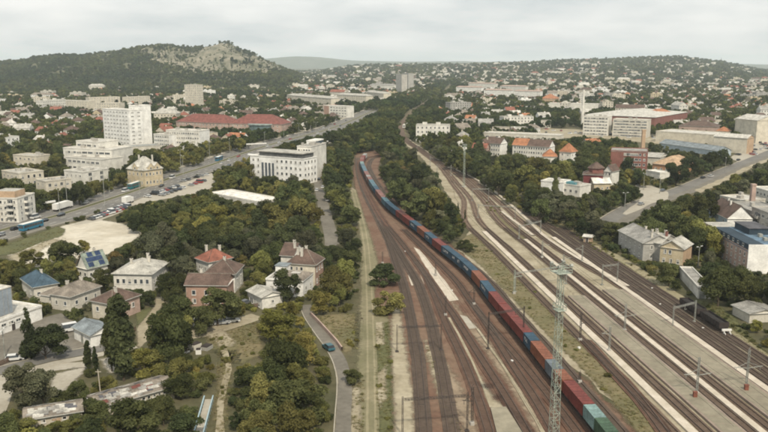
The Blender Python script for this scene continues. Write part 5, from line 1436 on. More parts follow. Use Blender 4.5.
gantry((478, 218), (515, 220.5), 6.2, 'grey catenary portal over the upper main tracks')
gantry((472, 201), (488.5, 201), 6.4, 'farthest grey catenary portal below the wooded slope')
gantry((488, 349), (523, 342.5), 9.2, 'dark portal reaching from the yard to the freight train', 'metal_dark', 'dark portals across the yard')
gantry((397, 352), (441, 350.5), 6.6, 'dark portal over the left yard tracks', 'metal_dark', 'dark portals across the yard')
gantry((402.5, 436), (467, 431.5), 7.6, 'dark portal over the left yard tracks, nearest to the camera', 'metal_dark', 'dark portals across the yard')
# small signal boxes and stones that show as pale specks
for k, (x, y) in enumerate([(452,291),(405,252),(512,362),(579,349),(652,289),(660,305),(703,329),(562,261)]):
    p = P(x, y); b = thing('trackside_box', 'small white box on the ballast ' + ('of the left yard' if x < 530 else 'of the main line'), 'cabinet', (p.x, p.y, .1), random.uniform(0, 3), 'small white trackside boxes')
    q = MB(); s_ = random.uniform(.4, .65); q.box(-.5*s_, .5*s_, -.35*s_, .35*s_, 0, .6*s_); q.box(-.55*s_, .55*s_, -.4*s_, .4*s_, .601*s_, .7*s_); obj('body', q.mesh('body', M['white_paint']), b)
def floodlight(px, hgt, w0, w1, label, hw):
    p = P(*px)
    r = thing('floodlight_tower', label, 'tower', (p.x, p.y, 0), .35)
    q = MB(); lattice(q, hgt, w0, w1, int(hgt / 1.3), .047); obj('lattice_mast', q.mesh('lattice_mast', M['metal_green']), r)
    q = MB(); q.box(-1.3, 1.3, -1.3, 1.3, -.1, .4); obj('foundation', q.mesh('foundation', M['wall_concrete']), r)
    for z, w in ((hgt - 1.2, hw), (hgt * .77, hw * .62)):
        q = MB(); q.box(-w, w, -w, w, z, z + .1)
        for k in range(4):
            a, b = [(-w, -w), (w, -w), (w, w), (-w, w)][k], [(w, -w), (w, w), (-w, w), (-w, -w)][k]
            for zz in (.6, 1.15): q.bar((*a, z + zz), (*b, z + zz), .07)
            q.bar((*a, z + .1), (*a, z + 1.15), .08)
        obj('service_platform', q.mesh('service_platform', M['metal_green']), r)
    k = 0
    for sx in (-1, 1):
        for sy in (-1, 1):
            q = MB(); q.box(-.26, .26, -.2, .2, 0, .45); o = obj('floodlight', q.mesh('floodlight', M['metal_grey']), r, (sx * hw * .9, sy * hw, hgt + .05)); o.rotation_euler = (.5 * sy, 0, 0)
    q = MB(); 
    for i_ in range(int(hgt / .7)): q.bar((-.22, w0 * .0 - .0, .5 + i_*.7), (.22, 0, .5 + i_*.7), .05)
    q.bar((-.22, 0, 0), (-.22, 0, hgt), .05); q.bar((.22, 0, 0), (.22, 0, hgt), .05)
    obj('ladder', q.mesh('ladder', M['metal_green']), r)
    return r
floodlight((553, 452), 35.2, 1.45, .75, 'tall pale green lattice floodlight tower rising beside the freight train', 1.35)
floodlight((463.8, 187), 24, 1.0, .6, 'distant pale green lattice floodlight tower at the bend of the line', .9)

# ------------------------------------------------------------------ street lamps, sign gantry
def street_lamp(px, h, label, arm=2.0, group='street lamps', rz=None):
    p = P(*px)
    r = thing('street_lamp', label, 'street lamp', (p.x, p.y, 0), rz if rz is not None else random.uniform(0, 6), group)
    q = MB(); q.tube((0, 0, 0), (0, 0, h), .17, .09, 8); q.tube((0, 0, 0), (0, 0, 1.0), .24, .2, 8); obj('pole', q.mesh('pole', M['metal_grey']), r)
    for s_ in (-1, 1):
        q = MB(); q.tube((0, 0, h - .1), (s_*arm, 0, h + .35), .07, .05, 6); b = obj('arm', q.mesh('arm', M['metal_grey']), r)
        q = MB(); q.box(s_*arm-.45, s_*arm+.45, -.16, .16, h + .28, h + .44); obj('lamp_head', q.mesh('lamp_head', M['lamp_glass']), b)
for (x, y), h, lab in (((67.5, 207), 14, 'beside the white lorry'), ((60, 214.5), 11.5, 'on the near kerb by the white lorry'), ((105, 207), 19, 'at the corner of the car park'), ((109.5, 192), 14, 'on the far kerb above the car park'), ((140, 197), 14, 'behind the rows of parked cars'),
                       ((183.6, 181), 15, 'with a white base beyond the yellow villa'), ((152.5, 178), 12, 'in front of the yellow villa'), ((181, 170), 13, 'before dark trees past the yellow villa'), ((210, 163), 16, 'left of the bus at the bend of the avenue'), ((230, 158), 14, 'left of the white hotel'), ((265, 150), 14, 'behind the white hotel'), ((284, 143), 14, 'past the white hotel'), ((299, 139), 14, 'in the avenue traffic'), ((316, 136), 13, 'by the red awning'), ((336, 128), 13, 'near the white block with a red bay'), ((352, 121), 13, 'farthest along the avenue')):
    street_lamp((x, y), h, 'tall grey street lamp ' + lab, group='street lamps along the left avenue')
for (x, y), h, lab in (((698, 267), 7, 'in front of the blue roofed pink block'), ((643.5, 190), 9, 'on the paved square'), ((659.5, 193.5), 9, 'beside the car on the square'), ((624.5, 212), 9, 'among the trees left of the square'), ((725, 172), 9, 'at the dark trees on the right street'), ((5, 357), 6.5, 'beside the concrete yard, lower left')):
    street_lamp((x, y), h, 'grey street lamp ' + lab, arm=1.2, group='street lamps')
def sign_post(px, px2, h, label):
    a, b = P(*px), P(*px2); e = b - a; L = e.length
    r = thing('sign_gantry', label, 'gantry', (a.x, a.y, 0), math.atan2(e.y, e.x))
    for X in (0, L):
        q = MB(); q.tube((0, 0, 0), (0, 0, h), .22, .2, 8); obj('post', q.mesh('post', M['metal_grey']), r, (X, 0, 0))
    q = MB(); q.box(-.5, L + .5, -.35, .35, h + .002, h + .9); obj('beam', q.mesh('beam', M['white_paint']), r)
    return r
sign_post((35.5, 212.5), (55, 209.5), 3.6, 'long pale overhead gantry beside the avenue')
sign_post((247, 151), (266, 150), 5.0, 'white overhead gantry across the avenue left of the white hotel')

# ------------------------------------------------------------------ vehicles
CARC = dict(white=(0.62,0.62,0.60), black=(0.02,0.02,0.022), silver=(0.33,0.34,0.34), grey=(0.11,0.115,0.12), red=(0.30,0.04,0.035), blue=(0.035,0.07,0.16), teal=(0.03,0.10,0.125), darkblue=(0.02,0.03,0.06))
for k, c in CARC.items(): mat('paint_' + k, c, 0.35, 0.06, 1.0, spec=.5)
def car_meshes(L, W, hb, hc, van=False):
    b, g = MB(), MB(); x, w = L/2, W/2
    prof = [(-x, .35), (-x, .75), (-x+.15, hb-.05), (-x*.55 if not van else -x+.25, hb), (x*.42, hb), (x-.2, hb-.18), (x, .7), (x, .35)]
    n = len(prof)
    for i_ in range(n):
        a, c = prof[i_], prof[(i_+1) % n]
        b.face([(a[0], -w, a[1]), (a[0], w, a[1]), (c[0], w, c[1]), (c[0], -w, c[1])])
    b.face([(p[0], -w, p[1]) for p in prof][::-1]); b.face([(p[0], w, p[1]) for p in prof])
    c0, c1, t0, t1 = (-x+.2, x*.42, -x+.55, x*.16) if not van else (-x+.06, x*.62, -x+.12, x*.42)
    wi = w - .18
    B_ = [(c0, -w+.04, hb), (c1, -w+.04, hb), (c1, w-.04, hb), (c0, w-.04, hb)]
    T_ = [(t0, -wi, hc), (t1, -wi, hc), (t1, wi, hc), (t0, wi, hc)]
    for i_ in range(4):
        j = (i_+1) % 4; g.face([B_[i_], B_[j], T_[j], T_[i_]])
    b.face([(t0+.02, -wi+.02, hc+.02), (t1-.02, -wi+.02, hc+.02), (t1-.02, wi-.02, hc+.02), (t0+.02, wi-.02, hc+.02)])
    b.face([(t0-.02, -wi-.02, hc-.02), (t1+.02, -wi-.02, hc-.02), (t1-.02, -wi+.02, hc+.02), (t0+.02, -wi+.02, hc+.02)]); b.face([(t1+.02, wi+.02, hc-.02), (t0-.02, wi+.02, hc-.02), (t0+.02, wi-.02, hc+.02), (t1-.02, wi-.02, hc+.02)])
    wh = MB(); wh.tube((0, -.1, 0), (0, .1, 0), .32, None, 12); wh.tube((0, -.115, 0), (0, -.101, 0), .17, None, 8); wh.tube((0, .101, 0), (0, .115, 0), .17, None, 8)
    return b.mesh('body', M['paint_white']), g.mesh('windows', M['glass']), wh.mesh('wheel', M['tyre']), L, W
VM = {'car': car_meshes(4.3, 1.8, .92, 1.46), 'van': car_meshes(5.2, 2.0, 1.15, 2.25, True)}
def car(px, rz, col, label, kind='car', group=None):
    p = px if isinstance(px, Vector) else P(*px)
    b, g, w, L, W = VM[kind]
    r = thing('parked_car' if kind == 'car' else 'van', label, kind, (p.x, p.y, .10), rz, group)
    o = obj('body', b, r); o.material_slots[0].link = 'OBJECT'; o.material_slots[0].material = M['paint_' + col]
    obj('window_band', g, r)
    if p.y < 420:
        for sx in (-.31, .31):
            for sy in (-1, 1): obj('wheel', w, r, (sx * L, sy * (W/2 - .08), .32))
    return r
def ave_dir(px):
    p = P(*px); i_ = min(range(len(AVE)), key=lambda k: (AVE[k] - p).length); i_ = max(1, min(len(AVE)-2, i_))
    t = AVE[i_+1] - AVE[i_-1]; return math.atan2(t.y, t.x)
car((328.5, 349.5), math.radians(118), 'teal', 'dark teal car driving on the paved lane')
for px, col, kd, lab in (((15, 230), 'black', 'car', 'black car behind the blue bus'), ((19, 228.5), 'grey', 'car', 'dark grey car just behind the blue bus'), ((35.5, 218.5), 'white', 'van', 'white van passing the blue bus'), ((44, 222), 'black', 'car', 'black car ahead of the blue bus'),
    ((61, 216), 'black', 'car', 'black car on the near carriageway by the lorry'), ((85.5, 204), 'silver', 'car', 'silver car alone on the far carriageway'), ((125.5, 192), 'white', 'van', 'white van behind the teal bus'), ((148.5, 185), 'black', 'car', 'black car just ahead of the teal bus'), ((159, 180), 'grey', 'car', 'dark grey car below the yellow villa'),
    ((161.5, 187), 'black', 'car', 'black car on the near carriageway below the villa'), ((172.5, 178.5), 'white', 'van', 'white van right of the yellow villa'), ((1, 236), 'silver', 'car', 'silver car at the left edge of the avenue'), ((229.5, 161), 'white', 'car', 'white car at the avenue bend left of the hotel'), ((229, 166.5), 'black', 'car', 'black car at the avenue bend left of the hotel'), ((238.5, 157), 'red', 'car', 'red car at the avenue bend left of the hotel'), ((243, 162), 'grey', 'car', 'dark car beside the white hotel'), ((222, 164), 'white', 'car', 'white car following the black one at the bend')):
    car(px, ave_dir(px) + math.pi * (random.random() < .5), col, lab, kd, 'traffic on the left avenue')
for k, t in enumerate(np.linspace(.0, 1, 15)):
    if k in (6,): continue
    px = (268 + 78 * t, 149 - 26 * t + (1.6 if k % 2 else -2.0)); col = random.choice(['white', 'white', 'silver', 'black', 'red', 'grey'])
    car(px, ave_dir(px), col, f'{col} car in the distant avenue traffic behind the hotel', 'car', 'distant avenue traffic')
def bus(px, col, label, L=12.0):
    p = P(*px); rz = ave_dir(px)
    r = thing('bus', label, 'bus', (p.x, p.y, .1), rz)
    q = MB(); q.box(-L/2, L/2, -1.27, 1.27, .35, 2.95); q.box(-L/2+.15, L/2-.15, -1.1, 1.1, 2.952, 3.1, 1); obj('body', q.mesh('body', [col, M['white_paint']]), r)
    q = MB(); n = int(L / 1.6)
    for k in range(n):
        X = -L/2 + .4 + k * (L - .8) / n
        for s_ in (-1, 1): q.box(X, X + (L-.8)/n - .12, s_*1.285-.012, s_*1.285+.012, 1.35, 2.5)
    for s_ in (-1, 1): q.box(s_*(L/2+.014)-.012, s_*(L/2+.014)+.012, -1.1, 1.1, 1.2, 2.6)
    obj('window_band', q.mesh('window_band', M['glass']), r)
    for X in (-L*.28, L*.3):
        for s_ in (-1, 1): obj('wheel', VM['car'][2], r, (X, s_*1.2, .42)).scale = (1.4, 1.4, 1.4)
    return r
mat('bus_blue', (0.03, 0.17, 0.27), .4, .06, 1); mat('bus_teal', (0.02, 0.16, 0.18), .4, .06, 1)
bus((31.5, 229), M['bus_blue'], 'blue bus with a white roof on the near carriageway', 12)
bus((135.5, 187.5), M['bus_teal'], 'teal bus with a white roof below the yellow villa', 14)
bus((219, 160.5), M['bus_blue'], 'blue bus at the avenue bend before dark trees', 10)
def lorry(px, label, L=11):
    p = P(*px); r = thing('lorry', label, 'lorry', (p.x, p.y, .1), ave_dir(px))
    q = MB(); q.box(-L/2, L/2-2.4, -1.25, 1.25, 1.0, 3.7); obj('cargo_box', q.mesh('cargo_box', M['white_paint']), r)
    q = MB(); q.box(L/2-2.2, L/2, -1.2, 1.2, .6, 2.9); obj('cab', q.mesh('cab', M['white_paint']), r)
    q = MB(); q.box(L/2+.002, L/2+.03, -1.0, 1.0, 1.7, 2.7); obj('windscreen', q.mesh('windscreen', M['glass']), r)
    q = MB(); q.box(-L/2, L/2-.1, -.9, .9, .55, .99); obj('chassis', q.mesh('chassis', M['wagon_dark']), r)
    for X in (-L*.35, -L*.22, L*.38):
        for s_ in (-1, 1): obj('wheel', VM['car'][2], r, (X, s_*1.1, .45)).scale = (1.5, 1.5, 1.5)
lorry((63, 209.5), 'long white lorry on the far carriageway under the street lamp', 13)
lorry((128, 203.5), 'white lorry parked at the end of the car park', 7.5)
# car park rows
cp = []
for a, b, n in (((90, 220.5), (128, 207.5), 12), ((100, 215.5), (126, 205.5), 8), ((146, 198), (178, 186.5), 9), ((160, 196.5), (205, 181), 11), ((176, 183.5), (208, 175), 7)):
    for k in range(n):
        t = (k + .5) / n
        if random.random() < .13: continue
        cp.append((a[0] + (b[0]-a[0])*t + random.uniform(-.3, .3), a[1] + (b[1]-a[1])*t))
for px in cp:
    col = random.choice(['white', 'white', 'white', 'silver', 'black', 'grey', 'red', 'darkblue'])
    car(px, ave_dir(px) + math.radians(75), col, f'{col} car parked in the roadside car park', 'van' if random.random() < .12 else 'car', 'cars in the roadside car park')
for px, rz, col, kd, lab in (((663, 191.5), .9, 'grey', 'car', 'dark car waiting on the paved square'), ((711, 177), .75, 'white', 'car', 'white car on the right street'), ((703, 178.5), .75, 'black', 'car', 'black car on the right street'), ((641, 205), .8, 'silver', 'car', 'silver car leaving the paved square'),
    ((72.5, 331), .6, 'white', 'van', 'white van parked behind the small shed'), ((239, 305.5), 1.2, 'black', 'car', 'black car parked beside the pale roofed garage'), ((246, 304.5), 1.0, 'grey', 'car', 'grey car parked under the pale roofed garage'), ((203, 326), .2, 'white', 'van', 'white van half hidden under the big tree'), ((222, 324.5), .3, 'silver', 'car', 'silver car parked under the big tree'), ((232, 322.5), .3, 'white', 'car', 'white car parked right of the big tree'),
    ((319.3, 180), 1.5, 'black', 'car', 'black car at the top of the alley'), ((320.8, 175), 1.5, 'white', 'van', 'white van at the top of the alley'), ((323, 188), 1.5, 'white', 'car', 'white car parked on the alley, nearer'), ((328, 201), 1.45, 'silver', 'car', 'silver car parked at the alley edge'), ((317, 191), 1.5, 'white', 'car', 'white car under the trees left of the alley'), ((15, 360.5), .3, 'white', 'car', 'white car parked at the bottom left yard')):
    car(px, rz, col, lab, kd)
for k in range(26):
    px = (random.uniform(736, 772), 0); px = (px[0], 160 - (px[0] - 736) * .42 + random.uniform(-7, 3)); col = random.choice(['white', 'white', 'silver', 'black', 'red'])
    car(px, random.choice((.8, 2.3)), col, f'{col} car on the crowded forecourt by the cream mill', 'car', 'cars on the forecourt by the mill')
for k in range(30):
    px = (random.uniform(545, 705), 0); px = (px[0], 131 + (px[0] - 545) * .065 + random.uniform(-1.5, 2.5)); col = random.choice(['white', 'white', 'silver', 'black', 'red'])
    car(px, random.choice((0, 1.57)), col, f'{col} car parked in front of the white slab offices', 'car', 'cars in front of the slab offices')
# scrap heap of white bulky rubbish by the dirt road
sc0 = P(190, 349)
for k in range(9):
    rr = random.Random(k); w, l, hh = rr.uniform(.8, 2.2), rr.uniform(1, 3), rr.uniform(.4, 1.5)
    q = MB(); q.box(-w/2, w/2, -l/2, l/2, 0, hh); q.box(-w/2+.1, w/2-.1, -l/2+.1, l/2-.1, hh + .002, hh + .25, 1)
    o = obj('scrap_crate', q.mesh('scrap_crate', [M[rr.choice(['white_paint', 'wall_grey', 'wall_offwhite'])], M['wagon_dark']]), None, (sc0.x + rr.uniform(-4.5, 4.5), sc0.y + rr.uniform(-4, 4), .02), rr.uniform(0, 3))
    tag(o, f"{'tall' if hh > 1 else 'low'} pale junk crate in the scrap heap beside the dirt road", 'crate', 'junk crates in the scrap heap')
fill([(178, 338), (202, 338), (202, 354), (180, 356)])

# ------------------------------------------------------------------ trees
def crown_mesh(name, nl, leaves, leaf, seed, shape='round', core=True):
    """unit crown: radius about 1 across, height about 2 (z from 0 to 2), grown as many small leaf faces on irregular lobes"""
    r = np.random.default_rng(seed)
    lobes = []
    for k in range(nl):
        if shape == 'round':
            th = r.uniform(0, 2*np.pi); rad = math.sqrt(r.uniform(0, 1)) * .76; z = r.uniform(.32, 1.68)
            rad *= math.sqrt(max(.08, 1 - ((z - .95) / .98) ** 2)); rr = r.uniform(.17, .42)
        elif shape == 'poplar':
            z = r.uniform(.15, 1.85); th = r.uniform(0, 2*np.pi); rad = .18 * r.uniform(.2, 1) * (1.1 - abs(z-.8)*.55); rr = r.uniform(.14, .24) * (1.25 - abs(z - .75) * .6)
        elif shape == 'cone':
            z = 2 * (1 - math.sqrt(r.uniform(0.003, 1))) ; th = r.uniform(0, 2*np.pi); w = (1 - z/2); rad = .62 * w * r.uniform(.4, 1); rr = .12 + .26 * w * r.uniform(.6, 1)
        else:   # shrub
            th = r.uniform(0, 2*np.pi); rad = math.sqrt(r.uniform(0, 1)) * .72; z = r.uniform(.2, .95) * (1.15 - rad * .6); rr = r.uniform(.22, .42)
        lobes.append((np.array([rad*math.cos(th), rad*math.sin(th), z]), rr))
    # opaque lumpy core so one does not look through the whole crown
    V, Fc, Mi = [], [], []
    C = np.array([l[0] for l in lobes]); R = np.array([l[1] for l in lobes])
    if core:
        for c, rr in lobes:
            b = len(V); q = rr * .66
            pts = [(0,0,1)] + [(math.cos(a)*.85, math.sin(a)*.85, .45) for a in np.arange(5)*2*np.pi/5] + [(math.cos(a+.63)*.85, math.sin(a+.63)*.85, -.45) for a in np.arange(5)*2*np.pi/5] + [(0,0,-1)]
            V += [tuple(c + np.array(p) * q * r.uniform(.8, 1.1)) for p in pts]
            for k in range(5):
                j = (k+1) % 5
                Fc += [(b, b+1+k, b+1+j), (b+1+k, b+6+k, b+1+j), (b+1+j, b+6+k, b+6+j), (b+6+k, b+11, b+6+j)]
    n = leaves * 2
    idx = r.choice(nl, n, p=R**2 / (R**2).sum())
    d = r.normal(size=(n, 3)); d[:, 2] = np.where(r.random(n) < .75, np.abs(d[:, 2]) , d[:, 2]); d /= np.linalg.norm(d, axis=1)[:, None]
    pos = C[idx] + d * (R[idx] * r.uniform(.72, 1.12, n))[:, None]
    dist = np.linalg.norm(pos[:, None, :] - C[None], axis=2) / R[None]
    dist[np.arange(n), idx] = 9
    keep = (dist.min(1) > .72) & (pos[:, 2] > .02)
    pos, d = pos[keep][:leaves], d[keep][:leaves]; n = len(pos)
    nr = d * .75 + r.normal(size=(n, 3)) * .5; nr /= np.linalg.norm(nr, axis=1)[:, None]
    a = np.cross(nr, r.normal(size=(n, 3))); a /= np.linalg.norm(a, axis=1)[:, None]; b2 = np.cross(nr, a)
    s = leaf * r.uniform(.55, 1.35, n)[:, None]
    q = np.stack([pos - a*s, pos - b2*s*.62 + nr*s*.12, pos + a*s, pos + b2*s*.62 + nr*s*.12], 1).reshape(-1, 3)
    b = len(V); V = np.array(V + [tuple(p) for p in q]) if V else q
    Fc = Fc + [(b+4*k, b+4*k+1, b+4*k+2, b+4*k+3) for k in range(n)]
    me = D.meshes.new(name); me.from_pydata(V.tolist(), [], Fc); me.materials.append(LEAF['olive']); me.update()
    return me
def trunk_mesh(name, seed, kind='round'):
    """unit trunk for a crown that starts at z=0 of a unit of 2: trunk from -0.6 up into the crown, with limbs"""
    r = random.Random(seed); mb = MB()
    if kind == 'round':
        mb.tube((0, 0, -1.0), (.02, .01, .1), .075, .055, 7); mb.tube((.02, .01, .1), (.0, .03, .9), .055, .03, 6)
        for k in range(6):
            t = k * 1.05 + r.uniform(0, .5); z = r.uniform(-.1, .5); L = r.uniform(.45, .7)
            m = (math.cos(t)*L*.5, math.sin(t)*L*.5, z + .28); mb.tube((.01, .01, z), m, .035, .024, 5); mb.tube(m, (math.cos(t)*L, math.sin(t)*L, z + .75), .024, .01, 5)
    else:
        mb.tube((0, 0, -.35), (0, 0, 1.7), .05 if kind == 'poplar' else .06, .012, 6)
        for k in range(6):
            t = k * 1.05; z = .1 + k * .2; mb.tube((0, 0, z), (math.cos(t)*.22, math.sin(t)*.22, z + .22), .02, .008, 5)
    return mb.mesh(name, M['bark'])
HI = [crown_mesh('crown', (13, 17, 22, 26, 30, 15)[k], 3800, .058, 100 + k) for k in range(6)]
MID = [crown_mesh('crown', (12, 15, 19, 24, 28, 14)[k], 1600, .084, 200 + k) for k in range(6)]
POP = [crown_mesh('crown', 30, 2600, .05, 300 + k, 'poplar') for k in range(2)]
CON = [crown_mesh('crown', 34, 2600, .06, 400 + k, 'cone') for k in range(2)]
SHR = [crown_mesh('foliage', 14, 1000, .085, 500 + k, 'shrub') for k in range(4)]
TRK = [trunk_mesh('trunk', k) for k in range(3)]
TRKP = trunk_mesh('trunk', 9, 'poplar')

def lm_phrase(p, exclude=None):
    best = None
    for nm, c in LAND:
        dd = (c - p).length
        if best is None or dd < best[0]: best = (dd, nm, c)
    if best is None: return ''
    dd, nm, c = best
    ax, ay = p.x / p.y - c.x / c.y, p.y - c.y
    lat = ax * c.y
    if abs(lat) > abs(ay): rel = 'right of' if lat > 0 else 'left of'
    else: rel = 'behind' if ay > 0 else 'in front of'
    return f'{rel} {nm}'
LAND += [('the sandy lot', P(85, 240)), ('the teal car on the lane', P(328, 349)), ('the gravel track', P(371, 340)), ('the dry field', P(240, 345)), ('the alley', P(326, 215)), ('the railway bend', P(372, 172)), ('the wood between the two lines', P(430, 195)), ('the main line walkway', P(505, 205)), ('the paved square', P(645, 195)), ('the right street', P(715, 175)), ('the grass lot', P(725, 320)), ('the car park', P(150, 196)), ('the bottom left yard', P(20, 385)), ('the gravel drive', P(146, 330)), ('the blue railed walkway', P(205, 415)), ('the head of the freight train', P(395, 148)), ('the avenue far bend', P(340, 126))]

TREES, SHRUBS = [], []          # (x, y, R, height, tint, shape)
def crown_conflict(X, Y, R, zc, hh, lim):
    cx, cy = Q(X, Y, zc); s = ppm(Y, zc); rx, ry = R * s, hh * s * .95
    x0, x1 = int(round(cx - rx*.85 - PM_X0)), int(round(cx + rx*.85 - PM_X0)) + 1; y0, y1 = int(round(cy - ry*.85 - PM_Y0)), int(round(cy + ry*.85 - PM_Y0)) + 1
    if x1 <= 0 or y1 <= 0 or x0 >= PM_W or y0 >= PM_H: return False
    sub = DEP[max(0, y0):y1, max(0, x0):x1]
    if sub.size == 0: return False
    return (sub > Y).mean() > lim
def in_foot(X, Y, m):
    for f in FOOT:
        if all(((f[(k+1) % 4][0]-f[k][0]) * (Y-f[k][1]) - (f[(k+1) % 4][1]-f[k][1]) * (X-f[k][0])) / math.hypot(f[(k+1) % 4][0]-f[k][0], f[(k+1) % 4][1]-f[k][1]) > -m for k in range(4)): return True
    return False
def add_tree(px, R, hgt, tint, shape='round', label=None):
    p = P(*px); TREES.append((p.x, p.y, R, hgt, tint, shape, label))
# trees with a face of their own (pixel of the foot)
add_tree((124, 381), 7.0, 21, 'deep green', 'poplar', 'tall dark poplar, tallest tree of the left foreground')
add_tree((112, 371), 4.8, 15, 'dark green', 'poplar', 'dark poplar hugging the tallest one on its left')
add_tree((88.5, 371), 2.6, 7.8, 'deep green', 'poplar', 'small dark columnar cypress, taller of a pair by the street')
add_tree((96, 372), 2.0, 5.8, 'deep green', 'poplar', 'small dark columnar cypress, shorter of a pair by the street')
add_tree((30, 357), 3.2, 12.5, 'deep green', 'cone', 'pointed dark conifer standing beside the round tree in the concrete yard')
add_tree((46, 359), 4.3, 8.0, 'deep green', 'round', 'round dark tree beside the pointed conifer in the concrete yard')
add_tree((30, 408), 4.3, 9.5, 'grey green', 'round', 'grey green willow-like tree above the derelict shed')
add_tree((44, 405), 3.6, 8.5, 'grey green', 'round', 'second grey green tree, right of the willow-like one')
add_tree((172, 366), 4.6, 13.5, 'dark green', 'round', 'tall dark tree right of the gravel drive')
add_tree((164, 352), 3.8, 9, 'olive', 'round', 'olive tree behind the tall dark tree of the gravel drive')
add_tree((183, 358), 3.6, 10, 'dark green', 'round', 'dark tree beside the junk crates')
add_tree((386, 286), 4.9, 7.2, 'deep green', 'round', 'round dark bushy tree alone beside the gravel track')
add_tree((386.5, 314), 4.7, 6.4, 'olive', 'round', 'round olive bushy tree alone beside the gravel track')
add_tree((218, 326), 5.2, 10.5, 'dark green', 'round', 'big round tree over the parked cars below the salmon house')
add_tree((290, 304), 4.6, 10.5, 'deep green', 'round', 'big dark tree in front of the modern white house')
add_tree((554.5, 203), 4.2, 15, 'dark green', 'poplar', 'tall dark poplar in front of the white cubic building')
add_tree((584, 222), 4.8, 14, 'dark green', 'poplar', 'tall dark poplar below the burgundy house')
add_tree((84, 255), 2.9, 5.5, 'yellow green', 'round', 'yellow green round tree on the edge of the sandy lot')
add_tree((34, 270), 4.2, 7.5, 'olive', 'round', 'round olive tree alone at the left end of the sandy lot')
add_tree((64, 268), 5.0, 9.5, 'dark green', 'round', 'large dark tree left of the house with solar panels')
add_tree((73, 265), 3.8, 8, 'dark green', 'round', 'dark tree touching the house with solar panels')
add_tree((445, 226), 4.0, 8.0, 'grey green', 'round', 'silvery grey green tree inside the railway bend')
add_tree((438, 216), 3.6, 8.0, 'grey green', 'round', 'second silvery tree inside the railway bend')
add_tree((470, 252), 2.6, 3.6, 'dark green', 'round', 'round dark shrub-like tree beside the train on the dry strip')
add_tree((462, 249), 2.8, 4.0, 'dark green', 'round', 'dark shrub-like tree left of the one on the dry strip')
add_tree((458, 214), 1.2, 5.5, 'deep green', 'poplar', 'tiny dark cypress at the tip of the wooded bend, left one')
add_tree((465, 220), 1.2, 5.0, 'deep green', 'poplar', 'tiny dark cypress at the tip of the wooded bend, right one')
add_tree((354, 384), 2.0, 3.4, 'dark green', 'round', 'small round dark tree between lane and gravel track')
for px, R, h, t, l in (((628, 178), 5, 13, 'deep green', 'tall dark tree in front of the red brick building'), ((676, 186), 6.5, 14, 'deep green', 'large dark tree before the broad orange roof'), ((690, 180), 6.5, 13, 'deep green', 'large dark tree right of the broad orange roof'), ((640, 186), 5, 11, 'deep green', 'dark tree above the paved square'),
                       ((708, 172), 6.5, 12, 'deep green', 'dark tree on the far kerb of the right street'), ((722, 166), 6, 11, 'deep green', 'dark tree at the upper end of the right street'), ((700, 143), 6, 9, 'dark green', 'round dark tree before the cream warehouse, right one'), ((685, 141), 5.5, 8, 'dark green', 'round dark tree before the cream warehouse, left one')):
    add_tree(px, R, h, t, 'round', l)
for px, R, h in (((58, 438), 2.6, 3.2), ((93, 427), 3.2, 5.6), ((121, 428), 2.6, 3.0), ((146, 418), 2.4, 2.8), ((178, 398), 3.2, 5.2), ((20, 438), 2.8, 3.8), ((76, 436), 2.6, 3.2)):
    add_tree(px, R, h, random.choice(['olive', 'dark green', 'olive']))
GRID = {}
def grid_add(X, Y, R): GRID.setdefault((int(X // 12), int(Y // 12)), []).append((X, Y, R))
def grid_near(X, Y, R, f):
    for i_ in range(int(X // 12) - 1, int(X // 12) + 2):
        for j_ in range(int(Y // 12) - 1, int(Y // 12) + 2):
            for a, b, r2 in GRID.get((i_, j_), ()):
                if math.hypot(a - X, b - Y) < (R + r2) * f: return True
    return False
for t in TREES: grid_add(t[0], t[1], t[2] * (.5 if t[5] != 'round' else 1))
def tint_at(X, Y, rr):
    n = mnoise.noise(Vector((X * .02, Y * .02, 1.7))) + rr.uniform(-.45, .45)
    if Y < 235 and -75 < X < -12: n += .34
    right = X > 60 + (Y - 200) * .22
    if n > .6: return 'yellow green'
    if n > .2: return 'olive' if not right or rr.random() < .35 else 'dark green'
    if n < -.56: return 'rusty brown' if rr.random() < .06 else 'grey green'
    if n < -.26: return 'deep green'
    return 'dark green'
rr = random.Random(11)
Y = 118.0
while Y < 640:
    st = 6.2 + (Y - 118) * .0045
    w = Y * .54 + 10
    X = -w
    while X < w:
        x, y = X + rr.uniform(-.45, .45) * st, Y + rr.uniform(-.45, .45) * st
        X += st
        R = rr.choice((2.1, 2.7, 3.3, 4.0, 4.8, 5.6)) * rr.uniform(.85, 1.15); h = R * rr.uniform(1.5, 2.45) + 1.2
        if grid_near(x, y, R, .50) or in_foot(x, y, R * .35): continue
        if crown_conflict(x, y, R, h * .58, h * .45, .10): 
            R *= .62; h *= .62
            if crown_conflict(x, y, R, h * .58, h * .45, .10) or grid_near(x, y, R, .50): continue
        TREES.append((x, y, R, h, tint_at(x, y, rr), 'round', None)); grid_add(x, y, R)
    Y += st * .9
# shrubs fill the gaps
Y = 118.0
while Y < 520:
    st = 3.4 + (Y - 118) * .004
    w = Y * .52 + 8
    X = -w
    while X < w:
        x, y = X + rr.uniform(-.5, .5) * st, Y + rr.uniform(-.5, .5) * st
        X += st
        R = rr.uniform(.9, 2.2); h = R * rr.uniform(1.0, 1.5)
        if grid_near(x, y, R, .62) or in_foot(x, y, .6): continue
        if crown_conflict(x, y, R, h * .5, h * .5, .12): continue
        SHRUBS.append((x, y, R, h, tint_at(x, y, rr))); grid_add(x, y, R * .7)
    Y += st * .9
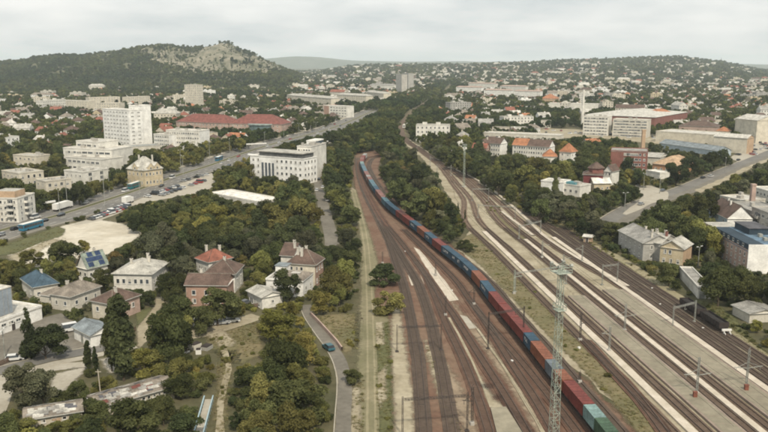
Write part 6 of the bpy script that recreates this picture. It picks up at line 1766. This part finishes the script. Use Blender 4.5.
# scattered low weeds on the open dry ground beside the tracks
for poly, n, tl in (([(470,238),(490,245),(560,319),(640,405),(660,440),(610,398),(535,322),(480,262)], 10, 'olive'), ([(376,330),(390,330),(393,450),(378,450)], 8, 'olive'), ([(690,301),(730,312),(765,352),(720,328)], 16, 'dark green'), ([(560,226),(600,247),(660,282),(600,254)], 18, 'olive'), ([(480,198),(540,228),(520,228),(490,212)], 14, 'olive'), ([(345,330),(357,322),(357,345),(346,350)], 6, 'yellow green'), ([(222,352),(230,352),(226,400),(219,400)], 6, 'olive'), ([(210,340),(255,330),(258,356),(228,360)], 8, 'olive'),([(12,252),(40,242),(60,233),(40,242)], 8, 'olive')):
    xs = [p[0] for p in poly]; ys = [p[1] for p in poly]; k = 0; tries = 0
    while k < n and tries < 4000:
        tries += 1
        x, y = rr.uniform(min(xs), max(xs)), rr.uniform(min(ys), max(ys))
        ins = False
        for i_ in range(len(poly)):
            a, b = poly[i_], poly[(i_+1) % len(poly)]
            if (a[1] > y) != (b[1] > y) and x < a[0] + (y - a[1]) / (b[1] - a[1]) * (b[0] - a[0]): ins = not ins
        if not ins: continue
        p = P(x, y); SHRUBS.append((p.x, p.y, rr.uniform(.35, .9), rr.uniform(.4, 1.0), tl)); k += 1

def size_word(h): return 'tall' if h > 11 else 'small' if h < 6.2 else 'medium sized'
ISIZE = lambda t: t[2] * ppm(t[1])
def visible(t):
    x, y = Q(t[0], t[1], t[3] * .6); s = t[2] * ppm(t[1])
    return -s*.5 < x < 768 + s*.5 and -s < y < 432 + s*.6
named = [t for t in TREES if t[6]]
rest = sorted([t for t in TREES if not t[6]], key=lambda t: -ISIZE(t) if visible(t) else 0)
NT = 292
IND = named + rest[:NT - len(named)]; TR_REST = rest[NT - len(named):]
print('trees', len(TREES), 'shrubs', len(SHRUBS))
def place_tree(t, k):
    X, Y, R, h, tint, shape, label = t
    p = Vector((X, Y)); r = random.Random(k * 7 + 1)
    nm = {'round': 'broadleaf_tree', 'poplar': 'poplar_tree', 'cone': 'conifer_tree'}[shape]
    lab = label or f"{size_word(h)} {tint} tree {lm_phrase(p)}"
    o = thing(nm, lab, 'tree', (X, Y, 0), r.uniform(0, 6.28), 'trees around the railway' if not label else None)
    if shape == 'round':
        me = HI[k % 6] if Y < 330 else MID[k % 6]; zb = h * (-.2 if label and 'bushy' in label else .07); sz = (h - zb) / 2.0
        tm = TRK[k % 3]
    else:
        me = (POP if shape == 'poplar' else CON)[k % 2]; zb = h * .06; sz = (h - zb) / 2.0; tm = TRKP
    sx = R if shape != 'poplar' else R * 1.0
    c = obj('crown', me, o, (0, 0, zb)); c.scale = (sx * r.uniform(.94, 1.3), sx * r.uniform(.94, 1.3), sz * r.uniform(.98, 1.12)); c.rotation_euler = (r.uniform(-.13, .13), r.uniform(-.13, .13), r.uniform(0, 6.28)) if shape == 'round' else (0, 0, r.uniform(0, 6.28))
    c.material_slots[0].link = 'OBJECT'; c.material_slots[0].material = LEAF[tint]
    tk = obj('trunk', tm, o, (0, 0, zb)); tk.scale = (R * .9, R * .9, sz * (.5 if False else 1) if shape == 'round' else sz)
    if shape == 'round': tk.scale = (R * .9, R * .9, sz * .9)
    return o
for k, t in enumerate(IND): place_tree(t, k)
SV = [s for s in SHRUBS if visible((*s[:4],))]
SV.sort(key=lambda t: -ISIZE(t))
SH_IND = SV[:150]; SH_REST = [s for s in SHRUBS if s not in set(SH_IND)] if False else SV[150:]
for k, s in enumerate(SH_IND):
    o = obj('shrub', SHR[k % 4], None, (s[0], s[1], -.03), random.uniform(0, 6.28)); o.scale = (s[2] * 1.1, s[2] * 1.1, s[3] * .85)
    o.material_slots[0].link = 'OBJECT'; o.material_slots[0].material = LEAF[s[4]]
    tag(o, f"{'low' if s[3] < 1.6 else 'bushy'} {s[4]} shrub {lm_phrase(Vector((s[0], s[1])))}", 'shrub', 'shrubs and bushes')

# ------------------------------------------------------------------ masses of trees: one object each, instanced on points
def scatter(name, pts, variants, mats):
    """pts: (x, y, z, sx, sz, rot, variant)"""
    pts = np.array(pts, float)
    me = D.meshes.new(name); me.from_pydata(pts[:, :3].tolist(), [], [])
    for nm, col, ty in (('scl', pts[:, [3, 3, 4]], 'FLOAT_VECTOR'),):
        at = me.attributes.new(nm, ty, 'POINT'); at.data.foreach_set('vector', col.astype(np.float32).ravel())
    at = me.attributes.new('rz', 'FLOAT', 'POINT'); at.data.foreach_set('value', pts[:, 5].astype(np.float32))
    at = me.attributes.new('vid', 'INT', 'POINT'); at.data.foreach_set('value', pts[:, 6].astype(np.int32))
    col = D.collections.new(name + '_kinds')
    for k, v in enumerate(variants):
        for j, m in enumerate(mats):
            o = D.objects.new(f'{name}_{k * len(mats) + j:03d}', v); col.objects.link(o)
            o.material_slots[0].link = 'OBJECT'; o.material_slots[0].material = m
    ng = D.node_groups.new(name, 'GeometryNodeTree')
    ng.interface.new_socket('Geometry', in_out='INPUT', socket_type='NodeSocketGeometry'); ng.interface.new_socket('Geometry', in_out='OUTPUT', socket_type='NodeSocketGeometry')
    N, L = ng.nodes, ng.links
    gi, go = N.new('NodeGroupInput'), N.new('NodeGroupOutput')
    ip = N.new('GeometryNodeInstanceOnPoints'); ci = N.new('GeometryNodeCollectionInfo')
    ci.inputs['Collection'].default_value = col; ci.inputs['Separate Children'].default_value = True; ci.inputs['Reset Children'].default_value = True
    def attr(nm, ty):
        a = N.new('GeometryNodeInputNamedAttribute'); a.data_type = ty; a.inputs['Name'].default_value = nm; return a.outputs[0]
    L.new(gi.outputs[0], ip.inputs['Points']); L.new(ci.outputs[0], ip.inputs['Instance']); ip.inputs['Pick Instance'].default_value = True
    L.new(attr('vid', 'INT'), ip.inputs['Instance Index']); L.new(attr('scl', 'FLOAT_VECTOR'), ip.inputs['Scale'])
    cx = N.new('ShaderNodeCombineXYZ'); L.new(attr('rz', 'FLOAT'), cx.inputs[2]); L.new(cx.outputs[0], ip.inputs['Rotation'])
    L.new(ip.outputs[0], go.inputs[0])
    o = obj(name, me, kind='stuff')
    md = o.modifiers.new('scatter', 'NODES'); md.node_group = ng
    return o
TINTS = ['dark green', 'olive', 'yellow green', 'grey green', 'rusty brown', 'deep green']
LOW = [crown_mesh('crown', 9, 230, .19, 600 + k) for k in range(4)]
VLOW = [crown_mesh('crown', 6, 90, .30, 700 + k) for k in range(3)]
pt = [(t[0], t[1], t[3] * .06, t[2] * 1.12, t[3] * .47, random.uniform(0, 6.28), random.randrange(4) * 6 + TINTS.index(t[4])) for t in TR_REST]
scatter('woodland', pt, MID[:4], [LEAF[t] for t in TINTS])
pt = [(s[0], s[1], -.03, s[2] * 1.1, s[3] * .85, random.uniform(0, 6.28), random.randrange(3) * 6 + TINTS.index(s[4])) for s in SH_REST]
scatter('undergrowth', pt, SHR[:3], [LEAF[t] for t in TINTS])
# dry tufts over open ground
tm_ = MB(); r_ = random.Random(3)
for k in range(16):
    a = r_.uniform(0, 6.28); d_ = r_.uniform(0, .35); l = r_.uniform(.3, .6); w = .07
    x, y = d_*math.cos(a), d_*math.sin(a); b = r_.uniform(0, 6.28)
    tm_.face([(x-w*math.cos(b), y-w*math.sin(b), 0), (x+w*math.cos(b), y+w*math.sin(b), 0), (x+.25*math.cos(a), y+.25*math.sin(a), l)])
LEAF['tuft_dry'] = leaf_mat('leaf_tuft_dry', (0.20, 0.17, 0.09), (0.30, 0.25, 0.14)); LEAF['tuft_green'] = leaf_mat('leaf_tuft_green', (0.13, 0.125, 0.055), (0.20, 0.18, 0.085))
tuft = tm_.mesh('tuft', LEAF['tuft_dry'])
def poly_points(poly, n, clump=.15):
    out = []; xs = [p.x for p in poly]; ys = [p.y for p in poly]; tries = 0
    while len(out) < n and tries < n * 40:
        tries += 1
        x, y = rr.uniform(min(xs), max(xs)), rr.uniform(min(ys), max(ys)); ins = False
        for i_ in range(len(poly)):
            a, b = poly[i_], poly[(i_+1) % len(poly)]
            if (a.y > y) != (b.y > y) and x < a.x + (y - a.y) / (b.y - a.y) * (b.x - a.x): ins = not ins
        if ins and mnoise.noise(Vector((x * clump, y * clump, 4))) > rr.uniform(-.5, .45): out.append((x, y))
    return out
pt = []
for poly, n, g in (([(460,246),(476,234),(490,246),(560,319),(640,405),(668,450),(652,450),(610,398),(535,322),(482,264)], 2600, .3), ([(545,224),(562,224),(640,270),(664,290),(600,257)], 700, .3), ([(684,300),(715,303),(748,335),(785,368),(702,313)], 900, .7), ([(374,325),(390,322),(393,450),(378,450)], 700, .6), ([(313,318),(357,313),(357,350),(330,336)], 600, .3), ([(207,337),(256,322),(264,340),(240,364),(226,360)], 800, .15), ([(217,352),(232,352),(226,450),(214,450)], 500, .4), ([(-20,256),(20,240),(58,226.5),(66,231),(14,254)], 600, .5), ([(8,255),(58,237),(70,238),(35,262)], 300, .2), ([(352,380),(364,380),(364,450),(352,450)], 300, .4), ([(425,340),(443,385),(468,450),(446,420)], 160, .3)):
    for x, y in poly_points([P(*p) for p in poly], n // 2):
        s = rr.uniform(.45, 1.1); pt.append((x, y, .02, s, s * rr.uniform(.35, .7), rr.uniform(0, 6.28), 1 if rr.random() < g else 0))
scatter('dry_grass_tufts', pt, [tuft], [LEAF['tuft_dry'], LEAF['tuft_green']])

# ------------------------------------------------------------------ the town farther off: houses, then the trees between them
HOUSES = []
HG = {}
def hnear(x, y, r):
    c = 40
    for i_ in range(int(x // c) - 1, int(x // c) + 2):
        for j_ in range(int(y // c) - 1, int(y // c) + 2):
            for a, b, q in HG.get((i_, j_), ()):
                if math.hypot(a - x, b - y) < r + q: return True
    return False
rr = random.Random(23)
def depc(X, Y, Z):
    x, y = Q(X, Y, Z); x, y = int(x - PM_X0), int(y - PM_Y0)
    return DEP[y, x] if 0 <= x < PM_W and 0 <= y < PM_H else 0
def try_house(Y0, Y1, n, big, lo=-30, hi=800, more=0.0):
    for _ in range(n):
        Y = math.sqrt(rr.uniform(Y0*Y0, Y1*Y1)); px = rr.uniform(lo, hi)
        X = (px - 384) / 795 * Y
        zl, zr = float(hill_l(X, Y)), float(hill_r(X, Y))
        if px < 285 and Y > 1580 and rr.random() < (.93 if px < 185 else .6): continue
        if zl > 6 and not (px > 300): 
            if rr.random() > .012: continue
        dens = mnoise.noise(Vector((X * .0022, Y * .0022, 8))) * .5 + .62 + more
        if zr > 8: dens *= 1.0 if zr < 80 else .3
        if rr.random() > dens: continue
        z = max(zl, zr) - 1.4 if max(zl, zr) > 1.4 else 0
        if depc(X, Y, z + 2) > Y * 0 + 1 and depc(X, Y, z + 2) > Y - 12: continue
        block = rr.random() < big
        if block: w, d, h = rr.uniform(20, 48), rr.uniform(11, 15), rr.uniform(8, 16)
        else: w, d, h = rr.uniform(9, 16), rr.uniform(8, 12), rr.uniform(4.5, 8.5)
        if Y > 2400: h *= 1.05
        if hnear(X, Y, w * .62) or in_foot(X, Y, w * .55): continue
        x1, y1 = Q(X, Y, z + h); s = ppm(Y) * w * .5
        bad = False
        for qx in (x1 - s, x1, x1 + s):
            for qy in (y1, Q(X, Y, z)[1]):
                a, b = int(qx - PM_X0), int(qy - PM_Y0)
                if 0 <= a < PM_W and 0 <= b < PM_H and DEP[b, a] > Y: bad = True
        if bad: continue
        white = Y > 1900
        if Y < 1250 and 335 < px < 425 : continue
        if min((Vector((X, Y)) - q_).length for q_ in CORR[::4]) < 42: continue
        if Y > 1200: w, d = w * .85, d * .9
        rk = 'flat' if block and rr.random() < .7 else rr.choice(('hip', 'hip', 'gable', 'gable', 'flat'))
        left = px < 300
        rc = rr.choices(('red', 'orange', 'brown', 'greybrown', 'lightgrey', 'palegrey', 'grey'), (3.4, 1.2, 2.5, 2, 1.8, 1.5, 1.5) if left else (1.6, .8, 3, 2.5, 2.2, 1.9, 2))[0] if rk != 'flat' else rr.choice(('palegrey', 'lightgrey', 'grey', 'white'))
        wc = rr.choices(('white', 'cream', 'offwhite', 'beige', 'yellow', 'pink', 'brightwhite', 'grey'), (4, 3, 3, 2, .8, 1, 2.5, 1))[0]
        if white and rr.random() < .75: wc = rr.choice(('white', 'offwhite', 'offwhite', 'concrete', 'cream')); rc = rr.choice(('greybrown', 'lightgrey', 'palegrey', 'brown', 'red'))
        rz = rr.choice((0, 0, .2, -.25, .5, 1.57, 1.2, -.5)) + rr.uniform(-.12, .12)
        HOUSES.append(dict(x=X, y=Y, z=z, w=w, d=d, h=h, rk=rk, rc=rc, wc=wc, rz=rz, px=px, block=block))
        HG.setdefault((int(X // 40), int(Y // 40)), []).append((X, Y, w * .55))
try_house(560, 1000, 700, .12)
try_house(1000, 1900, 2300, .16)
try_house(1900, 3000, 4000, .2)
try_house(3000, 4600, 6500, .2)
try_house(1350, 2600, 1800, .4, 285, 600, .4)
try_house(1100, 2300, 1500, .25, 540, 800, .4)
try_house(2600, 4800, 3500, .35, 285, 600, .4)
print('houses', len(HOUSES))
def house_into(mb, hs, mi_w, mi_r, mi_g, origin=True):
    """wall box, roof and dark window openings of one house added to mb"""
    w, d, h = hs['w'] / 2, hs['d'] / 2, hs['h']
    T = Matrix.Translation((hs['x'], hs['y'], hs['z'])) @ Matrix.Rotation(hs['rz'], 4, 'Z') if not origin else Matrix.Identity(4)
    def fc(pts, mi): mb.face([tuple(T @ Vector(p)) for p in pts], mi)
    c = [(-w, -d), (w, -d), (w, d), (-w, d)]
    for k in range(4):
        a, b = c[k], c[(k+1) % 4]; fc([(*a, -3), (*b, -3), (*b, h), (*a, h)], mi_w)
    o = .4; lo = h - .05; rh = min(w, d) * .75
    if hs['rk'] == 'flat':
        fc([(-w, -d, h-.01), (w, -d, h-.01), (w, d, h-.01), (-w, d, h-.01)], mi_r)
        for k in range(4):
            a, b = c[k], c[(k+1) % 4]; fc([(*a, h+.0), (*b, h+.0), (*b, h+.6), (*a, h+.6)], mi_w); fc([(*b, h), (*a, h), (*a, h+.6), (*b, h+.6)], mi_w)
        if hs['block']:
            for q in (-.5, .3):
                X = w * q; fc([(X-2, -2, h+2.4), (X+2, -2, h+2.4), (X+2, 2, h+2.4), (X-2, 2, h+2.4)], mi_r); fc([(X-2, -2, h), (X+2, -2, h), (X+2, -2, h+2.4), (X-2, -2, h+2.4)], mi_w); fc([(X+2, -2, h), (X+2, 2, h), (X+2, 2, h+2.4), (X+2, -2, h+2.4)], mi_w); fc([(X-2, 2, h), (X-2, -2, h), (X-2, -2, h+2.4), (X-2, 2, h+2.4)], mi_w)
    else:
        A, B, C, E = (-w-o, -d-o, lo), (w+o, -d-o, lo), (w+o, d+o, lo), (-w-o, d+o, lo)
        if hs['rk'] == 'hip':
            g = max(.2, w - d); R0, R1 = (-g, 0, h+rh), (g, 0, h+rh)
            fc([A, B, R1, R0], mi_r); fc([B, C, R1], mi_r); fc([C, E, R0, R1], mi_r); fc([E, A, R0], mi_r)
        else:
            R0, R1 = (-w-o, 0, h+rh), (w+o, 0, h+rh)
            fc([A, B, R1, R0], mi_r); fc([C, E, R0, R1], mi_r)
            fc([(-w, d, h), (-w, -d, h), (-w, 0, h+rh-.3)], mi_w); fc([(w, -d, h), (w, d, h), (w, 0, h+rh-.3)], mi_w)
        fc([E, C, B, A], mi_w)
        X = w * .3; q = .5; zt = h + rh + .9
        for k in range(4):
            a, b = [(X-q, .5), (X+q, .5), (X+q, 1.5), (X-q, 1.5)][k], [(X+q, .5), (X+q, 1.5), (X-q, 1.5), (X-q, .5)][k]
            fc([(*a, h), (*b, h), (*b, zt), (*a, zt)], mi_w)
        fc([(X-q, .5, zt), (X+q, .5, zt), (X+q, 1.5, zt), (X-q, 1.5, zt)], mi_w)
    if hs['y'] < 1900:
        fl = max(1, int(h / 3)); 
        for Ln, rot in ((w, 0), (d, 1), (w, 2), (d, 3)):
            n = max(2, int(Ln * 2 / 3.4)); Rm = Matrix.Rotation(rot * math.pi / 2, 4, 'Z'); off = (d if rot % 2 == 0 else w) + .05
            for f in range(fl):
                z0 = f * (h / fl) + .9
                for k in range(n):
                    u = -Ln + 2 * Ln * (k + .5) / n
                    b = [(u-.55, -off, z0), (u+.55, -off, z0), (u+.55, -off, z0+1.5), (u-.55, -off, z0+1.5)]
                    mb.face([tuple(T @ (Rm @ Vector(p))) for p in b], mi_g)
VIS = [h for h in HOUSES if -5 < h['px'] < 773]
VIS.sort(key=lambda h: -(h['w'] * h['h']) ** .5 / h['y'])
NH = 200
WN = dict(brightwhite='white', offwhite='off-white', beige='beige')
RN = dict(greybrown='grey-brown', lightgrey='light grey', palegrey='pale grey')
def far_place(h):
    px, Y = h['px'], h['y']
    p = Vector((h['x'], h['y']))
    if Y < 1500: return lm_phrase(p)
    return 'in the left suburb' if px < 250 else 'in the far centre' if px < 500 else 'on the far right'
for h in VIS[:NH]:
    mb = MB(); house_into(mb, h, 0, 1, 2)
    me = mb.mesh('house', [M['wall_' + h['wc']], M['roof_' + h['rc']], M['glass']])
    nm = 'apartment_block' if h['block'] else 'house'
    o = obj(nm, me, None, (h['x'], h['y'], h['z']), h['rz'])
    wn_, rn_ = WN.get(h['wc'], h['wc']), RN.get(h['rc'], h['rc'])
    tag(o, f"{wn_} {'block' if h['block'] else 'house'}, {rn_} {'flat' if h['rk'] == 'flat' else 'hipped' if h['rk'] == 'hip' else 'gable'} roof, {far_place(h)}", 'apartment block' if h['block'] else 'house', 'houses of the farther town')
allm = sorted({('wall_' + h['wc']) for h in HOUSES} | {('roof_' + h['rc']) for h in HOUSES})
mb = MB()
vs = set(id(h) for h in VIS[:NH])
for h in HOUSES:
    if id(h) in vs: continue
    house_into(mb, h, allm.index('wall_' + h['wc']), allm.index('roof_' + h['rc']), len(allm), origin=False)
obj('distant_houses', mb.mesh('distant_houses', [M[a] for a in allm] + [M['glass']]), kind='stuff')
# trees of the town and the wooded hills
pt, pt2 = [], []
rr = random.Random(31)
def far_trees(Y0, Y1, st, R0, R1, out, nv, cover):
    Y = Y0
    while Y < Y1:
        w = Y * .53; X = -w
        while X < w:
            x, y = X + rr.uniform(-.5, .5) * st, Y + rr.uniform(-.5, .5) * st
            X += st
            zl, zr = float(hill_l(x, y)), float(hill_r(x, y)); zz = max(zl, zr)
            cov = cover + mnoise.noise(Vector((x * .004, y * .004, 2))) * .5
            px = 384 + 795 * x / y
            if zl > 5: cov = .97
            elif zr > 5: cov += .16
            if y < 2600 and 360 < px < 470 and min((Vector((x, y)) - q_).length for q_ in CORR[::3]) < 48: cov = 1.3
            if rr.random() > cov: continue
            R = rr.uniform(R0, R1); h = R * rr.uniform(1.5, 2.1)
            z = zz - 1.6 if zz > 1.6 else 0
            if zl > 20 and is_rock(x, y, zl): 
                if rr.random() > .46: continue
                R *= .5; h *= .45
            if hnear(x, y, R * (.15 if y < 1500 else .5)) or in_foot(x, y, R * .3): continue
            if y < 2600 and crown_conflict(x, y, R, z + h * .5, h * .5, .14): continue
            out.append((x, y, z + h * .04, R, h * .5, rr.uniform(0, 6.28), rr.randrange(nv)))
        Y += st * .9
far_trees(600, 1150, 8.5, 3.6, 6.0, pt, 4, .80)
far_trees(1150, 1900, 12, 4.5, 7.5, pt2, 3, .78)
far_trees(1900, 3000, 15, 5.5, 9, pt2, 3, .78)
far_trees(3000, 5200, 23, 7, 12, pt2, 3, .78)
print('far trees', len(pt), len(pt2))
scatter('distant_trees', pt, LOW, [LEAF['far']])
scatter('far_woods', pt2, VLOW, [LEAF['far']])
# mast on the right hill
mp = P(0, 0); X = (721 - 384) / 795 * 4250; zt = float(hill_r(X, 4250))
rm = thing('radio_mast', 'slim radio mast on the skyline of the right hill', 'mast', (X, 4250, zt - 2))
q = MB(); lattice(q, 34, 2.0, 1.0, 10, .35); obj('lattice_mast', q.mesh('lattice_mast', M['metal_grey']), rm)

# ------------------------------------------------------------------ labels: what shares a wording is told apart by its place in the row
bpy.context.view_layer.update()
groups = {}
for o in THINGS: groups.setdefault(o['label'], []).append(o)
for lab, os_ in groups.items():
    n = len(os_)
    if n < 2: continue
    os_.sort(key=lambda o: Q(o.location.x, o.location.y, 0)[0])
    for k, o in enumerate(os_):
        if n == 2: t = ('left one', 'right one')[k]
        elif n == 3: t = ('left', 'middle', 'right')[k] + ' of three'
        else: t = 'leftmost' if k == 0 else 'rightmost' if k == n - 1 else f'{ORD[k] if k < 20 else "one"} from left' if k < 20 else f'{ORD[n-1-k] if n-1-k < 20 else "middle one"} from right'
        o['label'] = f'{lab}, {t}'
